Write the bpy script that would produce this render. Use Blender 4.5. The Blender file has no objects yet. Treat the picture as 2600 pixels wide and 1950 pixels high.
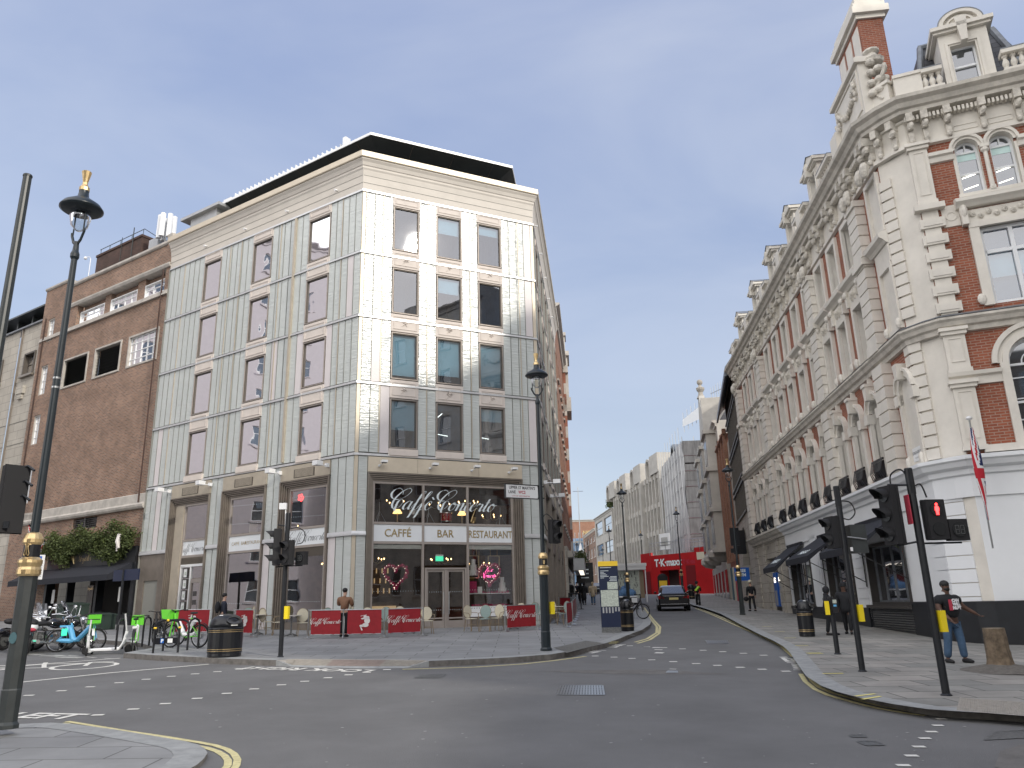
import bpy, math, random
import numpy as np
from math import radians as Rd, sin, cos, pi
from mathutils import Vector, Matrix
random.seed(7)
sc = bpy.context.scene
COL = sc.collection
# ------------------------------------------------------------------ camera
FPX, PITCH, ROLL, CAMH = 1946.0, Rd(16.1), Rd(-1.49), 1.70
GX, GY = -0.012, 0.027                      # gentle fall of the street
_F = Vector((0, cos(PITCH), sin(PITCH))); _up = Vector((0, -sin(PITCH), cos(PITCH))); _rt = Vector((1, 0, 0))
_R = _rt*cos(ROLL)+_up*sin(ROLL); _U = -_rt*sin(ROLL)+_up*cos(ROLL)
cd = bpy.data.cameras.new('camera'); cam = bpy.data.objects.new('camera', cd); COL.objects.link(cam)
cd.sensor_width = 36; cd.lens = FPX/2600*36; cd.clip_start = .1; cd.clip_end = 3000
m = Matrix.Identity(4)
for i in range(3):
    m[i][0] = _R[i]; m[i][1] = _U[i]; m[i][2] = -_F[i]
m[2][3] = CAMH
cam.matrix_world = m
sc.camera = cam
# ------------------------------------------------------------------ light
SUN_AZ, SUN_EL = Rd(136), Rd(26.2)
w = bpy.data.worlds.new('World'); sc.world = w; w.use_nodes = True
nt = w.node_tree; N = nt.nodes; L = nt.links; N.clear()
out = N.new('ShaderNodeOutputWorld'); bg = N.new('ShaderNodeBackground'); L.new(bg.outputs[0], out.inputs[0])
sky = N.new('ShaderNodeTexSky'); sky.sky_type = 'NISHITA'; sky.sun_disc = False
sky.sun_elevation = SUN_EL; sky.sun_rotation = SUN_AZ; sky.air_density = 1.2; sky.dust_density = .8; sky.ozone_density = 2.6
tc = N.new('ShaderNodeTexCoord'); mp = N.new('ShaderNodeMapping'); mp.inputs['Scale'].default_value = (1.1, 1.6, 3.2)
mp.inputs['Rotation'].default_value = (0, .35, .3)
L.new(tc.outputs['Generated'], mp.inputs[0])
nz = N.new('ShaderNodeTexNoise'); nz.inputs['Scale'].default_value = 1.7; nz.inputs['Detail'].default_value = 5; nz.inputs['Roughness'].default_value = .5
nz.inputs['Distortion'].default_value = .4
L.new(mp.outputs[0], nz.inputs['Vector'])
sep = N.new('ShaderNodeSeparateXYZ'); L.new(tc.outputs['Generated'], sep.inputs[0])
rp = N.new('ShaderNodeValToRGB'); L.new(sep.outputs[2], rp.inputs[0]); e = rp.color_ramp.elements     # thin high haze, paler low down
e[0].position = .0; e[0].color = (2.55, 2.85, 3.25, 1); e[1].position = .75; e[1].color = (1.42, 1.75, 2.85, 1)
e.new(.22).color = (2.05, 2.33, 2.92, 1); e.new(.42).color = (1.72, 2.06, 2.92, 1)
cr = N.new('ShaderNodeMapRange'); cr.inputs[1].default_value = .36; cr.inputs[2].default_value = .68; cr.inputs[3].default_value = .0; cr.inputs[4].default_value = .62
L.new(nz.outputs[0], cr.inputs[0])
cl = N.new('ShaderNodeMixRGB'); L.new(cr.outputs[0], cl.inputs[0]); L.new(rp.outputs[0], cl.inputs[1]); cl.inputs[2].default_value = (2.75, 2.95, 3.5, 1)
mx = N.new('ShaderNodeMixRGB'); mx.inputs[0].default_value = .84; L.new(sky.outputs[0], mx.inputs[1]); L.new(cl.outputs[0], mx.inputs[2])
def lobe(v, lo, hi, gain):                   # warm glow added to unseen sky, sunward and behind the viewer, to brighten facades
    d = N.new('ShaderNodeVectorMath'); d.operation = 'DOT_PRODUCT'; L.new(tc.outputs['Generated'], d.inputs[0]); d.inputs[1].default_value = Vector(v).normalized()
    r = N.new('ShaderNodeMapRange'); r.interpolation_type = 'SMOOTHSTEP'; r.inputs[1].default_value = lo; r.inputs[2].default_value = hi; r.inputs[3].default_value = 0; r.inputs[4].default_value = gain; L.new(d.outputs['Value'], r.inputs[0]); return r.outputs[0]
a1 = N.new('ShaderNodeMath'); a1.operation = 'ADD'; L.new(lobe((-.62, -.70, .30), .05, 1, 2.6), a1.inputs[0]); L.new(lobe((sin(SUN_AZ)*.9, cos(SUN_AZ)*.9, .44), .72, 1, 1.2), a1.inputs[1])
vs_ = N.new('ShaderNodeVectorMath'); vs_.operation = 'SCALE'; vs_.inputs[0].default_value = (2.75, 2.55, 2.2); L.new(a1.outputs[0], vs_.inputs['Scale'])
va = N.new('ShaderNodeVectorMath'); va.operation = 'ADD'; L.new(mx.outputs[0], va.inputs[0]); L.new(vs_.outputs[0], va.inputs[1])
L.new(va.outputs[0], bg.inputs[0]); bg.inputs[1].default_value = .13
sd = bpy.data.lights.new('sun', 'SUN'); sd.energy = 1.3; sd.angle = Rd(1.6); sd.color = (1, .93, .82)
so = bpy.data.objects.new('sun', sd); COL.objects.link(so)
sv = Vector((sin(SUN_AZ)*cos(SUN_EL), cos(SUN_AZ)*cos(SUN_EL), sin(SUN_EL)))
so.rotation_euler = sv.to_track_quat('Z', 'Y').to_euler(); so.location = (0, 0, 60)
sc.view_settings.view_transform = 'Standard'; sc.view_settings.look = 'None'; sc.view_settings.gamma = 1
sc.view_settings.exposure = .85
sc.render.engine = 'CYCLES'
sc.cycles.max_bounces = 7; sc.cycles.transparent_max_bounces = 12

# ------------------------------------------------------------------ points
def ray(px, py): return _F + _R*((px-1300)/FPX) - _U*((py-975)/FPX)
def gz(x, y, h=0): return GX*x+GY*y+h
def gp(px, py, h=0):                        # where a sight line meets the street surface
    d = ray(px, py); t = (CAMH-h)/(GX*d.x+GY*d.y-d.z)
    return Vector((0, 0, CAMH))+d*t
PV = .12                                    # pavement height above the road

# ------------------------------------------------------------------ materials
M = {}
def mat(name, col, rough=.7, metal=0, var=.0, vs=3.0, bump=0, bs=40, emit=None, es=1, spec=.5, coat=0, stretch=None, col2=None, alpha=None):
    m = bpy.data.materials.new(name); m.use_nodes = True; n = m.node_tree.nodes; l = m.node_tree.links
    b = n['Principled BSDF']; c = (*col, 1)
    b.inputs['Base Color'].default_value = c; b.inputs['Roughness'].default_value = rough; b.inputs['Metallic'].default_value = metal
    b.inputs['Specular IOR Level'].default_value = spec; b.inputs['Coat Weight'].default_value = coat
    if emit: b.inputs['Emission Color'].default_value = (*emit, 1); b.inputs['Emission Strength'].default_value = es
    if var or bump:
        t = n.new('ShaderNodeTexCoord'); src = t.outputs['Object']
        if stretch:
            mp = n.new('ShaderNodeMapping'); mp.inputs['Scale'].default_value = stretch; l.new(src, mp.inputs[0]); src = mp.outputs[0]
    if var:
        z = n.new('ShaderNodeTexNoise'); z.inputs['Scale'].default_value = vs; z.inputs['Detail'].default_value = 6; z.inputs['Roughness'].default_value = .62; l.new(src, z.inputs['Vector'])
        r = n.new('ShaderNodeValToRGB'); r.color_ramp.elements[0].position = .32; r.color_ramp.elements[1].position = .68
        a = col2 or col
        r.color_ramp.elements[0].color = (*[max(0, x*(1-var)) for x in a], 1); r.color_ramp.elements[1].color = (*[min(1, x*(1+var*.6)) for x in col], 1)
        l.new(z.outputs[0], r.inputs[0]); l.new(r.outputs[0], b.inputs['Base Color'])
    if bump:
        z2 = n.new('ShaderNodeTexNoise'); z2.inputs['Scale'].default_value = bs; z2.inputs['Detail'].default_value = 4; l.new(src, z2.inputs['Vector'])
        bp = n.new('ShaderNodeBump'); bp.inputs['Strength'].default_value = bump; bp.inputs['Distance'].default_value = .02; l.new(z2.outputs[0], bp.inputs['Height']); l.new(bp.outputs[0], b.inputs['Normal'])
    M[name] = m; return m
def brickmat(name, c1, c2, mortar, bw=.225, bh=.075, ms=.012, rough=.85, off=.5, bump=.3, blotch=.25, spec=.3):
    m = bpy.data.materials.new(name); m.use_nodes = True; n = m.node_tree.nodes; l = m.node_tree.links; b = n['Principled BSDF']
    b.inputs['Roughness'].default_value = rough; b.inputs['Specular IOR Level'].default_value = spec
    u = n.new('ShaderNodeUVMap'); t = n.new('ShaderNodeTexBrick'); l.new(u.outputs[0], t.inputs['Vector'])
    t.inputs['Scale'].default_value = 1; t.inputs['Brick Width'].default_value = bw; t.inputs['Row Height'].default_value = bh; t.inputs['Mortar Size'].default_value = ms
    t.inputs['Color1'].default_value = (*c1, 1); t.inputs['Color2'].default_value = (*c2, 1); t.inputs['Mortar'].default_value = (*mortar, 1); t.offset = off
    t.inputs['Mortar Smooth'].default_value = .2; t.inputs['Bias'].default_value = 0
    z = n.new('ShaderNodeTexNoise'); z.inputs['Scale'].default_value = .8; z.inputs['Detail'].default_value = 7; z.inputs['Roughness'].default_value = .65; l.new(u.outputs[0], z.inputs['Vector'])
    r = n.new('ShaderNodeMapRange'); r.inputs[1].default_value = .3; r.inputs[2].default_value = .7; r.inputs[3].default_value = 1-blotch; r.inputs[4].default_value = 1+blotch*.6; l.new(z.outputs[0], r.inputs[0])
    mx = n.new('ShaderNodeVectorMath'); mx.operation = 'SCALE'; l.new(t.outputs[0], mx.inputs[0]); l.new(r.outputs[0], mx.inputs['Scale']); l.new(mx.outputs[0], b.inputs['Base Color'])
    if bump:
        bp = n.new('ShaderNodeBump'); bp.inputs['Strength'].default_value = bump; bp.inputs['Distance'].default_value = .01; bp.invert = True
        l.new(t.outputs['Fac'], bp.inputs['Height']); l.new(bp.outputs[0], b.inputs['Normal'])
    M[name] = m; return m
def glassmat(name, tint=(.5, .55, .55), refl=.25, rough=.02, wave=0, dark=None, fmax=.9):
    # glazing: part mirror, part see-through (or, with dark, part unlit room)
    m = bpy.data.materials.new(name); m.use_nodes = True; n = m.node_tree.nodes; l = m.node_tree.links; n.clear()
    o = n.new('ShaderNodeOutputMaterial'); g = n.new('ShaderNodeBsdfGlossy'); g.inputs['Roughness'].default_value = rough; g.inputs['Color'].default_value = (.95, .96, 1, 1)
    if dark:
        t = n.new('ShaderNodeBsdfDiffuse'); t.inputs['Color'].default_value = (*dark, 1)
    else:
        t = n.new('ShaderNodeBsdfTransparent'); t.inputs['Color'].default_value = (*tint, 1)
    lw = n.new('ShaderNodeLayerWeight'); lw.inputs['Blend'].default_value = .25
    r = n.new('ShaderNodeMapRange'); r.inputs[3].default_value = refl; r.inputs[4].default_value = fmax; l.new(lw.outputs['Fresnel'], r.inputs[0])
    x = n.new('ShaderNodeMixShader'); l.new(r.outputs[0], x.inputs[0]); l.new(t.outputs[0], x.inputs[1]); l.new(g.outputs[0], x.inputs[2]); l.new(x.outputs[0], o.inputs[0])
    if wave:
        tc = n.new('ShaderNodeTexCoord'); z = n.new('ShaderNodeTexNoise'); z.inputs['Scale'].default_value = 1.1; z.inputs['Detail'].default_value = 1; l.new(tc.outputs['Object'], z.inputs['Vector'])
        bp = n.new('ShaderNodeBump'); bp.inputs['Strength'].default_value = wave; bp.inputs['Distance'].default_value = .05; l.new(z.outputs[0], bp.inputs['Height']); l.new(bp.outputs[0], g.inputs['Normal'])
    M[name] = m; return m

# ------------------------------------------------------------------ frames and mesh building
class Fr:
    """wall frame: s runs along the wall, d outwards, z up"""
    def __init__(s, x, y, az, sg=1):
        a = Rd(az); s.o = Vector((x, y, 0)); s.u = Vector((sin(a), cos(a), 0)); s.n = Vector((cos(a), -sin(a), 0))*sg; s.sg = sg
    def P(s, a, d, z): return s.o+s.u*a+s.n*d+Vector((0, 0, z))
LOC = Fr(0, 0, 90, 1)                        # local frame: s = x, d = -y
def on(fr, px, py, d=0):
    r = ray(px, py); p0 = fr.P(0, d, 0); t = fr.n.dot(p0-Vector((0, 0, CAMH)))/fr.n.dot(r); p = Vector((0, 0, CAMH))+r*t
    return (p-fr.o).dot(fr.u), p.z
class MB:
    def __init__(s): s.v = []; s.f = []; s.m = []; s.c = 0; s.k = [0]
    def cut(s): s.k.append(len(s.f)); return s        # what follows becomes a separate object of the same name
    def add(s, vs, fs, m=None):
        b = len(s.v); s.v += [tuple(v) for v in vs]; s.f += [[i+b for i in f] for f in fs]; s.m += [s.c if m is None else m]*len(fs); return s
    def face(s, vs, m=None): return s.add(vs, [list(range(len(vs)))], m)
    def box(s, fr, s0, s1, d0, d1, z0, z1, m=None):
        v = [fr.P(a, d, z) for z in (z0, z1) for d in (d0, d1) for a in (s0, s1)]
        return s.add(v, [(0, 2, 3, 1), (4, 5, 7, 6), (0, 1, 5, 4), (2, 6, 7, 3), (0, 4, 6, 2), (1, 3, 7, 5)], m)
    def b(s, x0, x1, y0, y1, z0, z1, m=None): return s.box(LOC, x0, x1, -y1, -y0, z0, z1, m)
    def prism(s, fr, pts, d0, d1, m=None):
        n = len(pts); v = [fr.P(a, d0, z) for a, z in pts]+[fr.P(a, d1, z) for a, z in pts]
        return s.add(v, [list(range(n)), list(range(2*n-1, n-1, -1))]+[(i, (i+1) % n, (i+1) % n+n, i+n) for i in range(n)], m)
    def rect_frame(s, fr, s0, s1, z0, z1, wd, d0, d1, m=None, bottom=True):
        s.box(fr, s0, s0+wd, d0, d1, z0, z1, m); s.box(fr, s1-wd, s1, d0, d1, z0, z1, m); s.box(fr, s0+wd, s1-wd, d0, d1, z1-wd, z1, m)
        if bottom: s.box(fr, s0+wd, s1-wd, d0, d1, z0, z0+wd, m)
        return s
    def arch(s, fr, sc_, zc, r0, r1, d0, d1, n=14, a0=0, a1=pi, m=None, zs=1):
        for i in range(n):
            t0 = a0+(a1-a0)*i/n; t1 = a0+(a1-a0)*(i+1)/n
            q = [(sc_+r*cos(t), zc+r*sin(t)*zs) for r, t in ((r0, t0), (r1, t0), (r1, t1), (r0, t1))]
            v = [fr.P(a, d0, z) for a, z in q]+[fr.P(a, d1, z) for a, z in q]
            s.add(v, [(4, 5, 6, 7), (0, 3, 2, 1), (0, 4, 7, 3), (1, 2, 6, 5)], m)
        return s
    def tube(s, pts, r, n=8, m=None, cap=True):
        pts = [Vector(p) for p in pts]; k = len(pts); rr = r if isinstance(r, (list, tuple)) else [r]*k; b = len(s.v); V = []
        up = None
        for i, p in enumerate(pts):
            t = (pts[min(i+1, k-1)]-pts[max(i-1, 0)])
            t = t.normalized() if t.length > 1e-9 else Vector((0, 0, 1))
            if up is None: up = Vector((0, 0, 1)) if abs(t.z) < .9 else Vector((1, 0, 0))
            x = t.cross(up)
            if x.length < 1e-4: x = t.cross(Vector((0, 1, 0)))
            x.normalize(); y = x.cross(t).normalized(); up = y
            V += [p+(x*cos(2*pi*j/n)+y*sin(2*pi*j/n))*rr[i] for j in range(n)]
        F = [(i*n+j, i*n+(j+1) % n, (i+1)*n+(j+1) % n, (i+1)*n+j) for i in range(k-1) for j in range(n)]
        if cap: F += [list(range(n-1, -1, -1)), [(k-1)*n+j for j in range(n)]]
        return s.add(V, F, m)
    def lathe(s, prof, c=(0, 0, 0), n=16, m=None, sx=1, sy=1):
        V = [(c[0]+r*cos(2*pi*j/n)*sx, c[1]+r*sin(2*pi*j/n)*sy, c[2]+z) for r, z in prof for j in range(n)]; k = len(prof)
        F = [(i*n+j, i*n+(j+1) % n, (i+1)*n+(j+1) % n, (i+1)*n+j) for i in range(k-1) for j in range(n)]
        F += [list(range(n-1, -1, -1)), [(k-1)*n+j for j in range(n)]]
        return s.add(V, F, m)
    def ball(s, c, r, n=10, k=7, m=None, mtx=None):
        rx, ry, rz = r if isinstance(r, (list, tuple)) else (r, r, r); V = []
        for i in range(k+1):
            t = pi*i/k
            for j in range(n):
                p = Vector((rx*sin(t)*cos(2*pi*j/n), ry*sin(t)*sin(2*pi*j/n), rz*cos(t)))
                if mtx: p = mtx @ p
                V.append(Vector(c)+p)
        return s.add(V, [(i*n+j, (i+1)*n+j, (i+1)*n+(j+1) % n, i*n+(j+1) % n) for i in range(k) for j in range(n)], m)
    def wheel(s, c, r, rt, ax, n=20, m=None, k=6, squash=1):   # torus: ring of radius r, tube rt, axle direction ax
        ax = Vector(ax).normalized(); u = ax.cross(Vector((0, 0, 1)));
        if u.length < .1: u = Vector((1, 0, 0))
        u.normalize(); v = ax.cross(u); c = Vector(c); V = []
        for i in range(n):
            a = 2*pi*i/n; e = u*cos(a)+v*sin(a)
            V += [c+e*(r+rt*cos(2*pi*j/k))+ax*rt*squash*sin(2*pi*j/k) for j in range(k)]
        return s.add(V, [(i*k+j, i*k+(j+1) % k, ((i+1) % n)*k+(j+1) % k, ((i+1) % n)*k+j) for i in range(n) for j in range(k)], m)
    def disc(s, c, r, ax, th=.02, n=20, m=None):
        ax = Vector(ax).normalized(); return s.tube([Vector(c)-ax*th/2, Vector(c)+ax*th/2], r, n, m)
    def sweep(s, path, prof, m=None, caps=True):
        """profile [(off, z)] carried along a plan path; off is to the right of travel"""
        P = [Vector((p[0], p[1])) for p in path]; k = len(P); q = len(prof); V = []
        for i in range(k):
            d0 = (P[i]-P[i-1]).normalized() if i else (P[1]-P[0]).normalized()
            d1 = (P[i+1]-P[i]).normalized() if i < k-1 else d0
            n0 = Vector((d0.y, -d0.x)); n1 = Vector((d1.y, -d1.x)); n = (n0+n1).normalized(); f = 1/max(.3, n.dot(n0))
            for o, z in prof: V.append((P[i].x+n.x*o*f, P[i].y+n.y*o*f, z))
        F = [(i*q+j, i*q+j+1, (i+1)*q+j+1, (i+1)*q+j) for i in range(k-1) for j in range(q-1)]
        if caps: F += [list(range(q)), [(k-1)*q+j for j in range(q)]]
        return s.add(V, F, m)
    def wall(s, fr, s0, s1, z0, z1, d, depth, holes=(), m=None, mr=None):
        """flat wall with openings: (a0, a1, z0, z1) or (a0, a1, z0, zspring, 'arch')"""
        H = [(h[0], h[1], h[2], h[3]+((h[1]-h[0])/2 if len(h) > 4 else 0)) for h in holes]
        X = sorted({s0, s1}|{v for h in H for v in h[:2] if s0 < v < s1}); Z = sorted({z0, z1}|{v for h in H for v in h[2:] if z0 < v < z1})
        for i in range(len(X)-1):
            for j in range(len(Z)-1):
                cx = (X[i]+X[i+1])/2; cz = (Z[j]+Z[j+1])/2
                if any(h[0] < cx < h[1] and h[2] < cz < h[3] for h in H): continue
                s.face([fr.P(X[i], d, Z[j]), fr.P(X[i+1], d, Z[j]), fr.P(X[i+1], d, Z[j+1]), fr.P(X[i], d, Z[j+1])], m)
        e = d-depth
        for h, o in zip(H, holes):
            a, b_, c, t = h; arch = len(o) > 4; tt = o[3]
            for x in (a, b_): s.face([fr.P(x, d, c), fr.P(x, e, c), fr.P(x, e, tt), fr.P(x, d, tt)], mr)
            s.face([fr.P(a, d, c), fr.P(b_, d, c), fr.P(b_, e, c), fr.P(a, e, c)], mr)
            if not arch: s.face([fr.P(a, d, t), fr.P(b_, d, t), fr.P(b_, e, t), fr.P(a, e, t)], mr)
            else:
                r = (b_-a)/2; mid = (a+b_)/2; n = 12
                for i in range(n):
                    t0 = pi*i/n; t1 = pi*(i+1)/n; p = (mid+r*cos(t0), tt+r*sin(t0)); q = (mid+r*cos(t1), tt+r*sin(t1))
                    s.face([fr.P(p[0], d, p[1]), fr.P(p[0], d, t), fr.P(q[0], d, t), fr.P(q[0], d, q[1])], m)
                    s.face([fr.P(p[0], d, p[1]), fr.P(q[0], d, q[1]), fr.P(q[0], e, q[1]), fr.P(p[0], e, p[1])], mr)
        return s
    def ribbon(s, pts, wd, h, m=None, closed=False):       # flat painted line on the street plane
        P = [Vector((p[0], p[1])) for p in pts]; V = []
        for i in range(len(P)):
            a = P[max(i-1, 0)]; b_ = P[min(i+1, len(P)-1)]; t = (b_-a).normalized(); n = Vector((t.y, -t.x))*wd/2
            for q in (P[i]+n, P[i]-n): V.append((q.x, q.y, gz(q.x, q.y, h)))
        return s.add(V, [(2*i, 2*i+1, 2*i+3, 2*i+2) for i in range(len(P)-1)], m)
    def pieces(s):
        """far apart pieces of one mesh become parts of their own"""
        n = len(s.v); p = list(range(n))
        def fd(i):
            while p[i] != i: p[i] = p[p[i]]; i = p[i]
            return i
        for f in s.f:
            a = fd(f[0])
            for q in f[1:]: p[fd(q)] = a
        rt = [fd(i) for i in range(n)]; ids = {r: k for k, r in enumerate(sorted(set(rt)))}; k = len(ids)
        if k < 2 or k > 1500: return
        isl = np.array([ids[r] for r in rt]); P = np.array(s.v, dtype=float); lo = np.full((k, 3), 1e9); hi = -lo; np.minimum.at(lo, isl, P); np.maximum.at(hi, isl, P); sz = (hi-lo).max(axis=1)
        gap = np.maximum(0, np.maximum(lo[:, None]-hi[None], lo[None]-hi[:, None])); nr = np.sqrt((gap**2).sum(axis=2)) <= np.maximum(.02, .5*np.maximum(sz[:, None], sz[None]))
        g = -np.ones(k, int); c = 0
        for i in range(k):
            if g[i] >= 0: continue
            st_ = [i]; g[i] = c
            while st_:
                j = st_.pop()
                for q in np.nonzero(nr[j] & (g < 0))[0]: g[q] = c; st_.append(q)
            c += 1
        if c < 2 or c > 60: return
        for q in range(c):
            if (hi[g == q].max(axis=0)-lo[g == q].min(axis=0)).max() < .25: return
        fg = [g[isl[f[0]]] for f in s.f]; od = sorted(range(len(s.f)), key=lambda i: fg[i]); s.f = [s.f[i] for i in od]; s.m = [s.m[i] for i in od]; fg = [fg[i] for i in od]
        s.k = [i for i in range(len(fg)) if i == 0 or fg[i] != fg[i-1]]
    def build(s, name, mats, parent=None, smooth=False, loc=None, label=None):
        if not s.v: return None
        if parent is not None and len(s.k) == 1 and name not in KEEP and len(s.f) < 9000: s.pieces()
        if len(s.k) > 1:
            ks = sorted(set(s.k+[len(s.f)])); o = None
            for a, b_ in zip(ks, ks[1:]):
                q = MB(); ids = sorted({i for f in s.f[a:b_] for i in f}); mp_ = {i: n for n, i in enumerate(ids)}; q.v = [s.v[i] for i in ids]; q.f = [[mp_[i] for i in f] for f in s.f[a:b_]]; q.m = s.m[a:b_]; o = q.build(name, mats, parent, smooth, loc, label)
            return o
        base = Vector((0, 0, 0)); p = parent
        while p is not None:
            if p.name in LOCAL: base = Vector((0, 0, 0)); break
            base += p.location; p = p.parent
        if loc is not None: base = Vector(loc)
        me = bpy.data.meshes.new(name); me.from_pydata([(v[0]-base.x, v[1]-base.y, v[2]-base.z) for v in s.v], [], s.f)
        if not isinstance(mats, (list, tuple)): mats = [mats]
        for q in mats: me.materials.append(M[q] if isinstance(q, str) else q)
        if len(mats) > 1: me.polygons.foreach_set('material_index', s.m)
        uv = me.uv_layers.new(name='UVMap').data; U = [0.0]*(2*len(uv))
        for po in me.polygons:
            n = po.normal
            if abs(n.z) < .75:
                t = Vector((-n.y, n.x, 0)).normalized()
                if abs(t.x) > abs(t.y):
                    if t.x < 0: t = -t
                elif t.y < 0: t = -t
                for li, vi in zip(po.loop_indices, po.vertices):
                    v = s.v[vi]; U[2*li] = v[0]*t.x+v[1]*t.y; U[2*li+1] = v[2]
            else:
                for li, vi in zip(po.loop_indices, po.vertices):
                    v = s.v[vi]; U[2*li] = v[0]; U[2*li+1] = v[1]
        uv.foreach_set('uv', U)
        if smooth: me.polygons.foreach_set('use_smooth', [True]*len(me.polygons))
        o = bpy.data.objects.new(name, me); COL.objects.link(o)
        if parent is not None: o.parent = parent
        elif loc is not None: o.location = base
        if label: o['label'] = label
        return o
def tag(o, label=None, cat=None, group=None, kind=None):
    for k, v in (('label', label), ('category', cat), ('group', group), ('kind', kind)):
        if v: o[k] = v
    return o
def thing(name, label, cat, loc=(0, 0, 0), group=None, kind=None):
    o = bpy.data.objects.new(name, None); COL.objects.link(o); o.location = loc; o.empty_display_size = .2
    return tag(o, label, cat, group, kind)
def dup(root, loc, rz=None, label=None, group=None, scale=None):
    def cp(o, par):
        c = o.copy(); COL.objects.link(c)
        if par is not None: c.parent = par
        for ch in o.children: cp(ch, c)
        return c
    r = cp(root, None); r.location = loc
    if rz is not None: r.rotation_euler = (0, 0, rz)
    if scale: r.scale = scale
    if label: r['label'] = label
    if group: r['group'] = group
    return r
KEEP = {'lettering', 'script_lettering', 'neon_lettering', 'road_lettering', 'flowers', 'fairy_lights', 'foliage'}
LOCAL = set()                                # things whose parts are modelled round their own origin
def put(root, loc, rz=0, scale=None):
    LOCAL.add(root.name)
    root.location = loc; root.rotation_euler = (0, 0, rz)
    if scale: root.scale = scale
    return root
def txt_v(body, size, bold=0, shear=0, xs=1, sp=1):
    c = bpy.data.curves.new('t', 'FONT'); c.body = body; c.size = size; c.align_x = 'CENTER'; c.shear = shear; c.offset = bold; c.space_character = sp; c.resolution_u = 3
    o = bpy.data.objects.new('t', c); COL.objects.link(o); me = bpy.data.meshes.new_from_object(o)
    V = [(v.co.x*xs, v.co.y) for v in me.vertices]; F = [list(p.vertices) for p in me.polygons]
    bpy.data.objects.remove(o); bpy.data.curves.remove(c); bpy.data.meshes.remove(me); return V, F
def letters(body, size, fn, mt, parent, name='lettering', loc=None, **k):
    V, F = txt_v(body, size, **k); mb = MB(); mb.add([fn(x, y) for x, y in V], F); return mb.build(name, mt, parent, loc=loc)
def wall_text(body, size, fr, s, d, z, mt, parent, name='lettering', slope=0, **k):
    return letters(body, size, lambda x, y: fr.P(s+fr.sg*x, d, z+y+slope*x), mt, parent, name, **k)
# ------------------------------------------------------------------ material set
mat('asphalt', (.155, .155, .155), .82, var=.16, vs=.7, bump=.5, bs=90, spec=.35)
mat('asphalt_patch', (.165, .158, .15), .85, var=.2, vs=4, bump=.5, bs=90, spec=.3)
mat('tar', (.05, .05, .052), .75, var=.3, vs=6)
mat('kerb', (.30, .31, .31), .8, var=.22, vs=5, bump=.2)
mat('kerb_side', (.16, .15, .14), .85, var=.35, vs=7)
brickmat('flags_left', (.235, .24, .245), (.275, .28, .28), (.12, .12, .12), 1.2, .6, .012, .75, bump=.15, blotch=.22)
brickmat('flags_right', (.245, .245, .23), (.33, .315, .29), (.09, .09, .085), .95, .62, .014, .7, bump=.3, blotch=.3)
mat('tactile', (.33, .31, .28), .8, var=.15, vs=9)
mat('tactile_red', (.30, .25, .23), .8, var=.15, vs=9)
mat('tactile_dark', (.17, .17, .165), .8, var=.15, vs=9)
mat('yellow_paint', (.62, .56, .30), .7, var=.25, vs=14)
mat('yellow_bright', (.78, .70, .22), .6, var=.2, vs=14)
mat('white_paint', (.72, .71, .66), .65, var=.18, vs=12)
mat('white_worn', (.42, .42, .40), .7, var=.35, vs=12)
mat('iron', (.16, .165, .165), .55, .5, var=.35, vs=20)
# café building
m_ = mat('clad_glass', (.50, .53, .515), .18, var=.07, vs=.9, spec=.75, coat=.3)
n_ = m_.node_tree.nodes; l_ = m_.node_tree.links; b_ = n_['Principled BSDF']
t_ = n_.new('ShaderNodeTexCoord'); q_ = n_.new('ShaderNodeMapping'); q_.inputs['Scale'].default_value = (1.3, 1.3, 9); l_.new(t_.outputs['Object'], q_.inputs[0])
z_ = n_.new('ShaderNodeTexNoise'); z_.inputs['Scale'].default_value = 1.6; z_.inputs['Detail'].default_value = 3; l_.new(q_.outputs[0], z_.inputs['Vector'])
p_ = n_.new('ShaderNodeBump'); p_.inputs['Strength'].default_value = .55; p_.inputs['Distance'].default_value = .045; l_.new(z_.outputs[0], p_.inputs['Height']); l_.new(p_.outputs[0], b_.inputs['Normal'])
mat('clad_pink', (.64, .60, .60), .2, var=.06, vs=1, spec=.7, coat=.2)
mat('joint', (.22, .22, .20), .8)
mat('rib', (.27, .28, .25), .5, .3)
mat('silver', (.62, .63, .64), .35, .55, var=.08, vs=4)
mat('beige_metal', (.46, .41, .33), .42, .35, var=.1, vs=3)
mat('beige_light', (.60, .53, .42), .45, .3, var=.06, vs=3)
mat('bronze_frame', (.235, .205, .175), .42, .5, var=.14, vs=3)
mat('bronze_dark', (.10, .085, .07), .5, .4)
mat('taupe_frame', (.36, .32, .29), .5, .3, var=.08)
mat('stone_pink', (.62, .56, .51), .75, var=.07, vs=2.5, bump=.1)
mat('stone_cornice', (.58, .54, .485), .72, var=.07, vs=1.2)
mat('soffit_dark', (.018, .022, .022), .45, var=.3, vs=1)
mat('white_metal', (.78, .79, .80), .4, .1)
mat('grey_metal', (.42, .43, .44), .45, .5, var=.1)
glassmat('glass_office', (.50, .60, .70), .22, .015, wave=.05)
glassmat('glass_office_side', (.30, .32, .34), .58, .015, wave=.12)
glassmat('glass_shop', (.80, .79, .76), .10, .01, wave=.05, fmax=.42)
glassmat('glass_dark', refl=.20, rough=.03, dark=(.045, .055, .062), wave=.06, fmax=.75)
glassmat('glass_clear', (.93, .95, .95), .1, .02)
mat('room_dark', (.12, .17, .24), .9, var=.4, vs=1.5)
mat('room_brown', (.15, .10, .07), .8, var=.6, vs=1.2)
mat('blind', (.60, .78, .76), .9, var=.05)
mat('strip_light', (.9, .9, .8), .5, emit=(1, .95, .8), es=2.2)
mat('sign_white', (.74, .77, .79), .4, var=.03)
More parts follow.
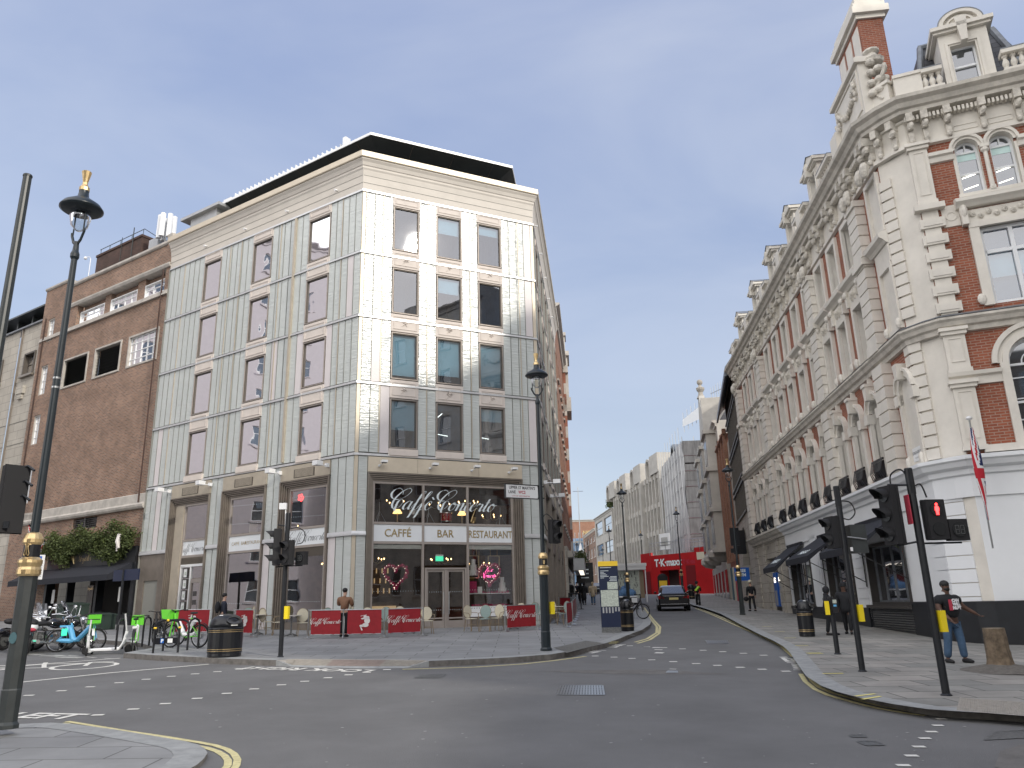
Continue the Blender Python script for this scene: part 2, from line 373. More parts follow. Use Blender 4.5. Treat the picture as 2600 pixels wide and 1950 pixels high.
mat('gold', (.55, .43, .22), .28, .85, var=.35, vs=6)
mat('brass', (.70, .52, .27), .3, .8, var=.15, vs=14)
mat('script_white', (.72, .79, .80), .5)
mat('script_black', (.045, .045, .05), .5)
# brick and stone
brickmat('brick_brown', (.34, .185, .12), (.18, .095, .068), (.30, .255, .21), ms=.016, blotch=.30)
brickmat('brick_red', (.33, .105, .06), (.25, .075, .045), (.33, .22, .17), blotch=.25)
brickmat('brick_dark', (.10, .055, .045), (.065, .04, .035), (.08, .06, .05), blotch=.4)
brickmat('brick_orange', (.30, .16, .11), (.24, .12, .085), (.32, .2, .14), blotch=.2)
brickmat('ashlar', (.42, .39, .34), (.47, .44, .385), (.22, .20, .18), 1.0, .5, .012, .8, bump=.1, blotch=.15)
brickmat('slate', (.055, .058, .068), (.085, .088, .10), (.02, .02, .025), .5, .22, .012, .6, bump=.4, blotch=.25, spec=.5)
mat('stone_band', (.47, .44, .40), .8, var=.22, vs=2.5, bump=.15)
mat('stucco', (.70, .665, .60), .72, var=.10, vs=1.6, bump=.1, bs=25)
mat('stucco_weathered', (.58, .545, .485), .78, var=.25, vs=3, bump=.15)
mat('stucco_carved', (.62, .585, .52), .78, var=.3, vs=7, bump=.6, bs=14)
mat('render_white', (.76, .78, .80), .6, var=.04, vs=1)
mat('plinth_black', (.012, .014, .018), .45, var=.3, vs=3)
mat('lead', (.20, .215, .235), .55, .3, var=.25, vs=4)
mat('concrete', (.34, .315, .28), .85, var=.2, vs=.8, bump=.2)
mat('concrete_light', (.44, .42, .385), .85, var=.16, vs=.9)
mat('portland', (.46, .44, .40), .8, var=.15, vs=1)
mat('netting', (.40, .40, .405), .9, var=.3, vs=.9, stretch=(3, 3, .35))
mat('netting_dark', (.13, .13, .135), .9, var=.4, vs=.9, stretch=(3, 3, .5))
mat('red_hoarding', (.42, .007, .010), .45, var=.15, vs=.6)
mat('red_dark', (.16, .005, .008), .5)
mat('black_paint', (.008, .009, .012), .3, spec=.5)
mat('black_iron', (.010, .012, .016), .38, .1, var=.3, vs=9)
mat('black_matt', (.012, .012, .014), .7)
mat('lamp_green', (.016, .024, .030), .32, var=.2, vs=5)
mat('post_grey', (.030, .036, .037), .4, var=.25, vs=5)
mat('awning', (.014, .016, .024), .8, var=.2, vs=3)
mat('timber_dark', (.05, .045, .042), .6)
mat('yellow_box', (.85, .66, .02), .4)
mat('yellow_light', (.90, .60, .04), .45)
mat('red_glow', (.5, .01, .01), .4, emit=(1, .03, .03), es=5)
mat('lens_dark', (.02, .022, .024), .25)
mat('chrome', (.75, .76, .78), .15, 1)
mat('steel', (.42, .43, .44), .3, .9)
mat('rubber', (.012, .012, .013), .75)
mat('banner_red', (.30, .012, .020), .75, var=.12, vs=6, bump=.2, bs=8)
mat('banner_white', (.72, .68, .66), .7)
mat('rattan_cream', (.58, .54, .42), .6, var=.12, vs=30)
mat('rattan_green', (.25, .33, .31), .6, var=.12, vs=30)
mat('cane', (.25, .19, .12), .5)
mat('table_cream', (.55, .52, .46), .45)
mat('lime', (.14, .62, .04), .35, coat=.3)
mat('sky_blue', (.12, .42, .72), .35, coat=.3)
mat('bike_white', (.75, .76, .77), .35, coat=.3)
mat('orange', (.75, .30, .03), .5)
mat('cabinet_green', (.022, .040, .032), .5, var=.25, vs=3)
mat('navy_panel', (.010, .018, .052), .35)
mat('map_paper', (.50, .55, .48), .5, var=.35, vs=26)
mat('blue_sign', (.01, .10, .42), .4)
mat('panel_white', (.75, .76, .76), .4)
mat('skin_dark', (.10, .052, .036), .5)
mat('skin_light', (.50, .31, .23), .5)
mat('hair_black', (.010, .009, .009), .6)
mat('hair_blond', (.42, .32, .20), .6)
mat('coat_brown', (.20, .105, .062), .85, var=.12, vs=6, bump=.3, bs=12)
mat('cloth_black', (.010, .011, .014), .85, bump=.3, bs=10)
mat('cloth_navy', (.014, .018, .032), .85, bump=.3, bs=10)
mat('denim', (.060, .115, .20), .85, var=.35, vs=5, bump=.3, bs=14)
mat('fur_beige', (.42, .34, .24), .9, var=.25, vs=14, bump=.8, bs=30)
mat('hi_vis', (.45, .75, .05), .6)
mat('print_red', (.42, .03, .06), .6)
mat('print_white', (.75, .75, .78), .6)
mat('bark', (.165, .125, .085), .9, var=.5, vs=9, bump=1, bs=16)
mat('bark_cut', (.27, .22, .15), .85, var=.25, vs=8)
mat('soil', (.14, .13, .115), .95, var=.3, vs=12, bump=.6)
mat('leaf', (.060, .085, .022), .7, var=.55, vs=2.5)
mat('leaf_b', (.085, .11, .03), .7, var=.4, vs=3)
mat('flag_blue', (.012, .022, .10), .7)
mat('flag_red', (.48, .015, .03), .7)
mat('flag_white', (.72, .72, .74), .7)
mat('tarp_blue', (.10, .20, .36), .85, var=.3, vs=5, bump=.8, bs=10)
mat('car_black', (.006, .006, .008), .12, coat=.8, spec=.6)
mat('car_grey', (.05, .055, .06), .2, coat=.6)
mat('tail_red', (.30, .008, .01), .2)
mat('tail_lit', (.5, .02, .02), .3, emit=(1, .06, .05), es=3)
mat('plate_yellow', (.60, .52, .22), .5)
mat('plate_grey', (.45, .50, .50), .5)
mat('screen', (.05, .05, .05), .1)
mat('tube_light', (1, .8, .5), .5, emit=(1, .66, .28), es=4.5)
mat('shade_light', (.9, .6, .3), .5, emit=(1, .6, .22), es=1.6)
mat('bulb_white', (.9, .9, .85), .5, emit=(1, .9, .75), es=1.3)
mat('neon_pink', (1, .2, .5), .5, emit=(1, .10, .38), es=3.0)
mat('rose', (.42, .02, .10), .7, var=.4, vs=20)
mat('exit_green', (.02, .35, .18), .5, emit=(.05, .7, .4), es=.8)
mat('cream_glow', (.6, .5, .35), .6, emit=(.9, .6, .3), es=.25)  # glow put into counter strip, bottles and chalk lettering, which are no lamps
mat('drum_red', (.35, .01, .015), .25)
mat('teal_seat', (.06, .13, .15), .7)
mat('wall_far', (.30, .24, .20), .85, var=.2, vs=.5)
mat('blue_wrap', (.22, .34, .50), .8, var=.3, vs=1.2)
mat('office_facade', (.56, .51, .52), .7, var=.05)
# ------------------------------------------------------------------ road, pavements, markings
def st(o, lab=None): return tag(o, lab, kind='structure')
mb = MB(); mb.face([(x, y, gz(x, y)) for x, y in ((-400, -200), (400, -200), (400, 600), (-400, 600))])
road = st(mb.build('road', 'asphalt'), 'dark grey asphalt road surface'); 
def poly(pts, h, mb, m=None): return mb.face([(p[0], p[1], gz(p[0], p[1], h)) for p in pts], m)
def pxs(L, h=0): return [gp(a, b, h).xy for a, b in L]
def offset(pts, d):
    P = [Vector((p[0], p[1])) for p in pts]; o = []
    for i in range(len(P)):
        t = (P[min(i+1, len(P)-1)]-P[max(i-1, 0)]).normalized(); o.append(P[i]+Vector((-t.y, t.x))*d)
    return o
def pavement(name, edge, rest, flags, label, side, drop=None, PV=.12):
    """edge: kerb line; rest: remaining corners; side: +1 when the pavement lies left of the edge direction"""
    mb = MB(); top = list(edge); 
    if drop:                                  # (first, last, inner points): ramp down to the road
        a, b_, inner = drop; top = edge[:a+1]+inner+edge[b_:]
    poly(top+rest, PV, mb, 0); pv = mb.build(name, [flags]); st(pv, label)
    k = MB()
    for i in range(len(edge)-1):
        if drop and drop[0] <= i < drop[1]: continue
        p, q = edge[i], edge[i+1]
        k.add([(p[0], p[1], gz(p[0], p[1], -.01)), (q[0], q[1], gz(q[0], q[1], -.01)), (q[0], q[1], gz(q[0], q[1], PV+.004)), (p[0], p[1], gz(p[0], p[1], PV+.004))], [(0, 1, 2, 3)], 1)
    segs = [edge] if not drop else [edge[:drop[0]+1], edge[drop[1]:]]
    for sg in segs:
        if len(sg) < 2: continue
        ins = offset(sg, .32*side)
        for i in range(len(sg)-1):
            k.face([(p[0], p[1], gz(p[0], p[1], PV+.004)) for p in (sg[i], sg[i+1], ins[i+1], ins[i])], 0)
    if drop:
        E_ = edge[drop[0]:drop[1]+1]; I_ = [edge[drop[0]]]+inner+[edge[drop[1]]]
        ins = offset(E_, .3*side); r = MB()
        V = [(p[0], p[1], gz(p[0], p[1], .006)) for p in E_]+[(p[0], p[1], gz(p[0], p[1], PV+.001)) for p in reversed(I_[1:-1])]
        # ramp: strips from the road edge to the inner line
        n = 24
        def samp(P, t):
            Ls = [0]
            for i in range(len(P)-1): Ls.append(Ls[-1]+(Vector(P[i+1])-Vector(P[i])).length)
            x = t*Ls[-1]
            for i in range(len(P)-1):
                if x <= Ls[i+1]+1e-9: return Vector(P[i]).lerp(Vector(P[i+1]), (x-Ls[i])/max(1e-6, Ls[i+1]-Ls[i]))
        A = [samp(E_, i/n) for i in range(n+1)]; B = [samp(I_, i/n) for i in range(n+1)]
        hh = [.006 if 0 < i < n else PV for i in range(n+1)]
        hh = [PV*max(0, 1-min(i, n-i)/3.)+.006 for i in range(n+1)]
        for i in range(n):
            r.add([(A[i].x, A[i].y, gz(A[i].x, A[i].y, -.01)), (A[i+1].x, A[i+1].y, gz(A[i+1].x, A[i+1].y, -.01)), (A[i+1].x, A[i+1].y, gz(A[i+1].x, A[i+1].y, hh[i+1])), (A[i].x, A[i].y, gz(A[i].x, A[i].y, hh[i]))], [(0, 1, 2, 3)], 0)
            for j in range(4):
                q = []
                for a_, b2 in ((i, j), (i+1, j), (i+1, j+1), (i, j+1)):
                    f = b2/4; p = A[a_].lerp(B[a_], f); q.append((p.x, p.y, gz(p.x, p.y, hh[a_]*(1-f)+(PV+.001)*f)))
                r.face(q, 0 if j == 0 else 1)
        r.build('dropped_kerb', ['kerb', 'tactile'], pv)
        t = MB()                                # blister paving on the ramp
        for i in range(2, n-1):
            for c in range(9):
                for u in range(3):
                    a_ = i+u/3.; i0 = int(a_); fa = a_-i0; f = .25+.7*c/9
                    pA = A[i0].lerp(A[min(i0+1, n)], fa); pB = B[i0].lerp(B[min(i0+1, n)], fa); p = pA.lerp(pB, f); z = gz(p.x, p.y, (hh[i0]*(1-f)+(PV)*f)+.004)
                    t.b(p.x-.045, p.x+.045, p.y-.02, p.y+.02, z-.02, z+.006, 1 if 8 < i < 17 else 0)
        t.build('blister_paving', ['tactile', 'tactile_red'], pv)
    k.build('kerb', ['kerb', 'kerb_side'], pv)
    return pv
# café-side pavement
eL = pxs([(-60, 1608), (200, 1630), (352, 1643), (392, 1655), (385, 1657), (313, 1671), (390, 1677), (470, 1681), (578.7, 1687), (669, 1690), (700, 1691), (795, 1695), (921, 1697.5), (1016, 1696.5), (1089, 1693.7), (1206, 1689), (1301, 1684), (1400, 1676), (1460, 1665), (1500, 1655), (1540, 1645), (1571, 1634), (1595, 1623), (1631, 1609), (1650.6, 1594.7), (1654, 1586), (1647, 1570), (1631, 1546), (1612, 1532), (1595, 1523), (1562, 1514), (1525, 1507)])
inn = pxs([(745, 1673), (860, 1673.5), (990, 1674.5), (1075, 1676)], PV)
pavL = pavement('pavement', eL, [(8, 190), (-60, 190), (-60, 45)], 'flags_left', 'grey granite pavement wrapping round the café corner', 1, (10, 14, inn))
# right-hand pavement
eR = pxs([(1668, 1506), (1700, 1514), (1730, 1522), (1751, 1529), (1769, 1540), (1809.5, 1552), (1850, 1566), (1904, 1594.5), (1958.5, 1622), (1999, 1640), (2026, 1655), (2045, 1671), (2081.5, 1715), (2102, 1738), (2142, 1762.5), (2185, 1779), (2233, 1792), (2323, 1810), (2387, 1820), (2459, 1825), (2600, 1833), (2900, 1845)])
pavR = pavement('pavement', eR, [(60, 15), (60, 190), (30, 190)], 'flags_right', 'york stone pavement in front of the red brick building', -1)
# near pavement at the left edge
eN = pxs([(-500, 1865), (-100, 1857), (0, 1855), (54, 1848.5), (126.6, 1845), (181, 1848), (289, 1863), (398, 1881.5), (470, 1894), (500, 1902), (518, 1912), (526, 1925), (517, 1939), (500, 1955), (440, 1990), (330, 2040), (100, 2120)])
pavN = pavement('pavement', eN, [(-6, 4), (-20, 2), (-20, 9)], 'flags_left', 'rounded corner of grey paving in the near left foreground', -1, PV=.045)
# markings ---------------------------------------------------------------
def line(name, px, wd, mt, h=.006, par=road):
    mb = MB(); P = pxs(px) if px and px[0][0] > 40 or len(px) > 0 else px
    mb.ribbon(P, wd, h); return mb.build(name, mt, par)
NL1 = [(170, 1832.6), (240, 1844), (325, 1858), (420, 1872), (506, 1886), (545, 1893.5), (575, 1903), (594, 1915), (603, 1930), (600, 1945), (588, 1962), (560, 1985)]
NL2 = [(159, 1837), (240, 1851), (325, 1866), (420, 1881), (488, 1893), (525, 1900), (552, 1909), (570, 1920), (579, 1932), (578, 1945), (566, 1960), (538, 1983)]
line('yellow_line', NL1, .075, 'yellow_paint'); line('yellow_line', NL2, .075, 'yellow_paint')
line('yellow_line', [(2033, 1711.5), (2045, 1731), (2070, 1751), (2104, 1766), (2142.5, 1777), (2190, 1790), (2233, 1800), (2300, 1811.5), (2350, 1818)], .085, 'yellow_paint')
line('yellow_line', [(2052, 1711.5), (2062, 1729), (2081, 1745.7), (2112, 1759.5), (2148, 1770), (2193, 1783), (2236, 1793.5), (2300, 1804.5), (2350, 1812)], .085, 'yellow_paint')
line('yellow_line', [(2013.6, 1668.4), (1984, 1641), (1939, 1618), (1871, 1589), (1830, 1571), (1803, 1559), (1765, 1544)], .09, 'yellow_paint')
line('yellow_line', [(2024, 1668), (1995, 1641), (1949, 1616.5), (1880, 1588), (1838, 1570), (1810, 1558.5), (1771, 1543.5)], .09, 'yellow_paint')
line('yellow_line', [(1631, 1543), (1643, 1560), (1656, 1577), (1668, 1592), (1667.4, 1606.7), (1643, 1622.4), (1612, 1631)], .09, 'yellow_paint')
line('yellow_line', [(1636, 1543), (1650, 1562), (1662, 1577), (1676, 1592), (1673.5, 1609), (1650.6, 1624.6), (1619, 1634)], .09, 'yellow_paint')
line('yellow_line', [(1021.7, 1700), (1100, 1698), (1207, 1694.4), (1329, 1686.5), (1410, 1677.5), (1487.5, 1667)], .10, 'yellow_paint')
line('white_line', [(33, 1735), (280, 1709), (530, 1687)], .11, 'white_paint'); line('white_line', [(38, 1691.6), (180, 1681), (305, 1671.7)], .10, 'white_paint')
def stud(px, py, a=.15, b_=.13, rot=0):
    p = gp(px, py); mb = MB(); u = Vector((cos(rot), sin(rot)))*a/2; v = Vector((-sin(rot), cos(rot)))*b_/2
    mb.face([(q.x, q.y, gz(q.x, q.y, .007)) for q in (p.xy-u-v, p.xy+u-v, p.xy+u+v, p.xy-u+v)]); mb.build('road_stud', 'white_paint', road)
c1 = lambda a, b_: (a/2.765, 1650+b_/2.765); c2 = lambda a, b_: (800+a/2.458, 1550+b_/2.458); c3 = lambda a, b_: (1600+a/2.212, 1550+b_/2.212)
for a in ((202, 322), (431, 290), (633, 262), (836, 233), (1026, 209), (1203, 188), (1369, 171), (1526, 155), (1680, 139), (1822, 124), (687, 460), (935, 419), (1161, 380), (1384, 343), (1592, 308), (1784, 277), (1975, 248), (2139, 223)): stud(*c1(*a), .16, .11, .15)
for a in ((80, 422), (208, 404), (324, 388), (449, 371), (1748, 286), (1866, 293), (1978, 301), (2101, 310), (1965, 222), (2070, 229)): stud(*c2(*a), .16, .13)
for a in ((242, 289), (371, 300), (490, 310), (618, 321), (741, 332), (875, 343), (94, 206), (190, 210), (294, 217), (410, 225), (520, 233), (636, 242), (750, 253), (862, 264)): stud(*c3(*a), .17, .15)
for a in ((1749, 611), (1729, 648), (1693, 684), (1656, 721), (1623, 768), (1581, 819), (1535, 873), (1485, 935)): stud(*c3(*a), .125, .085, -.1)
def road_text(body, p0, p1, size, h=.007, xs=.8, flip=False):
    a = gp(*p0).xy; b_ = gp(*p1).xy; u = (b_-a).normalized(); v = Vector((-u.y, u.x)); c = (a+b_)/2
    def fn(x, y):
        q = c+u*x+v*y; return (q.x, q.y, gz(q.x, q.y, h))
    return letters(body, size, fn, 'white_paint', road, 'road_lettering', xs=xs, bold=.02)
road_text('LOOK RIGHT', (903, 1700.5), (678, 1694.5), .62, xs=.86)          # read from the kerb
road_text('LOOK', (2071, 1704), (2060, 1686), .55, xs=.8)
road_text('LEFT', (2051, 1683), (2036, 1673), .60, xs=.9)
road_text('LOOK', (1560, 1646), (1590, 1636), .5, xs=.8)
road_text('LEFT', (1500, 1660), (1545, 1651), .6, xs=.8)
road_text('LEFT', (22, 1823), (142, 1826), .58, xs=.95)
# cycle lane symbol
mb = MB()
def ring(c, r, w_, m_=None):
    P = [c+Vector((cos(t), sin(t)*1.25))*r for t in [2*pi*i/18 for i in range(19)]]; mb.ribbon(P, w_, .007)
cy = gp(108, 1697).xy; ring(cy+Vector((-1.35, -.1)), .62, .11); ring(cy+Vector((.75, .35)), .62, .11)
for a, b_ in (((-1.35, -.1), (-.5, .9)), ((-.5, .9), (.5, 1.0)), ((-1.35, -.1), (0, .05)), ((0, .05), (.5, 1.0)), ((.75, .35), (.4, 1.25)), ((.4, 1.25), (.9, 1.35)), ((-.5, .9), (-.7, 1.3)), ((-.5, .9), (0, .05))):
    mb.ribbon([cy+Vector(a), cy+Vector(b_)], .10, .008)
mb.build('cycle_symbol', 'white_paint', road)
mb = MB()
for a, b_, w_ in (((50, 1660), (105, 1663), .3), ((100, 1666), (140, 1665), .2), ((126, 1665), (160, 1666.5), .35), ((150, 1669), (208, 1670.2), .3), ((172, 1665), (196, 1666.5), .12), ((216, 1668), (243, 1670.5), .12), ((264, 1672), (285, 1673), .12)):
    mb.ribbon(pxs([a, b_]), w_, .007)
mb.build('bay_marking', 'white_worn', road)
mb = MB()
for a, b_, w_ in (((1657, 1644.5), (1678, 1645), .2), ((1662, 1650), (1682, 1650.5), .14), ((1663, 1658), (1685, 1658.5), .25), ((1700, 1699.5), (1717, 1700), .08)): mb.ribbon(pxs([a, b_]), w_, .007)
mb.build('worn_marking', 'white_paint', road)
# loading ticks on the kerb
def tick(px, py, wd=.3, n=1):
    p = gp(px, py, PV).xy; mb = MB()
    for i in range(n):
        q = p+Vector((0, -.14*i)); mb.face([(a, b_, gz(a, b_, PV+.009)) for a, b_ in ((q.x, q.y-.035), (q.x+wd, q.y-.035), (q.x+wd, q.y+.035), (q.x, q.y+.035))])
    mb.build('loading_mark', 'yellow_bright', road)
for a, b_, n in ((2047, 1659, 2), (2019, 1640, 1), (1992, 1620.5, 1), (1967, 1604.5, 1), (1936, 1591.5, 1)): tick(a, b_, .32, n)
tick(2088, 1711.5, .36, 1)
mb = MB(); q0 = gp(2172, 1769, PV).xy; q1 = gp(2222, 1763, PV).xy; q2 = gp(2190, 1777, PV).xy; q3 = gp(2236, 1769.5, PV).xy
for a, b_ in ((q0, q1), (q2, q3)): mb.ribbon([a, b_], .055, PV+.009)
mb.ribbon(pxs([(1546, 1634), (1567, 1633.5)], PV), .07, PV+.009); mb.ribbon(pxs([(1550, 1631), (1570, 1630.5)], PV), .07, PV+.009)
mb.build('loading_mark', 'yellow_bright', road)
mb = MB()
for a, b_ in (((1593, 1612), (1612, 1614)), ((1618, 1600), (1640, 1601)), ((1630, 1591), (1652, 1591.5)), ((1632, 1580), (1650, 1580)), ((1628, 1571), (1644, 1571)), ((1622, 1561), (1638, 1561)), ((1618, 1553), (1632, 1553)), ((1616, 1545.5), (1628, 1545.5))): mb.ribbon(pxs([a, b_], PV), .05, PV+.009)
mb.build('kerb_joint', 'white_worn', pavL)
# drain and service covers ----------------------------------------------
def cover(px0, px1, nx, ny, label, mt='steel', h=.006):
    a, b_, c, d = [gp(*p).xy for p in px0]; mb = MB(); zz = lambda p, k: (p.x, p.y, gz(p.x, p.y, k))
    mb.face([zz(a, h-.001), zz(b_, h-.001), zz(c, h-.001), zz(d, h-.001)], 1)
    for i in range(nx+1):
        f = i/nx; mb.ribbon([a.lerp(b_, f), d.lerp(c, f)], .03, h+.001+.0004*(i % 2), 0)
    for j in range(ny+1):
        f = j/ny; mb.ribbon([a.lerp(d, f), b_.lerp(c, f)], .035, h+.002, 0)
    o = mb.build('manhole_cover', [mt, 'iron'], None, loc=(a.x, a.y, gz(a.x, a.y))); tag(o, label, 'manhole cover')
cover([(1424, 1741), (1530, 1741), (1534, 1765), (1415, 1765)], 0, 16, 4, 'large ribbed steel service cover in the middle of the road')
cover([(1792, 1626), (1846, 1626), (1851, 1634.5), (1798, 1634.5)], 0, 10, 3, 'small ribbed steel cover in the road near the right kerb')
cover([(1070, 1714), (1130, 1712.5), (1118, 1722), (1052, 1722)], 0, 7, 2, 'worn iron cover in the road below the café kerb', 'iron')
cover([(1696, 1704), (1719, 1704), (1720, 1708.5), (1692, 1708.5)], 0, 6, 1, 'tiny steel cover beside the crossing studs')
cover([(2157, 1867), (2196, 1867), (2200, 1872.5), (2163, 1872.5)], 0, 1, 1, 'thin rectangular cover in the near right of the road', 'iron', .005)
cover([(2176, 1883.5), (2222, 1883), (2246, 1893), (2200, 1894)], 0, 1, 1, 'diamond shaped iron cover lowest right in the road', 'iron', .005)
cover([(2528, 1860), (2600, 1855), (2640, 1872), (2500, 1880)], 0, 5, 1, 'dark sunken cover by the right kerb edge', 'iron', .005)
# tactile patches on the pavements
mb = MB(); a, b_, c, d = [gp(*p, PV).xy for p in ((1404, 1645), (1487, 1627), (1535, 1633), (1439, 1658))]
mb.face([(p.x, p.y, gz(p.x, p.y, PV+.005)) for p in (a, b_, c, d)])
for i in range(1, 22):
    for j in range(1, 12):
        p = a.lerp(b_, i/22).lerp(d.lerp(c, i/22), j/12); z = gz(p.x, p.y, PV+.005); mb.b(p.x-.03, p.x+.03, p.y-.03, p.y+.03, z, z+.006)
mb.build('blister_paving', 'tactile_dark', pavL)
mb = MB(); a, b_, c, d = [gp(*p, PV).xy for p in ((2437, 1772), (2620, 1784), (2640, 1822), (2428, 1805))]
mb.face([(p.x, p.y, gz(p.x, p.y, PV+.005)) for p in (a, b_, c, d)])
for i in range(1, 30):
    for j in range(1, 12):
        p = a.lerp(b_, i/30).lerp(d.lerp(c, i/30), j/12); z = gz(p.x, p.y, PV+.005); mb.b(p.x-.02, p.x+.02, p.y-.02, p.y+.02, z, z+.005)
mb.build('blister_paving', 'tactile', pavR)
# chewing gum and paint specks on the road: one patch nobody would count
mb = MB()
for i in range(130):
    px = random.uniform(60, 2560); py = random.uniform(1690, 1948); p = gp(px, py).xy; s_ = random.choice((.006, .009, .012, .018))
    mb.face([(p.x+s_*cos(t)*1.3, p.y+s_*sin(t), gz(p.x, p.y, .005)) for t in [2*pi*k/6+random.random()*.5 for k in range(6)]])
tag(mb.build('chewing_gum', 'white_worn'), 'scattered pale gum spots and paint specks on the road', 'gum spots', kind='stuff')
# resurfaced asphalt patch, right foreground
mb = MB(); poly(pxs([(2525, 1948), (2540, 1908), (2590, 1892), (2700, 1890), (2700, 1990)]), .004, mb); mb.build('asphalt_patch', 'asphalt_patch', road)
mb = MB(); mb.ribbon(pxs([(2023, 1668.8), (2040, 1669), (2048, 1671.5)]), .12, .005); mb.build('kerb_gap', 'tar', road)
mb = MB(); poly([Vector((p.x, p.y)) for p in [gp(*q).xy for q in ((1360, 1704), (1660, 1700), (1850, 1712), (1560, 1712))]], .0035, mb); mb.build('tar_seam', 'asphalt_patch', road)
# ------------------------------------------------------------------ café building
A0 = (-5.92, 28.07)
FA = Fr(*A0, 64.3, 1); FB = Fr(*A0, -57.04, -1); AE = FA.P(7.80, 0, 0); FE = Fr(AE.x, AE.y, 6.0, 1)
LA, LB, LE = 7.80, 13.15, 17.6
cafe = thing('cafe_building', 'pale glass clad corner building with café on the ground floor and dark flared roof canopy', 'building', (-3, 33, 0))
colsA = [(1.37, 2.37), (3.26, 4.27), (5.14, 6.13)]; colsB = [(1.87, 3.05), (5.53, 6.70), (9.12, 10.27)]
colsE = [(1.3+3.0*i, 2.35+3.0*i) for i in range(6)]
floors = [(7.62, 9.46), (10.37, 12.2), (13.12, 14.97), (15.89, 17.75)]
rows = [(7.36, 10.0), (10.14, 12.72), (12.86, 15.46), (15.60, 18.22)]
shopA = [(.51, 6.9)]; shopB = [(1.22, 3.97), (4.82, 7.57), (8.40, 11.15)]; shopE = [(1.2, 4.4), (5.4, 8.6), (9.6, 12.8), (13.6, 16.6)]
path = [FB.P(LB, 0, 0), FA.P(0, 0, 0), FA.P(LA, 0, 0), FE.P(LE, 0, 0)]
def clad(fr, L, cols, shops, ztop, endpan, low=1.0, dstep=None, seed=1):
    rn = random.Random(seed); mb = MB(); bk = MB(); be = MB(); fn_ = MB()
    def strips(a, b_, z0, z1):
        n = max(1, round((b_-a)/.385)); w_ = (b_-a)/n
        for i in range(n):
            s0 = a+i*w_; d = -.15 if dstep and s0 > dstep else 0
            mb.box(fr, s0+.016, s0+w_-.016, d-.05, d+.006*rn.random(), z0, z1, 1 if rn.random() < .07 else 0)
            if i: fn_.box(fr, s0-.006, s0+.006, d-.05, d+.018, z0, z1)
    e = endpan
    for z0, z1 in rows:
        xs = [e]+[v for c in cols for v in (c[0]-.07, c[1]+.07)]+[L-e]
        for i in range(0, len(xs), 2): strips(xs[i], xs[i+1], z0, z1)
    xs = [e]+[v for c in shops for v in c]+[L-e]
    for i in range(0, len(xs), 2):
        if xs[i+1]-xs[i] > .1:
            strips(xs[i], xs[i+1], 4.44, 7.2)
            if not (fr is FB and i >= len(xs)-2): strips(xs[i], xs[i+1], low, 4.26)
    for a, b_ in ((0, e), (L-e, L)):
        if e > .05: be.box(fr, a+.004, b_-.004, -.05, .012, low, 18.22)
    mb.build('cladding', ['clad_glass', 'clad_pink'], cafe); fn_.build('rib', 'rib', cafe); be.build('corner_trim', 'beige_light', cafe)
    holes = [(c[0]-.02, c[1]+.02, f[0]-.03, f[1]+.03) for c in cols for f in floors]+[(s[0]+.02, s[1]-.02, .2, 6.58) for s in shops]
    bk.wall(fr, 0, L, .2, 18.3, -.055 if not dstep else -.205, .25, holes, 0, 0)
    if dstep: bk.box(fr, dstep-.02, dstep+.03, -.2, 0.0, 1.0, 18.2)
    bk.build('backing_wall', 'joint', cafe)
clad(FA, LA, colsA, shopA, 18.3, .14, .95, seed=3); clad(FB, LB, colsB, shopB, 18.3, .02, .95, dstep=None, seed=5); clad(FE, LE, colsE, shopE, 18.3, .16, 1.1, seed=8)
# slim metal fins between some panels
mb = MB()
for fr, X in ((FA, (.89, 2.8, 4.72, 7.02)), (FB, (1.1, 3.93, 4.9, 7.6, 8.4, 11.9))):
    for x in X:
        for z0, z1 in rows: mb.box(fr, x-.018, x+.018, -.02, .03, z0, z1)
mb.box(FB, 3.88, 3.98, -.05, .09, 7.4, 18.2)
mb.build('fin', 'beige_metal', cafe)
mb = MB(); E_ = .03
for z in (7.22, 10.01, 12.73, 15.47, 18.23):
    q = [(0, z), (.06, z), (.06, z+.03), (.045, z+.035), (.045, z+.09), (0, z+.10)]
    mb.sweep(path, q)
mb.sweep([FB.P(LB, 0, 0), FB.P(11.16, 0, 0)], [(0, 4.27), (.085, 4.27), (.085, 4.33), (.06, 4.43), (0, 4.43)])
for a, b_ in ((8.38, 7.59), (4.80, 3.99)): mb.sweep([FB.P(a, 0, 0), FB.P(b_, 0, 0)], [(0, 4.27), (.085, 4.27), (.085, 4.33), (.06, 4.43), (0, 4.43)])
mb.sweep([FB.P(1.2, 0, 0), FA.P(0, 0, 0), FA.P(.49, 0, 0)], [(0, 4.27), (.085, 4.27), (.085, 4.33), (.06, 4.43), (0, 4.43)])
mb.sweep([FA.P(6.92, 0, 0), FA.P(LA, 0, 0), FE.P(1.1, 0, 0)], [(0, 4.27), (.085, 4.27), (.085, 4.33), (.06, 4.43), (0, 4.43)])
mb.build('ledge', 'silver', cafe)
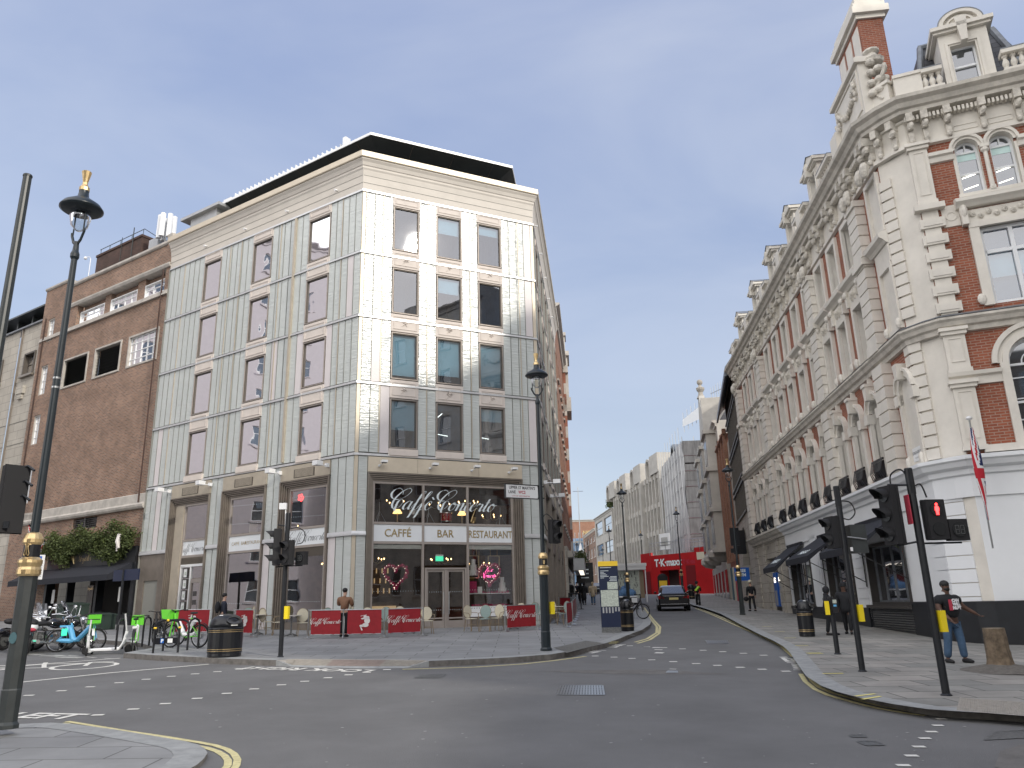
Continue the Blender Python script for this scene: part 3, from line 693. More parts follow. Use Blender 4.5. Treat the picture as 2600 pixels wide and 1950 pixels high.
# windows
def flower(mb, fr, s, z, kind):
    k = kind % 5
    n = (5, 9, 6, 5, 12)[k]; r = (.13, .10, .12, .11, .13)[k]
    for i in range(n):
        a = 2*pi*i/n+.3*kind; rr = r*(.75+.25*((i*7+kind) % 3)/2)
        c = fr.P(s+fr.sg*rr*.75*cos(a), .045, z+rr*.75*sin(a)); q = Matrix.Rotation(a, 3, 'Y')
        mb.ball(c, (rr*.42, .025, rr*.2 if n < 8 else rr*.13), 8, 4, mtx=Matrix.Rotation(math.atan2(fr.u.y, fr.u.x)*1.0, 3, 'Z') @ Matrix.Rotation(-a, 3, 'Y'))
    mb.ball(fr.P(s, .055, z), (.04, .04, .04), 8, 4)
    mb.tube([fr.P(s-fr.sg*.03, .04, z-.05), fr.P(s-fr.sg*.14, .045, z-.14-.02*k)], .009, 5)
def office_window(fr, s0, s1, z0, z1, blind, glass, lit=0, sill=False):
    f = MB(); f.rect_frame(fr, s0-.05, s1+.05, z0-.05, z1+.05, .03, -.12, .03, 0); f.rect_frame(fr, s0-.015, s1+.015, z0-.015, z1+.015, .03, -.14, -.0, 1)
    wd = f.build('window', ['taupe_frame', 'bronze_dark'], cafe)
    g = MB(); g.face([fr.P(s0, -.05, z0), fr.P(s1, -.05, z0), fr.P(s1, -.05, z1), fr.P(s0, -.05, z1)]); g.build('pane', glass, wd)
    r = MB(); r.box(fr, s0-.01, s1+.01, -1.6, -.16, z0-.3, z1+.06)
    # room: open towards the glass
    r.f = [q for i, q in enumerate(r.f) if i != 3]; r.m = r.m[:len(r.f)]; r.build('room', 'room_dark', wd)
    if blind > 0:
        q = MB(); q.box(fr, s0+.02, s1-.02-.0, -.16, -.15, z1-(z1-z0)*blind, z1); q.build('blind', 'blind', wd)
    if lit:
        q = MB()
        if lit & 1: q.tube([fr.P(s0+.05, -.55, z0+1.30), fr.P(s0+.65, -1.25, z1-.05)], .018, 5)
        if lit & 2: q.tube([fr.P(s0+.05, -1.4, z1-.85), fr.P(s1-.05, -1.4, z1-.95)], .013, 5)
        q.build('ceiling_light', 'strip_light', wd)
bl = {(0, 0): .42, (0, 1): .99, (0, 2): 0.28, (1, 0): .92, (1, 1): .82, (1, 2): .97, (2, 0): 0, (2, 1): .36, (2, 2): 0, (3, 0): 0, (3, 1): .38, (3, 2): .22}
bl[(0, 0)] = .62; bl[(0, 1)] = 0
spA = MB(); rl = MB(); k = 0
for ci, c in enumerate(colsA):
    for fi, f in enumerate(floors):
        office_window(FA, c[0], c[1], f[0], f[1], bl[(fi, ci)], 'glass_office', {(0, 1): 3, (0, 2): 3}.get((fi, ci), 0))
def spandrel(fr, s0, s1, z0, z1, kind=None):
    mb = MB(); mb.box(fr, s0-.085, s1+.085, -.05, .03, z0, z1); mb.rect_frame(fr, s0+.01, s1-.01, z0+.10, z1-.10, .028, .03, .05)
    if kind is not None: flower(mb, fr, (s0+s1)/2, (z0+z1)/2, kind)
    mb.build('spandrel', 'stone_pink', cafe)
kk = [[3, 1, 2], [4, 0, 1], [0, 3, 2]]
for fr, cols in ((FA, colsA), (FB, colsB), (FE, colsE)):
    for ci, c in enumerate(cols):
        for j in range(3): spandrel(fr, c[0], c[1], floors[j][1]+.09, floors[j+1][0]-.09, kk[j][ci]+ci*3+j if fr is FA else None)
        spandrel(fr, c[0], c[1], 17.84, 18.30)
        mb = MB(); mb.box(fr, c[0]-.085, c[1]+.085, -.05, .07, 7.24, 7.54); mb.box(fr, c[0]-.06, c[1]+.06, .07, .10, 7.28, 7.46); mb.build('sill', 'stone_pink', cafe)
for ci, c in enumerate(colsB):
    for fi, f in enumerate(floors): office_window(FB, c[0], c[1], f[0], f[1], 0, 'glass_office_side')
for ci, c in enumerate(colsE):
    for fi, f in enumerate(floors): office_window(FE, c[0], c[1], f[0], f[1], 0, 'glass_dark')
# cornice, parapet and canopy
mb = MB(); mb.sweep(path, [(-.05, 18.31), (.02, 18.31), (.03, 18.62), (.035, 18.63), (.045, 18.95), (.05, 18.96), (.085, 19.2), (.12, 19.27), (.12, 19.36), (.15, 19.38), (.20, 19.52), (.27, 19.62), (.27, 19.66), (-.05, 19.66)])
mb.build('cornice', 'stone_cornice', cafe)
mb = MB(); mb.sweep(path, [(-.3, 19.67), (.31, 19.67), (.33, 19.70), (.33, 19.94), (-.3, 19.96)]); mb.build('parapet_cap', 'beige_light', cafe)
jm = MB()
for fr, L in ((FA, LA), (FB, LB)):
    for z in (18.63, 18.96): jm.box(fr, 0, L, .0, .055 if z > 18.7 else .042, z-.006, z+.006)
jm.build('cornice_joint', 'joint', cafe)
rf = MB(); rf.face([(p.x, p.y, 19.7) for p in (FB.P(LB, -.2, 0), FA.P(0, -.2, 0), FA.P(LA, -.2, 0), FE.P(LE, -.2, 0), FB.P(LB, -16, 0))]); rf.build('roof_deck', 'lead', cafe)
e0 = Vector((-15.87, 35.24)); e1 = Vector((-5.78, 28.61)); e2 = Vector((.26, 31.52)); e3 = Vector((.26+17*sin(Rd(6)), 31.52+17*cos(Rd(6))))
mb = MB(); pth = [e0, e1, e2, e3]
mb.sweep(pth, [(-2.3, 20.15), (-.06, 21.22), (0, 21.24), (0, 21.34), (-2.4, 21.36)], 0); cano = mb.build('canopy', ['soffit_dark'], cafe)
mb = MB(); mb.sweep(pth, [(-.02, 21.25), (.035, 21.25), (.035, 21.37), (-.02, 21.37)]); mb.build('canopy_edge', 'white_metal', cafe)
mb = MB(); mb.sweep(pth, [(-2.35, 19.7), (-2.3, 19.7), (-2.3, 20.6), (-2.35, 20.6)]); mb.build('attic_wall', 'bronze_dark', cafe)
mb = MB()
for a, b_ in ((e0, e1), (e1, e2)):
    d_ = (b_-a); n_ = int(d_.length/1.9)
    nn = Vector((d_.normalized().y, -d_.normalized().x))
    for i in range(1, n_+1):
        p = a.lerp(b_, i/(n_+.5)); q = p-nn*2.2; mb.tube([(p.x-nn.x*.05, p.y-nn.y*.05, 21.21), (q.x, q.y, 20.19)], .012, 4)
mb.build('soffit_joint', 'bronze_dark', cafe)
# louvred white screen on the roof
mb = MB(); a = FB.P(2.75, -1.5, 0); b_ = FB.P(10.6, -1.5, 0)
for i in range(27):
    p = a.lerp(b_, i/26); mb.box(Fr(p.x, p.y, -57.04, -1), -.02, .02, -.28, 0, 21.98, 22.44)
    mb.box(Fr(p.x, p.y, -57.04, -1), -.02, .27, -.28, -.26, 22.0, 22.42)
mb.box(FB, 2.6, 11.0, -1.62, -1.52, 21.9, 21.98); mb.box(FB, 2.6, 2.8, -1.7, -1.4, 21.9, 22.62); mb.box(FB, 10.7, 11.3, -1.8, -1.35, 21.6, 22.2)
for s_ in (3.5, 6, 8.5, 10.5): mb.box(FB, s_, s_+.12, -1.6, -1.5, 21.2, 21.95)
mb.build('louvre_screen', 'white_metal', cafe)
mb = MB(); mb.box(FB, 10.4, 12.5, -2.4, -.4, 19.7, 21.05); mb.box(FB, 10.0, 13.1, -2.9, -.2, 21.05, 21.2); mb.build('plant_housing', 'grey_metal', cafe)
sp = MB()
for s_ in (.9, 4.0, 6.9, 9.9): sp.tube([FB.P(s_*.98+.6, .03, 18.75), FB.P(s_*.98+.6, .18, 18.72)], [.04, .05], 8)
for s_ in (1, 4, 7, 10, 13): sp.tube([FE.P(s_, .03, 18.75), FE.P(s_, .18, 18.72)], [.04, .05], 8)
sp.build('spotlight', 'white_metal', cafe)
# ---- shopfronts
def stepped(fr, s0, s1, z0, z1, gs0, gs1, gz1):
    mb = MB(); n = 5
    for i in range(n):
        a = s0+(gs0-s0)*i/n; b_ = s1+(gs1-s1)*i/n; t = z1+(gz1-z1)*i/n; w_ = abs(gs0-s0)/n
        mb.box(fr, a, a+w_*.80, -.12-.03*i, .09-.045*i, z0, t, 0); mb.box(fr, b_-abs(s1-gs1)/n*.80, b_, -.12-.03*i, .09-.045*i, z0, t, 0)
        mb.box(fr, a+w_*.8, b_-abs(s1-gs1)/n*.8, -.12-.03*i, .09-.045*i, t-(z1-gz1)/n*.72, t, 0)
        mb.box(fr, a+w_*.80, a+w_, -.2-.03*i, -.02-.045*i, z0, t-.02, 1); mb.box(fr, b_-w_, b_-w_*.8, -.2-.03*i, -.02-.045*i, z0, t-.02, 1)
        mb.box(fr, a+w_, b_-w_, -.2-.03*i, -.02-.045*i, t-(z1-gz1)/n, t-(z1-gz1)/n*.72, 1)
    return mb.build('shopfront_frame', ['bronze_frame', 'bronze_dark'], cafe)
stepped(FA, .51, 6.90, .75, 6.60, .77, 6.51, 6.29); stepped(FB, 1.22, 3.97, .8, 6.60, 1.49, 3.57, 6.29); stepped(FB, 4.82, 7.57, .8, 6.60, 5.10, 7.20, 6.29); stepped(FB, 8.40, 11.15, .8, 6.60, 8.67, 10.88, 6.29)
mb = MB()
for a, b_ in ((.51, 2.44), (2.45, 4.98), (4.99, 6.90)): mb.box(FA, a, b_, -.05, .05, 6.62, 7.19)
mb.build('fascia', 'beige_light', cafe)
mb = MB()
for a, b_ in shopB: mb.box(FB, a, b_, -.05, .05, 6.62, 7.19, 0); mb.box(FB, a+(b_-a)*.3, a+(b_-a)*.72, .05, .06, 6.68, 7.02, 1)
for a, b_ in shopB:
    for i in range(7): mb.box(FB, a+(b_-a)*.32, a+(b_-a)*.70, .06, .068, 6.71+.044*i, 6.735+.044*i, 0)
for a, b_ in shopE: mb.box(FE, a, b_, -.05, .05, 6.62, 7.19, 0)
mb.build('fascia', ['beige_metal', 'bronze_dark'], cafe)
# mullions, sign bands and glazing, front
GD = -.17
def bars(fr, V, H, s0, s1, z0, z1, w_=.045):
    mb = MB()
    for v in V: mb.box(fr, v-w_, v+w_, GD-.04, GD+.05, z0, z1)
    for h in H: mb.box(fr, s0, s1, GD-.038, GD+.048, h-.045, h+.045)
    return mb.build('glazing_bar', 'taupe_frame', cafe)
bars(FA, (.79, 2.74, 4.56, 6.50), (6.26, 4.75, 4.04), .77, 6.51, .8, 6.29)
bars(FB, (1.51, 3.55), (6.26, 4.74, 4.05), 1.5, 3.56, .8, 6.29); bars(FB, (5.12, 7.18), (6.26, 4.74, 4.05), 5.1, 7.2, .8, 6.29); bars(FB, (8.69, 10.30), (6.26, 4.74, 4.06), 8.67, 10.88, .8, 6.29)
def pane(fr, s0, s1, z0, z1, mt='glass_shop', d=GD, name='shop_window'):
    mb = MB(); mb.face([fr.P(s0, d, z0), fr.P(s1, d, z0), fr.P(s1, d, z1), fr.P(s0, d, z1)]); return mb.build(name, mt, cafe)
for a, b_ in ((.83, 2.7), (2.78, 4.52), (4.6, 6.46)): pane(FA, a, b_, 4.8, 6.22)
pane(FA, .83, 2.7, 1.35, 3.99); pane(FA, 4.6, 6.46, 1.35, 3.99); pane(FA, 2.84, 4.48, 3.22, 3.97)
for a, b_ in ((1.56, 3.5), (5.17, 7.13), (8.75, 10.26)): pane(FB, a, b_, 4.8, 6.22)
for a, b_ in ((1.56, 3.5), (5.17, 7.13)): pane(FB, a, b_, 1.3, 3.99)
mb = MB()
for a, b_ in ((.83, 2.7), (2.79, 4.52), (4.6, 6.46)): mb.box(FA, a, b_, GD-.03, GD+.02, 4.09, 4.70)
sA = mb.build('sign_band', 'sign_white', cafe)
for t, s_, w_ in (('CAFFÉ', 1.76, 1), ('BAR', 3.64, 1), ('RESTAURANT', 5.53, .82)): wall_text(t, .40, FA, s_, GD+.026, 4.26, 'gold', sA, bold=.006, xs=.93*w_, sp=1.0)
mb = MB()
for a, b_ in ((1.56, 3.5), (5.17, 7.13), (8.75, 10.26)): mb.box(FB, a, b_, GD-.03, GD+.02, 4.1, 4.69)
sB = mb.build('sign_band', 'sign_white', cafe)
for t, s_ in (('CAFFÉ', 6.72), ('BAR', 6.20), ('RESTAURANT', 5.60)): wall_text(t, .19, FB, s_, GD+.026, 4.33, 'gold', sB, xs=.9)
# script lettering drawn from pen strokes (unit: x height 1)
GLY = {
 'C': ([[(1.15, 1.75), (1.05, 2.1), (.55, 2.45), (0, 2.3), (-.25, 1.8), (.1, 1.25), (.9, 1.15), (1.7, 1.6), (2.05, 2.2), (1.7, 2.5), (1.0, 2.1), (.45, 1.3), (.35, .55), (.7, .05), (1.3, .25), (1.55, .8), (1.3, 1.15), (.95, .9), (.9, .1), (1.0, -.25)]], 1.75),
 'a': ([[(.85, .85), (.55, 1.0), (.15, .6), (.1, .15), (.35, 0), (.75, .45), (.9, .95)], [(.9, .95), (.75, .2), (.9, 0), (1.2, .3)]], 1.12),
 'f': ([[(-.05, .3), (.5, 1.1), (.95, 1.9), (1.05, 2.15), (.85, 2.2), (.6, 1.7), (.35, .6), (.15, -.5), (.02, -.95)], [(.3, .05), (.55, .0), (.85, .35)]], .78),
 'e': ([[(.1, .45), (.6, .65), (.7, .95), (.45, 1.0), (.12, .6), (.12, .15), (.4, 0), (.9, .4)]], .82),
 'o': ([[(.5, 1.0), (.12, .6), (.12, .15), (.4, 0), (.75, .4), (.72, .85), (.5, 1.0), (.6, .75), (1.05, .8)]], .95),
 'n': ([[(0, .6), (.2, .95), (.2, .6), (.1, 0)], [(.12, .2), (.5, .85), (.75, .98), (.78, .7), (.68, .1), (.85, 0), (1.1, .3)]], 1.08),
 'c': ([[(.65, .8), (.6, 1.0), (.35, .9), (.1, .45), (.18, .05), (.45, 0), (.85, .4)]], .78),
 'r': ([[(0, .6), (.25, 1.0), (.3, .85), (.7, .85), (.55, .2), (.65, 0), (.95, .3)]], .88),
 't': ([[(.0, .4), (.35, 1.0), (.5, 1.55), (.38, .9), (.2, .2), (.35, 0), (.75, .35)], [(.15, 1.08), (.75, 1.12)]], .68),
 'L': ([[(.2, 1.6), (.1, 2.1), (.6, 2.3), (.9, 1.9), (.6, 1.0), (.2, .2), (0, .1), (.3, 0), (.9, .1), (1.3, .3)]], 1.2),
 'v': ([[(0, .7), (.2, .95), (.3, .2), (.4, 0), (.75, .6), (.8, .95), (1.0, .85)]], .9),
 ' ': ([], .55)}
def catmull(P, n=5):
    o = []
    for i in range(len(P)-1):
        p0 = P[max(i-1, 0)]; p1 = P[i]; p2 = P[i+1]; p3 = P[min(i+2, len(P)-1)]
        for k in range(n):
            t = k/n; o.append(tuple(.5*((2*p1[j])+(-p0[j]+p2[j])*t+(2*p0[j]-5*p1[j]+4*p2[j]-p3[j])*t*t+(-p0[j]+3*p1[j]-3*p2[j]+p3[j])*t**3) for j in (0, 1)))
    o.append(P[-1]); return o
def script(body, h, fn, mt, parent, slant=.42, w_=.15, name='script_lettering', loc=None, seg=5):
    """h: height of a small letter; fn maps (x, y) in metres from the centre of the text"""
    W = 0; S = []
    for ch in body:
        g = 'e' if ch == 'è' else ch
        for P in GLY[g][0]: S.append([(W+x, y) for x, y in P])
        if ch == 'è': S.append([(W+.55, 1.55), (W+.85, 1.25)])
        W += GLY[g][1]
    mb = MB()
    for P in S:
        Q = catmull(P, seg); n = len(Q)
        for i in range(n-1):
            a, b_ = Q[i], Q[i+1]; dx, dy = b_[0]-a[0], b_[1]-a[1]; l_ = math.hypot(dx, dy) or 1e-6
            wd = w_*(.28+.85*max(0, -dy/l_)**1.2)
            if i == 0: pw = wd
            q = []
            for (x, y), ww in ((a, pw), (b_, wd)):
                for sg in (-1, 1): q.append((x+sg*ww*.5*(.95 if abs(dy) > .2*l_ else .3), y+sg*ww*.5*(.15 if abs(dy) > .2*l_ else 1)))
            pw = wd; q = [q[0], q[2], q[3], q[1]]
            mb.face([fn(((x+y*slant)-W/2-.3)*h, y*h) for x, y in q])
    return mb.build(name, mt, parent, loc=loc)
script('Caffè Concerto', .345, lambda x, y: FA.P(3.60+x*.92, GD+.03, 5.28+y*.93), 'script_white', cafe, seg=7, w_=.24)
script('Caffè Concerto', .155, lambda x, y: FB.P(9.5-x*.86, GD+.03, 4.25+y), 'script_black', sB); script('Caffè Concerto', .17, lambda x, y: FB.P(2.52-x*.9, GD+.03, 4.24+y), 'script_black', sB)
# doors on the front
mb = MB(); mb.rect_frame(FA, 2.82, 4.50, .82, 3.13, .07, GD-.07, GD+.06, 0, False); mb.box(FA, 3.60, 3.71, GD-.06, GD+.05, .84, 3.05); dr = mb.build('door_frame', 'taupe_frame', cafe)
for a, b_ in ((2.90, 3.59), (3.72, 4.41)):
    mb = MB(); mb.rect_frame(FA, a, b_, .86, 3.04, .06, GD-.04, GD+.02); mb.box(FA, a+.06, b_-.06, GD-.04, GD+.02, .92, 1.22); mb.box(FA, a+.06, b_-.06, GD-.03, GD+.03, 1.28, 1.33)
    d = mb.build('door', 'taupe_frame', cafe); g = MB(); g.face([FA.P(x, GD, z) for x, z in ((a+.05, 1.3), (b_-.05, 1.3), (b_-.05, 2.99), (a+.05, 2.99))]); g.build('pane', 'glass_shop', d)
    x = b_-.04 if a < 3 else a+.04
    h = MB(); h.tube([FA.P(x, GD+.10, 1.45), FA.P(x, GD+.10, 2.25)], .016, 8); h.tube([FA.P(x, GD+.10, 1.52), FA.P(x, GD, 1.52)], .01, 6); h.tube([FA.P(x, GD+.10, 2.18), FA.P(x, GD, 2.18)], .01, 6); h.build('handle', 'steel', d)
    t = MB()
    for k in range(6):
        for z in (1.60, 2.25): t.disc(FA.P(a+.12+k*.09, GD+.006, z), .012, FA.n, .004, 8)
    t.build('glass_dots', 'script_white', d)
# stall boards
mb = MB(); mb.box(FA, .83, 2.7, GD-.1, GD+.03, .7, 1.34); mb.box(FA, 4.6, 6.46, GD-.1, GD+.03, .7, 1.30); mb.box(FB, 1.56, 3.5, GD-.1, GD+.03, .7, 1.29); mb.box(FB, 5.17, 7.13, GD-.1, GD+.03, .7, 1.29); mb.build('stall_riser', 'bronze_frame', cafe)
mb = MB(); mb.box(FA, 4.62, 6.44, GD-.02, GD+.05, 1.32, 1.68); mb.build('display_counter_front', 'panel_white', cafe)
dt = MB()
for k in range(17): dt.disc(FA.P(4.7+k*.102, GD+.056, 1.63), .016, FA.n, .004, 8, 0)
dt.build('counter_dots', 'script_black', cafe)
# light roller blind boxes over the lower windows
mb = MB(); mb.box(FA, .83, 2.70, GD-.09, GD-.01, 3.82, 3.98); mb.box(FA, 4.60, 6.46, GD-.09, GD-.01, 3.82, 3.98); mb.build('blind_box', 'clad_glass', cafe)
# left bay: door, posters, beige side panel, end wall with doorway
mb = MB(); mb.box(FB, 10.32, 10.88, -.2, -.08, .8, 6.27); mb.box(FB, 8.75, 10.28, GD-.05, GD+.03, 3.72, 4.02); mb.build('side_panel', 'beige_metal', cafe)
mb = MB()
for i in range(9): mb.box(FB, 8.78, 10.25, GD+.03, GD+.05, 3.74+i*.03, 3.755+i*.03)
mb.box(FB, 1.58, 3.48, GD-.04, GD+.02, 3.66, 4.0)
mb.build('vent_grille', 'bronze_dark', cafe)
mb = MB(); mb.rect_frame(FB, 8.76, 9.46, .85, 3.0, .06, GD-.06, GD+.05); mb.box(FB, 8.76, 9.46, GD-.05, GD+.04, 3.0, 3.12); d = mb.build('door', 'taupe_frame', cafe)
g = MB(); g.face([FB.P(x, GD, z) for x, z in ((8.8, .9), (9.42, .9), (9.42, 2.95), (8.8, 2.95))]); g.build('pane', 'glass_shop', d)
h = MB(); h.tube([FB.P(8.86, GD+.09, 1.3), FB.P(8.86, GD+.09, 2.2)], .015, 6); h.build('handle', 'steel', d)
p = MB(); 
for z in (2.05, 2.4): p.box(FB, 9.05, 9.3, GD+.004, GD+.008, z, z+.2)
p.build('notice', 'screen', d)
mb = MB(); mb.rect_frame(FB, 9.52, 10.26, .85, 3.66, .05, GD-.06, GD+.05); mb.box(FB, 8.75, 10.26, GD-.06, GD+.05, 3.62, 3.72); mb.build('side_light_frame', 'panel_white', cafe)
pane(FB, 9.56, 10.22, .9, 3.62); pane(FB, 8.8, 9.44, 3.14, 3.6)
for i in range(4):
    z = 1.78+i*.46; fr_ = MB(); fr_.rect_frame(FB, 9.74, 10.06, z, z+.42, .035, GD+.01, GD+.045, 0); fr_.box(FB, 9.77, 10.03, GD+.01, GD+.025, z+.03, z+.39, 1); fr_.box(FB, 9.84, 9.96, GD+.025, GD+.028, z+.12, z+.26, 2); fr_.build('menu_frame', ['screen', 'panel_white', 'map_paper'], cafe)
mb = MB(); mb.wall(FB, 11.16, LB, .3, 4.26, .0, .8, [(11.66, 12.69, .3, 3.14)]); mb.box(FB, 11.6, 12.75, -.85, -.8, .3, 3.2); mb.build('end_wall', 'bronze_frame', cafe)
mb = MB(); mb.sweep([FB.P(LB+.02, .0, 0), FB.P(LB-.02, 0, 0)], [(-.1, .3), (.06, .3), (.06, 18.3), (-.1, 18.3)]); mb.build('edge_trim', 'joint', cafe)
# arm lamps on the fascia
def arm_lamp(fr, s, z, side=1):
    mb = MB(); mb.tube([fr.P(s, .05, z-.07), fr.P(s, .13, z-.07)], .045, 8, 0); mb.tube([fr.P(s, .12, z-.08), fr.P(s+.10*side*fr.sg, .34, z+.0)], .012, 6, 0)
    c = s+.11*side*fr.sg; mb.box(fr, c-.11, c+.11, .28, .50, z+.0, z+.09, 0); mb.box(fr, c-.09, c+.09, .30, .48, z-.012, z, 1)
    for k in range(4): mb.box(fr, c-.09+k*.05, c-.075+k*.05, .26, .28, z+.01, z+.08, 1)
    mb.build('arm_lamp', ['white_metal', 'iron'], cafe)
for s_ in (.92, 2.92, 4.66, 6.28): arm_lamp(FA, s_, 6.92)
for s_ in (1.30, 3.95, 8.33, 11.25): 
    mb = MB(); z = 6.95; mb.box(FB, s_-.05, s_+.05, .05, .2, z-.05, z+.09); mb.tube([FB.P(s_, .2, z), FB.P(s_, .62, z-.02)], .02, 6); mb.box(FB, s_-.13, s_+.13, .45, .75, z-.05, z+.12); mb.build('arm_lamp', 'white_metal', cafe)
for s_ in (.6, 4.9): 
    mb = MB(); z = 6.6; mb.box(FE, s_-.05, s_+.05, .05, .2, z-.05, z+.09); mb.tube([FE.P(s_, .2, z), FE.P(s_, .62, z-.02)], .02, 6); mb.box(FE, s_-.13, s_+.13, .45, .75, z-.05, z+.12); mb.build('arm_lamp', 'white_metal', cafe)
# shop openings on the street side
for a, b_ in shopE:
    mb = MB(); mb.rect_frame(FE, a, b_, .9, 6.6, .22, -.15, .07); mb.box(FE, a, b_, -.12, .02, 4.05, 4.75); mb.build('shopfront_frame', 'bronze_frame', cafe)
    pane(FE, a+.22, b_-.22, .9, 6.4, 'glass_dark', -.1)
# string course of the street side: grey granite piers beyond the glass
# ---- café interior shell
mb = MB(); I = lambda s, d: FA.P(s, d, 0)
cor = [FB.P(LB-.3, -.3, 0), FB.P(.0, -.35, 0)+Vector((.2, .25, 0)), FA.P(LA-.4, -.35, 0), FE.P(12, -.5, 0), FB.P(LB-.3, -9, 0)]
for z, nm in ((.80, 0), (4.42, 1), (7.1, 2)): mb.face([(p.x, p.y, z) for p in cor], nm)
mb.face([(p.x, p.y, 4.38) for p in cor], 2)
bw = [FB.P(12.5, -3.6, 0), FB.P(5, -4.6, 0), FA.P(2.5, -5.2, 0), FA.P(6.9, -4.4, 0)]
for i in range(3):
    a, b_ = bw[i], bw[i+1]; mb.face([(a.x, a.y, .8), (b_.x, b_.y, .8), (b_.x, b_.y, 7.1), (a.x, a.y, 7.1)], 1)
mb.build('interior', ['timber_dark', 'room_brown', 'room_dark'], cafe)
# ------------------------------------------------------------------ brown brick building and its neighbour
bb = thing('brick_building', 'tall brown brick building with louvred panels left of the glass clad building', 'building', (-21, 40, 0))
def opening_frame(fr, s0, s1, z0, z1, parent, nx, nz, mt='stucco', wd=.07, d=-.12, gl='glass_dark', bar='panel_white', nm='window', out=.02, bw=.022):
    f = MB(); f.rect_frame(fr, s0, s1, z0, z1, wd, d-.05, out); w_ = f.build(nm, mt, parent)
    b = MB()
    for i in range(1, nx): x = s0+(s1-s0)*i/nx; b.box(fr, x-bw, x+bw, d-.03, d+.03, z0+wd, z1-wd)
    for i in range(1, nz): z = z0+(z1-z0)*i/nz; b.box(fr, s0+wd, s1-wd, d-.028, d+.028, z-bw, z+bw)
    b.rect_frame(fr, s0+wd, s1-wd, z0+wd, z1-wd, bw*1.3, d-.03, d+.035)
    b.build('glazing_bar', bar, w_)
    g = MB(); g.face([fr.P(s0+wd, d, z0+wd), fr.P(s1-wd, d, z0+wd), fr.P(s1-wd, d, z1-wd), fr.P(s0+wd, d, z1-wd)]); g.build('pane', gl, w_); return w_
X0, X1, XL = 13.17, 23.0, 25.55
mb = MB()
H = [(13.62, 16.2, 13.7, 15.36), (16.85, 19.32, 13.7, 15.36), (19.99, 22.46, 13.7, 15.36)]
mb.wall(FB, X0, X1, 6.42, 17.0, -.02, .25, H); mb.wall(FB, X1, XL, .2, 20.3, .06, .3, [(24.1, 24.84, 13.7, 15.45), (24.1, 24.84, 10.85, 12.55), (24.1, 24.84, 7.6, 9.6), (24.1, 24.84, 16.9, 18.3)])
mb.wall(FB, X0, 13.6, 17.0, 18.6, -.02, .3); mb.box(FB, 21.9, X1, -.35, -.02, 17.0, 18.6)
mb.wall(FB, X0, X1, 18.6, 19.9, -.02, .3); mb.box(FB, X0, 13.55, -.3, .05, 18.6, 20.2); mb.wall(FB, X0, X1, .2, 6.42, -.04, .5, [(13.4, 20.9, .2, 4.4), (17.2, 19.35, 5.85, 6.38)])
mb.box(FB, 13.6, 21.9, -.45, -.42, 17.0, 18.6); mb.box(FB, X0, XL, -9, -8.8, 0, 20); mb.box(FB, X0, X0+.02, -9, -.3, 18.0, 20.0); mb.box(FB, XL-.02, XL, -9, -.3, 17.0, 20.2)
mb.build('wall', 'brick_brown', bb)
mb = MB(); pB = lambda a, b_: [FB.P(b_, 0, 0), FB.P(a, 0, 0)]
mb.sweep(pB(X0, XL+.02), [(-.4, 17.0), (.12, 17.0), (.12, 17.08), (.07, 17.1), (.07, 17.24), (-.4, 17.28)]); mb.sweep(pB(X0, X1), [(-.4, 18.50), (.06, 18.50), (.12, 18.62), (.12, 18.70), (-.1, 18.72)])
mb.sweep(pB(13.5, X1), [(-.3, 19.82), (.04, 19.82), (.1, 19.88), (.1, 20.0), (-.3, 20.04)]); mb.sweep(pB(X1, XL), [(-.3, 20.2), (.1, 20.2), (.16, 20.27), (.16, 20.36), (-.3, 20.4)]); mb.sweep(pB(X0-.02, 13.58), [(-.3, 20.15), (.1, 20.15), (.13, 20.3), (-.3, 20.36)])
mb.build('coping', 'stone_band', bb)
mb = MB(); mb.sweep(pB(X0, XL), [(-.1, 6.42), (.10, 6.42), (.16, 6.50), (.18, 6.60), (.10, 6.66), (.06, 6.70), (.06, 7.08), (.03, 7.12), (-.1, 7.12)]); mb.build('stone_band', 'stone_band', bb)
mb = MB()
for x in (13.62, 22.82, 25.1): mb.tube([FB.P(x, .1, 6.7), FB.P(x, .1, 18.4)], .035, 6)
mb.build('downpipe', 'brick_dark', bb)
for a, b_, n in ((19.38, 21.85, 4), (16.30, 18.80, 4), (13.65, 15.62, 3)):
    opening_frame(FB, a, b_, 17.2, 18.12, bb, n, 3, 'panel_white', .05, -.3, 'glass_office_side', 'panel_white', out=-.2)
for a, b_ in ((18.80, 19.38), (15.62, 16.30)): m_ = MB(); m_.box(FB, a, b_, -.42, -.2, 17.2, 18.5); m_.build('pier', 'brick_brown', bb)
opening_frame(FB, 13.60, 16.20, 13.68, 15.38, bb, 5, 4, 'stone_band', .09, -.12, 'glass_office_side')
for a, b_, n, mt in ((16.83, 19.33, 9, 'screen'), (19.97, 22.48, 26, 'post_grey')):
    f = MB(); f.rect_frame(FB, a, b_, 13.68, 15.38, .09, -.2, .03, 0); w_ = f.build('louvre_panel', 'stone_band', bb)
    l2 = MB()
    for i in range(n):
        z = 13.8+1.48*i/n; l2.add([FB.P(a+.09, -.22, z+.10 if n < 12 else z+.03), FB.P(b_-.09, -.22, z+.10 if n < 12 else z+.03), FB.P(b_-.09, -.08, z), FB.P(a+.09, -.08, z)], [(0, 1, 2, 3)])
    l2.build('slats', mt, w_); k_ = MB(); k_.box(FB, a+.08, b_-.08, -.3, -.24, 13.75, 15.3); k_.build('backing', 'screen', w_)
for z0, z1 in ((13.7, 15.45), (10.85, 12.55), (7.6, 9.6), (16.9, 18.3)): opening_frame(FB, 24.1, 24.84, z0, z1, bb, 2, 4, 'stone_band', .07, -.08, 'glass_office_side')
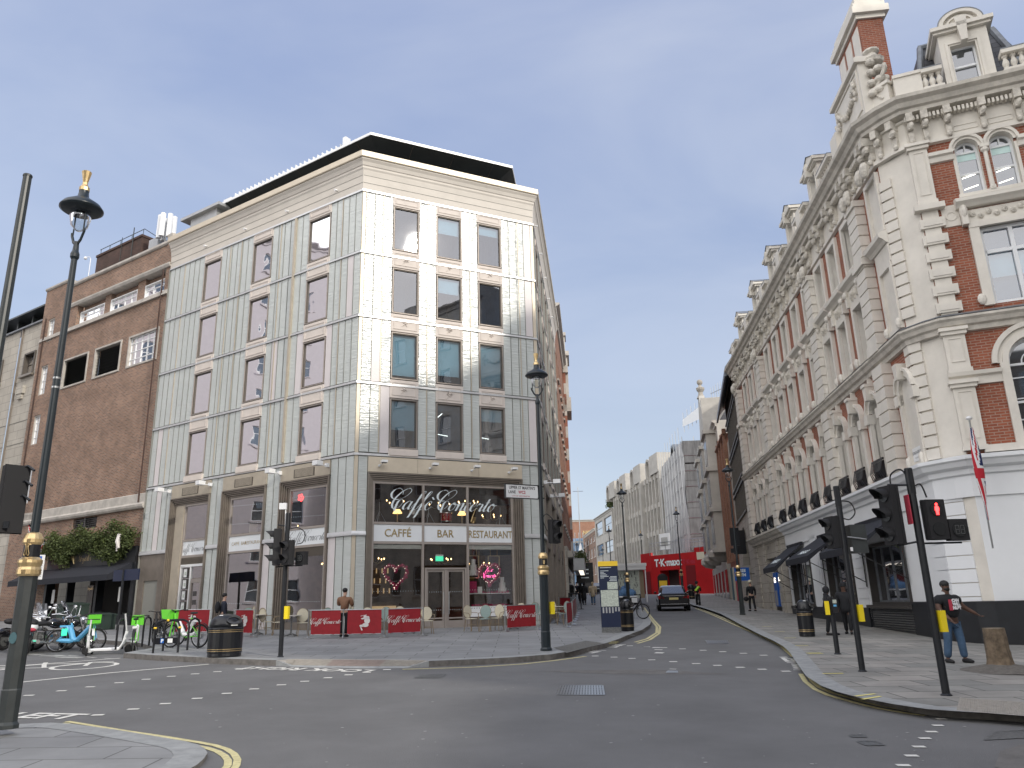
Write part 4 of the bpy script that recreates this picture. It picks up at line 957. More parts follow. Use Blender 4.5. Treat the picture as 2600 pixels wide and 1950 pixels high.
mb = MB(); mb.box(FB, 17.2, 19.35, -.3, -.2, 5.85, 6.38); 
for i in range(5): mb.box(FB, 17.25, 19.3, -.2, -.06, 5.88+i*.1, 5.91+i*.1)
mb.box(FB, 18.2, 18.3, -.2, -.02, 5.85, 6.38); mb.build('vent_grille', 'screen', bb)
# roof structures
mb = MB(); mb.box(FB, 20.6, 25.5, -5.5, -2.5, 19.6, 23.4); mb.box(FB, 20.55, 25.55, -5.55, -2.45, 23.4, 23.55); mb.box(FB, 19.0, 20.6, -5.5, -4.0, 19.6, 23.6); mb.build('roof_room', 'brick_dark', bb)
mb = MB()
for s_ in (20.7, 21.9, 23.1, 24.3, 25.3): mb.tube([FB.P(s_, -2.6, 23.4), FB.P(s_, -2.6, 23.95)], .018, 5)
mb.tube([FB.P(20.6, -4.2, 23.6), FB.P(20.6, -2.6, 23.95), FB.P(25.4, -2.6, 23.95)], .025, 5); mb.tube([FB.P(21.4, -2.4, 20.3), FB.P(21.4, -2.4, 24.2)], .03, 5); mb.tube([FB.P(22.6, -2.4, 20.0), FB.P(22.6, -2.4, 23.9)], .02, 5)
mb.build('handrail', 'post_grey', bb)
mb = MB(); mb.box(FB, 18.9, 19.8, -3.4, -2.5, 19.8, 22.9); mb.build('roof_vent', 'grey_metal', bb)
ca = thing('aerial_cluster', 'ring of tall white antenna panels on the roof beside the glass building', 'antenna', FB.P(18.3, -2.6, 19.9))
for i in range(6):
    a = 2*pi*i/6+.3; c = FB.P(18.3, -2.6, 0); mb = MB(); x, y = c.x+.38*cos(a), c.y+.38*sin(a)
    mb.tube([(x, y, 22.6), (x, y, 24.05)], [.15, .15], 8); mb.build('antenna_panel', 'white_metal', ca)
mb = MB(); c = FB.P(18.3, -2.6, 0); mb.tube([(c.x, c.y, 19.9), (c.x, c.y, 23.9)], .05, 8); mb.tube([(c.x, c.y, 23.2), (c.x+.3, c.y, 23.2)], .03, 6); mb.build('mast', 'grey_metal', ca)
cv = thing('security_camera', 'small white dome camera on the brick building parapet', 'camera', FB.P(23.6, -1.2, 20.2)); mb = MB(); c = FB.P(23.6, -1.2, 0)
mb.tube([(c.x, c.y, 20.2), (c.x, c.y, 22.3), (c.x-.05, c.y-.05, 22.4), (c.x-.2, c.y-.15, 22.35)], .02, 6); mb.build('bracket', 'white_metal', cv); mb = MB(); mb.ball((c.x-.22, c.y-.17, 22.27), .1, 8, 6); mb.build('dome', 'white_metal', cv)
# ---- pub front
mb = MB(); mb.box(FB, 13.35, 21.0, -.1, .12, 3.95, 4.72); fs = mb.build('shop_fascia', 'plinth_black', bb)
script('Storyteller', .15, lambda x, y: FB.P(17.7-x, .13, 4.28+y), 'gold', fs) if all(c in GLY for c in 'Storyteller') else None
GLY.update({'S': ([[(1.0, 1.9), (.7, 2.2), (.3, 1.9), (.35, 1.4), (.7, .9), (.6, .3), (.15, .1), (-.15, .4)]], 1.15), 'y': ([[(.05, .95), (.15, .3), (.4, .1), (.75, .5), (.85, 1.0)], [(.85, 1.0), (.55, -.3), (.2, -.9), (0, -.6), (.5, -.1), (1.0, .3)]], 1.0),
  'l': ([[(-.05, .3), (.5, 1.2), (.7, 2.0), (.5, 2.1), (.25, 1.2), (.15, .2), (.35, 0), (.65, .3)]], .55), 'b': ([[(0, .3), (.5, 1.5), (.6, 2.1), (.35, 1.9), (.12, .5), (.2, 0), (.6, .2), (.65, .8), (.4, .9), (.9, .75)]], .85), 'k': ([[(0, .3), (.5, 1.5), (.6, 2.1), (.35, 1.9), (.1, 0)], [(.15, .5), (.55, .95), (.6, .6), (.25, .5), (.6, 0), (.9, .3)]], .9)})
script('Storyteller', .16, lambda x, y: FB.P(17.55-x*.8, .13, 4.25+y*.9), 'gold', fs, seg=3)
mb = MB(); mb.tube([FB.P(18.45, .14, 4.15), FB.P(18.6, .15, 4.5)], [.02, .09], 6); mb.build('leaf_emblem', 'gold', fs)
mb = MB(); mb.prism(Fr(*FB.P(21.3, 0, 0).xy, -57.04+90, 1), [(0, 4.0), (1.15, 3.42), (1.15, 3.22), (1.1, 3.22), (1.1, 3.38), (0, 3.9)], 0, 0.001)
aw = MB(); P = lambda s, d, z: FB.P(s, d, z)
aw.add([P(13.5, .1, 4.0), P(22.4, .1, 4.0), P(22.4, 1.2, 3.45), P(13.5, 1.2, 3.45), P(22.4, 1.2, 3.2), P(13.5, 1.2, 3.2), P(22.4, .1, 3.4), P(13.5, .1, 3.4)], [(0, 1, 2, 3), (3, 2, 4, 5), (1, 6, 4, 2), (0, 3, 5, 7)])
aw.build('awning', 'awning', bb)
mb = MB(); mb.box(FB, 13.4, 20.9, -2.2, -2.1, .2, 4.0, 0); mb.box(FB, 13.4, 20.9, -2.2, -.05, 3.85, 3.95, 0); mb.box(FB, 20.8, 21.0, -.3, .1, .3, 4.0, 1); mb.box(FB, 13.25, 13.5, -.3, .12, .3, 4.0, 1); mb.box(FB, 16.3, 16.5, -.3, .05, .3, 4.0, 1); mb.box(FB, 18.9, 19.0, -.3, .05, .3, 4.0, 1)
mb.box(FB, 13.5, 16.3, -.3, -.1, .3, 1.75, 1); mb.box(FB, 19.0, 20.8, -.3, -.1, .3, 1.9, 1)
mb.build('shopfront', ['screen', 'plinth_black'], bb)
mb = MB(); mb.box(FB, 20.1, 20.35, .0, .02, 2.35, 3.0); mb.box(FB, 14.25, 14.5, .02, .04, 2.3, 2.95); mb.build('menu_board', 'panel_white', bb)
mb = MB(); mb.box(FB, 16.7, 17.2, -.05, .0, 1.4, 3.1); cbd = mb.build('chalk_board', 'screen', bb)
script('Storyteller', .07, lambda x, y: FB.P(16.95-x*.8, .01, 2.9+y), 'cream_glow', cbd, seg=2)
# trailing ivy over the pub sign
def leaves(mb, cs, n, ls, mi=2):
    for i in range(n):
        c, r = random.choice(cs); p = Vector(c)+Vector((random.gauss(0, r[0]), random.gauss(0, r[1]), random.gauss(0, r[2])))
        a = Vector((random.uniform(-1, 1), random.uniform(-1, 1), random.uniform(-.6, .8))).normalized(); b_ = a.cross(Vector((random.uniform(-1, 1), random.uniform(-1, 1), random.uniform(-1, 1)))).normalized(); s = ls*random.uniform(.6, 1.3)
        mb.add([p-a*s, p+b_*s*.5, p+a*s, p-b_*s*.5], [(0, 1, 2, 3)], random.randrange(mi))
mb = MB(); cs = []
for i in range(120):
    s = random.uniform(13.2, 21.0); z = 5.35+.25*sin(s*2.2)+.12*(21-s)/8; cs.append((FB.P(s, random.uniform(.15, .55), z), (.12, .12, .16)))
for i in range(460):
    s = random.uniform(13.4, 21.1); dd = .55+.28*sin(s*3.1)+.2*sin(s*7); top = 5.3; L_ = min(random.random()**.8, 1)*(1.15 if not 16.9 < s < 18.7 else .62)*(.75+.3*sin(s*1.7+1)); cs.append((FB.P(s, .2+random.random()*.25, top-L_), (.07, .06, .11)))
leaves(mb, cs, 21000, .058)
for i in range(160):
    s = random.uniform(13.4, 20.9); z = 4.9-(.3 if 16.9 < s < 18.7 else .6)*random.random(); mb.tube([FB.P(s, .2, 5.3), FB.P(s+.05, .38, z+.3), FB.P(s-.04, .3, z-.12)], .008, 3, 0)
iv = mb.build('trailing_plant', ['leaf', 'leaf_b'], None, loc=FB.P(17, .3, 4.2)); tag(iv, 'bushy green trailing plant spilling over the pub sign', 'plant')
mb = MB(); mb.tube([FB.P(13.95, .62, 5.25), FB.P(13.97, .66, 4.9), FB.P(13.9, .62, 4.62)], [.08, .1, .05], 7); mb.tube([FB.P(14.0, .64, 4.9), FB.P(14.07, .6, 4.5)], [.06, .03], 6); tag(mb.build('cloth_strip', 'banner_white', None, loc=FB.P(13.95, .62, 4.5)), 'white torn cloth caught in the trailing plant', 'cloth')
# Union flag by the pub
def union(fn, parent, U=18, V=12, tk=None):
    """fn(u, v) in 0..1 -> point; colours follow the crosses"""
    mb = MB(); N1, N2 = U*2, V*2
    for i in range(N1):
        for j in range(N2):
            u = (i+.5)/N1*2-1; v = (j+.5)/N2*2-1; dg = min(abs(u-v), abs(u+v))
            if abs(u) < .11 or abs(v) < .18: c = 1
            elif abs(u) < .19 or abs(v) < .30: c = 2
            elif dg < .09: c = 1
            elif dg < .26: c = 2
            else: c = 0
            mb.add([fn(i/N1, j/N2), fn((i+1)/N1, j/N2), fn((i+1)/N1, (j+1)/N2), fn(i/N1, (j+1)/N2)], [(0, 1, 2, 3)], c)
    return mb.build('flag_cloth', ['flag_blue', 'flag_red', 'flag_white'], parent, smooth=True)
fl = thing('union_flag', 'draped union flag hanging from an angled pole above the pub awning', 'flag', FB.P(22.5, .5, 4))
p0 = FB.P(21.26, .05, 5.23); p1 = FB.P(20.8, 1.35, 6.15)
mb = MB(); mb.tube([p0, p1], .03, 6); mb.build('pole', 'black_matt', fl)
def ff(u, v):
    top = p1.lerp(p0, .02+.9*u); dr = 2.0*(1-v); q = top+Vector((.05*sin(9*u+5*v), .12*sin(11*u+3*v)*(1-v), -dr))
    q += (FB.P(22.9, 1.0, 0)-Vector((q.x, q.y, 0))).to_3d()*(.45*(1-v)) if False else Vector((0, 0, 0))
    mid = p1.lerp(p0, .50); k = .25*(1-v); q.x += (mid.x-q.x)*k; q.y += (mid.y-q.y)*k; return q
union(ff, fl)
# ---- stone building with bay glazing further left
sb = thing('stone_building', 'pale stone building with narrow glass strips at the far left edge', 'building', FB.P(30, 0, 0).to_tuple())
mb = MB(); mb.wall(FB, XL+.02, 27.9, .2, 18.5, -.05, .4, [(25.95, 27.25, 15.3, 16.7)]); mb.wall(FB, 28.25, 40, .2, 18.4, -.05, .4, [(29.9, 31.3, 15.3, 16.9), (33.9, 35.3, 15.3, 16.9), (29.9, 31.3, 11.0, 12.6)])
mb.box(FB, 26.6, 27.4, -.05, .12, 14.2, 14.65); mb.box(FB, 26.75, 27.25, -.05, .08, 13.9, 14.2); mb.box(FB, XL, 40, -8, -7.5, 0, 18); mb.build('wall', 'ashlar', sb)
mb = MB()
for z in (3.6, 6.2, 8.3, 9.7, 11.2, 12.5): mb.box(FB, XL+.03, 27.9, -.05, -.03, z, z+.03); mb.box(FB, 28.25, 40, -.05, -.03, z, z+.03)
mb.build('stone_joint', 'joint', sb)
mb = MB(); mb.face([FB.P(27.9, -.3, .2), FB.P(28.25, -.3, .2), FB.P(28.25, -.3, 18.3), FB.P(27.9, -.3, 18.3)]); mb.build('glass_strip', 'glass_office_side', sb)
mb = MB()
for z in (3, 5, 7, 9, 11, 12.8, 14.4, 15.9, 17.2): mb.box(FB, 27.9, 28.25, -.3, -.15, z, z+.1)
mb.box(FB, 27.85, 27.93, -.3, .05, .2, 18.4); mb.build('strip_frame', 'bronze_frame', sb)
for a, b_, z0, z1 in ((25.95, 27.25, 15.3, 16.7), (29.9, 31.3, 15.3, 16.9), (33.9, 35.3, 15.3, 16.9), (29.9, 31.3, 11.0, 12.6)):
    opening_frame(FB, a, b_, z0, z1, sb, 2, 2, 'bronze_dark', .1, -.25, 'glass_office_side', 'bronze_dark'); m_ = MB(); m_.box(FB, a-.1, b_+.1, -.1, .15, z0-.12, z0); m_.build('sill', 'bronze_frame', sb)
mb = MB(); mb.sweep(pB(XL, 40), [(-.4, 18.4), (.1, 18.4), (.1, 18.5), (-.4, 18.55)]); mb.build('roof_edge', 'lead', sb)
mb = MB(); mb.sweep(pB(XL, 40), [(-1.6, 19.2), (.1, 19.35), (.1, 19.45), (-1.6, 19.4)])
for i in range(5): mb.box(FB, XL+.3, 29.6, -.9, -.8, 18.6+i*.13, 18.66+i*.13)
for s_ in (26, 27.6, 29.4, 31.5): mb.box(FB, s_, s_+.12, -1, -.3, 18.5, 19.3)
mb.build('roof_canopy', 'post_grey', sb)
mb = MB(); mb.box(FB, 28.2, 29.9, .0, .03, 7.2, 8.6); mb.build('wall_panel', 'orange', sb)
# ------------------------------------------------------------------ red brick and stucco building
C0 = (11.35, 22.5); FC = Fr(*C0, 6.26, -1); FD = Fr(11.6, 19.45, 112, 1)
CN, CFAR = -2.2, 23.6                                 # near and far ends of the street side
pc = FC.P(CN, 0, 0); ptsR = [FC.P(CFAR, 0, 0), pc, Vector((11.36, 19.78, 0)), FD.P(0, 0, 0), FD.P(16, 0, 0)]
rb = thing('red_brick_building', 'ornate red brick and cream stucco corner building with dormers and black awnings', 'building', (15, 25, 0))
chd = (FD.P(0, 0, 0)-pc); chL = chd.length; FX = Fr(pc.x, pc.y, math.degrees(math.atan2(chd.x, chd.y)), 1)
wn = [1.0, 2.75, 4.5, 6.46, 8.45, 10.45, 12.39, 14.3, 17.1, 18.85, 20.6]; piers = [-.3, 5.5, 15.72, 22.3]
ZS = 8.45                                              # string course
# main walls -------------------------------------------------------------
h1 = [(c-.42, c+.42, 5.10, 7.28, 'arch') for c in wn]; h2 = [(c-.40, c+.40, 8.98, 10.85) for c in wn]; h3 = [(c-.40, c+.40, 12.12, 13.75) for c in wn]
mb = MB(); mb.wall(FC, CN, CFAR, 5.0, 8.5, 0, .42, h1, 0, 1); mb.wall(FC, CN, CFAR, 8.7, 14.0, 0, .42, h2+h3, 0, 1)
mb.wall(FC, CN, 15.3, .1, 5.0, 0, .4, [(.58, 4.05, 1.4, 3.35), (5.6, 8.9, 1.35, 3.7), (11.3, 14.9, 1.35, 3.7)], 2, 2)
mb.wall(FC, 15.3, CFAR, .1, 5.0, 0, .5, [(17.6, 20.3, .1, 3.75)], 3, 3)
hd = [(1.32, 2.62, 5.35, 7.4, 'arch')]
mb.wall(FD, 0, 16, 5.0, 8.5, 0, .4, hd+[(5.6, 6.9, 5.35, 7.4, 'arch')], 0, 1); mb.wall(FD, 0, 16, 8.7, 14.4, 0, .3, [(1.30, 2.75, 9.04, 11.25), (1.12, 1.70, 12.30, 13.68, 'arch'), (1.96, 2.54, 12.30, 13.68, 'arch'), (5.3, 6.7, 9.04, 11.25)], 0, 1)
mb.wall(FD, 0, 16, .1, 5.0, .0, .3, [(3.6, 6, 1.6, 3.6)], 2, 2)
mb.wall(FX, 0, chL, .1, 14.4, 0, .1, (), 1)
mb.box(FC, CN+.3, CFAR, -8, -7.8, 0, 15); mb.box(FC, CFAR-.05, CFAR, -8, 0, 0, 15.0)
mb.build('wall', ['brick_red', 'stucco', 'render_white', 'ashlar'], rb)
# stucco dressings on the street side --------------------------------------
def strip(fr, s0, s1, z0, z1, d0=-.05, d1=.10, mt='stucco', nm='dressing'):
    m_ = MB(); m_.box(fr, s0, s1, d0, d1, z0, z1); return m_.build(nm, mt, rb)
def window_c(s, z0, z1, arch, w_=.42, d=-.36, fr=FC, rail=True):
    f = MB()
    if arch:
        f.rect_frame(fr, s-w_, s+w_, z0, z1, .06, d-.03, d+.05, 0, True); f.arch(fr, s, z1, w_-.07, w_, d-.03, d+.05, 10); f.box(fr, s-.02, s+.02, d-.02, d+.04, z1, z1+w_)
        g = MB(); n = 10; g.face([fr.P(s-w_, d, z0), fr.P(s+w_, d, z0)]+[fr.P(s+w_*cos(pi*i/n), d, z1+w_*sin(pi*i/n)) for i in range(n+1)])
    else:
        f.rect_frame(fr, s-w_, s+w_, z0, z1, .06, d-.03, d+.05); g = MB(); g.face([fr.P(s-w_, d, z0), fr.P(s+w_, d, z0), fr.P(s+w_, d, z1), fr.P(s-w_, d, z1)])
    zm = z0+(z1-z0)*(.47 if not arch else .5); f.box(fr, s-w_+.06, s+w_-.06, d-.03, d+.04, zm-.03, zm+.03)
    wd = f.build('window', 'render_white', rb); g.build('pane', 'glass_dark', wd); return wd
for c in wn:
    # first floor: arched, with key stone, imposts and balconette
    m_ = MB(); m_.arch(FC, c, 7.28, .42, .56, -.05, .10, 12); m_.arch(FC, c, 7.28, .56, .66, -.05, .17, 12); m_.prism(FC, [(c-.09, 7.62), (c+.09, 7.62), (c+.15, 8.05), (c-.15, 8.05)], -.02, .30); m_.box(FC, c-.17, c+.17, 0, .34, 8.05, 8.15); m_.prism(FC, [(c-.05, 8.15), (c+.05, 8.15), (c, 8.36)], 0, .16)
    for sg in (-1, 1):
        a, b_ = sorted((c+sg*.42, c+sg*.64)); m_.box(FC, a, b_, -.05, .12, 5.1, 7.0); a, b_ = sorted((c+sg*.40, c+sg*.70)); m_.box(FC, a, b_, -.05, .2, 6.95, 7.26); m_.ball(FC.P(c+sg*.60, .12, 5.25), (.1, .1, .17), 8, 5)
    m_.box(FC, c-.72, c+.72, -.05, .2, 4.96, 5.10); m_.build('arched_surround', 'stucco', rb)
    window_c(c, 5.10, 7.28, True)
    m_ = MB()
    for k in range(9): x = c-.46+.115*k; m_.tube([FC.P(x, .22+.05*sin(k*1.), 5.14), FC.P(x, .34, 5.35), FC.P(x, .24, 5.72)], .014, 4)
    m_.box(FC, c-.5, c+.5, .2, .25, 5.68, 5.74); m_.box(FC, c-.5, c+.5, .2, .26, 5.12, 5.17); m_.box(FC, c-.47, c+.47, .19, .21, 5.17, 5.66); m_.build('balconet', 'black_paint', rb)
    # second floor
    m_ = MB(); m_.rect_frame(FC, c-.58, c+.58, 8.95, 11.0, .17, -.05, .12, 0, False)
    m_.box(FC, c-.62, c+.62, -.02, .10, 11.0, 11.55)
    for sg in (-1, 1):
        a, b_ = sorted((c+sg*.56, c+sg*.70)); m_.prism(FC, [(a, 11.0), (b_, 11.0), (b_, 11.6), (a, 11.6)], 0, .2); m_.ball(FC.P(c+sg*.63, .2, 11.45), (.09, .12, .12), 7, 5); m_.ball(FC.P(c+sg*.63, .16, 9.05), (.09, .09, .17), 7, 5)
    m_.sweep([FC.P(c+.80, 0, 0), FC.P(c-.80, 0, 0)], [(0, 11.55), (.14, 11.58), (.20, 11.66), (.32, 11.74), (.34, 11.86), (.24, 11.92), (0, 11.98)])
    m_.build('window_surround', 'stucco', rb); window_c(c, 8.98, 10.85, False, .40)
    m_ = MB()
    for k in (-1, 0, 1): m_.ball(FC.P(c+k*.26, .11, 11.27), (.1, .05, .17), 8, 5)
    m_.ball(FC.P(c, .13, 11.27), (.17, .06, .1), 8, 5); m_.build('carved_panel', 'stucco_carved', rb)
    # third floor
    m_ = MB(); m_.rect_frame(FC, c-.56, c+.56, 12.02, 13.92, .16, -.05, .10); m_.build('window_surround', 'stucco', rb); window_c(c, 12.12, 13.75, False, .40)
# blank bay next to the corner
bc = -1.62
m_ = MB(); m_.arch(FC, bc, 7.25, .40, .56, -.05, .12, 12); m_.arch(FC, bc, 7.25, .56, .64, -.05, .18, 12); m_.prism(FC, [(bc-.09, 7.55), (bc+.09, 7.55), (bc+.15, 8.0), (bc-.15, 8.0)], -.02, .3); m_.box(FC, bc-.56, bc-.4, -.05, .12, 5.1, 7.25); m_.box(FC, bc+.4, bc+.56, -.05, .12, 5.1, 7.25); m_.box(FC, bc-.4, bc+.4, -.04, .025, 5.1, 7.25)
m_.prism(FC, [(bc+.4*cos(pi*i/10), 7.25+.4*sin(pi*i/10)) for i in range(11)], -.04, .025); m_.box(FC, bc-.7, bc-.4, 0, .18, 6.9, 7.2); m_.box(FC, bc+.4, bc+.7, 0, .18, 6.9, 7.2)
for z0, z1 in ((8.95, 11.0), (12.0, 13.9)): m_.rect_frame(FC, bc-.52, bc+.50, z0, z1, .13, -.05, .12); m_.box(FC, bc-.4, bc+.4, -.04, .03, z0+.1, z1-.1)
m_.box(FC, bc-.55, bc+.55, 0, .1, 11.0, 11.55); m_.sweep([FC.P(bc+.74, 0, 0), FC.P(bc-.58, 0, 0)], [(0, 11.55), (.14, 11.58), (.20, 11.66), (.32, 11.74), (.34, 11.86), (.24, 11.92), (0, 11.98)])
for z in (5.25, 9.1): m_.ball(FC.P(bc-.46, .14, z), (.09, .09, .17), 7, 5); m_.ball(FC.P(bc+.46, .14, z), (.09, .09, .17), 7, 5)
m_.build('blank_window', 'stucco', rb)
m_ = MB(); m_.box(FC, -2.0, -1.28, .026, .05, 5.25, 5.62); sg = m_.build('street_sign', 'panel_white', rb); wall_text('LONG ACRE WC2', .115, FC, -1.64, .055, 5.44, 'script_black', sg, xs=.75); wall_text('CITY OF WESTMINSTER', .05, FC, -1.64, .055, 5.32, 'script_black', sg, xs=.8)
# rusticated piers
def pier(fr, s, hw, z0, z1, d=.30, step=.335, odd=0, parent=rb):
    m_ = MB(); m_.box(fr, s-hw+.04, s+hw-.04, -.02, d-.06, z0, z1); n = int((z1-z0)/step)
    for i in range(n): z = z0+i*(z1-z0)/n; m_.box(fr, s-hw, s+hw, -.01, d, z+.035, z+(z1-z0)/n-.01)
    return m_.build('quoin_pier', 'stucco', parent)
for p in piers:
    pier(FC, p, .40, 5.1, 8.35); pier(FC, p, .40, 8.95, 13.6)
    m_ = MB(); m_.box(FC, p-.46, p+.46, 0, .38, 11.55, 11.75); m_.box(FC, p-.44, p+.44, 0, .34, 8.75, 8.95); m_.box(FC, p-.44, p+.44, 0, .36, 13.55, 13.75); m_.build('pier_cap', 'stucco', rb)
# corner quoins (blocks hugging the splayed corner)
m_ = MB()
for i in range(25):
    z = 5.1+i*.335
    if 8.3 < z < 8.8: continue
    m_.cut().box(FC, CN-.02, CN+.30, -.05, .07, z+.03, z+.31); m_.box(FX, -.02, .34, -.05, .07, z+.03, z+.31)
m_.build('corner_quoins', 'stucco', rb)
m_ = MB()
for i in range(12):
    z = .95+i*.335; m_.box(FC, CN, CN+.75, -.05, .04, z+.012, z+.323); m_.box(FX, 0, chL-.3, -.05, .04, z+.012, z+.323)
    for a, b_ in ((4.3, 5.4), (9.2, 9.75)): m_.box(FC, a, b_, -.05, .04, z+.012, z+.323)
m_.build('rusticated_base', 'render_white', rb)
m_ = MB(); m_.box(FC, 10.0, 10.9, -.02, .05, .9, 4.2); m_.box(FC, 14.95, 15.3, -.02, .05, .9, 4.2); m_.build('pilaster', 'render_white', rb)
m_ = MB(); m_.sweep([FC.P(15.3, 0, 0), FC.P(4.3, 0, 0)], [(-.05, .3), (.10, .3), (.10, 1.32), (-.05, 1.34)]); m_.sweep([FC.P(.5, 0, 0), pc, Vector((11.36, 19.78, 0)), FD.P(0, 0, 0), FD.P(16, 0, 0)], [(-.05, .1), (.09, .1), (.09, 1.50), (-.05, 1.52)]); m_.box(FC, .5, 4.3, -.05, .03, .55, 1.3); m_.build('plinth', 'plinth_black', rb)
m_ = MB()
for i in range(9): m_.box(FC, .6, 4.2, .03, .045, .62+i*.07, .65+i*.07)
m_.box(FC, .5, 4.3, -.05, .12, .25, .55, 1); m_.build('vent_slats', ['screen', 'kerb'], rb)
# pilasters and dressings of the right front
def pilaster(fr, a, b_, z0, z1, d=.12, panel=True):
    m_ = MB(); m_.box(fr, a, b_, -.02, d, z0, z1)
    if panel: m_.rect_frame(fr, a+.09, b_-.09, z0+.3, z1-.2, .02, d, d+.02)
    m_.box(fr, a-.05, b_+.05, -.02, d+.07, z1-.10, z1+.0); m_.box(fr, a-.09, b_+.09, -.02, d+.12, z1, z1+.09); m_.box(fr, a-.03, b_+.03, -.02, d+.05, z0, z0+.12)
    return m_.build('pilaster', 'stucco', rb)
pilaster(FD, -.05, .46, 5.2, 6.95); pilaster(FD, -.05, .46, 7.25, 8.4); pilaster(FD, -.02, .44, 12.15, 14.0, .12)
pilaster(FD, 4.1, 4.7, 5.2, 8.4); pilaster(FD, 4.1, 4.7, 9.0, 14.0)
m_ = MB(); m_.sweep([FD.P(-.1, 0, 0), FD.P(1.12, 0, 0)], [(0, 6.92), (.06, 6.92), (.07, 7.12), (.16, 7.16), (.18, 7.26), (0, 7.28)]); m_.sweep([FD.P(2.8, 0, 0), FD.P(5.4, 0, 0)], [(0, 6.92), (.06, 6.92), (.07, 7.12), (.16, 7.16), (.18, 7.26), (0, 7.28)])
m_.arch(FD, 1.97, 7.4, .65, .78, -.05, .10, 18); m_.arch(FD, 1.97, 7.4, .78, .9, -.05, .06, 18); m_.arch(FD, 1.97, 7.4, .9, 1.02, -.05, .13, 18); m_.box(FD, 1.12, 1.32, -.05, .1, 5.2, 7.4); m_.box(FD, 2.62, 2.82, -.05, .1, 5.2, 7.4); m_.box(FD, .4, 3.2, -.02, .16, 5.12, 5.3); m_.build('arched_surround', 'stucco', rb)
wd = window_c(1.97, 5.35, 7.4, True, .65, -.22, FD); m_ = MB()
for z in (5.9, 6.45, 7.0): m_.box(FD, 1.35, 2.6, -.24, -.18, z, z+.03)
m_.arch(FD, 1.97, 7.4, .30, .33, -.23, -.19, 10); m_.build('glazing_bar', 'render_white', wd)
# paired quoin blocks beside the second floor window
m_ = MB(); m_.box(FD, .02, .42, -.02, .08, 8.9, 12.0)
for i in range(6): z = 8.95+i*.5; m_.box(FD, -.08, .54, -.02, .13, z, z+.28); m_.box(FD, -.0, .46, .13, .15, z+.06, z+.22)
m_.box(FD, -.16, .60, -.02, .24, 11.98, 12.14); m_.build('quoin_pier', 'stucco', rb)
m_ = MB(); m_.box(FD, 1.06, 1.30, -.05, .10, 9.0, 11.3); m_.box(FD, 2.75, 2.95, -.05, .10, 9.0, 11.3); m_.box(FD, 1.06, 2.95, -.05, .12, 11.25, 11.42); m_.box(FD, 1.1, 2.9, -.05, .05, 11.42, 11.8)
m_.ball(FD.P(1.03, .1, 9.18), (.13, .07, .16), 10, 6); m_.ball(FD.P(1.0, .15, 11.75), (.1, .12, .22), 8, 6); m_.box(FD, .93, 1.08, 0, .2, 11.35, 11.9); m_.sweep([FD.P(.84, 0, 0), FD.P(3.2, 0, 0)], [(0, 11.84), (.16, 11.86), (.22, 11.93), (.30, 12.0), (.30, 12.1), (0, 12.18)]); m_.box(FD, .5, .92, -.02, .03, 11.42, 12.05); m_.arch(FD, .72, 11.72, .11, .14, .03, .045, 14, 0, 2*pi)
m_.build('window_surround', 'stucco', rb)
m_ = MB()
for k in range(9): x = 1.22+k*.19; m_.ball(FD.P(x, .07, 11.62+.04*(-1)**k), (.09, .04, .09), 8, 5); m_.ball(FD.P(x, .1, 11.62+.04*(-1)**k), (.035, .03, .035), 6, 4)
m_.build('carved_panel', 'stucco_carved', rb)
wd = MB(); wd.rect_frame(FD, 1.30, 2.75, 9.04, 11.25, .09, -.2, -.08); wd.box(FD, 1.98, 2.08, -.2, -.07, 9.1, 11.2); wd.box(FD, 1.36, 2.7, -.2, -.08, 10.5, 10.6); wd = wd.build('window', 'render_white', rb)
g = MB(); g.face([FD.P(a, -.16, z) for a, z in ((1.3, 9.04), (2.75, 9.04), (2.75, 11.25), (1.3, 11.25))]); g.build('pane', 'glass_office', wd); g = MB(); g.box(FD, 1.3, 2.75, -.42, -.40, 9.04, 11.25, 0); g.box(FD, 1.35, 2.7, -.28, -.27, 9.85, 10.55, 1); g.build('blind', ['room_dark', 'blind'], wd)
g = MB(); g.tube([FD.P(2.3, -.3, 9.7), FD.P(2.7, -.3, 10.0)], .02, 5); g.build('ceiling_light', 'strip_light', wd)
# third floor pair with colonnette
m_ = MB()
for c in (1.41, 2.25):
    m_.arch(FD, c, 13.68, .29, .36, -.05, .06, 14); m_.arch(FD, c, 13.68, .36, .44, -.05, .11, 14)
m_.tube([FD.P(1.83, .05, 12.35), FD.P(1.83, .05, 13.45)], [.065, .055], 10); m_.ball(FD.P(1.83, .05, 13.52), (.12, .1, .09), 8, 5); m_.box(FD, 1.72, 1.94, -.05, .13, 13.58, 13.68); m_.box(FD, 1.76, 1.9, -.05, .1, 12.25, 12.4)
m_.box(FD, 1.04, 1.12, -.05, .03, 12.3, 13.6); m_.box(FD, 2.54, 2.62, -.05, .03, 12.3, 13.6); m_.box(FD, 1.0, 2.7, -.05, .1, 12.2, 12.3)
m_.sweep([FD.P(.44, 0, 0), FD.P(1.06, 0, 0)], [(0, 13.40), (.08, 13.42), (.10, 13.56), (.17, 13.6), (.17, 13.70), (0, 13.72)]); m_.sweep([FD.P(2.62, 0, 0), FD.P(4.0, 0, 0)], [(0, 13.40), (.08, 13.42), (.10, 13.56), (.17, 13.6), (.17, 13.70), (0, 13.72)]); m_.build('arched_surround', 'stucco', rb)
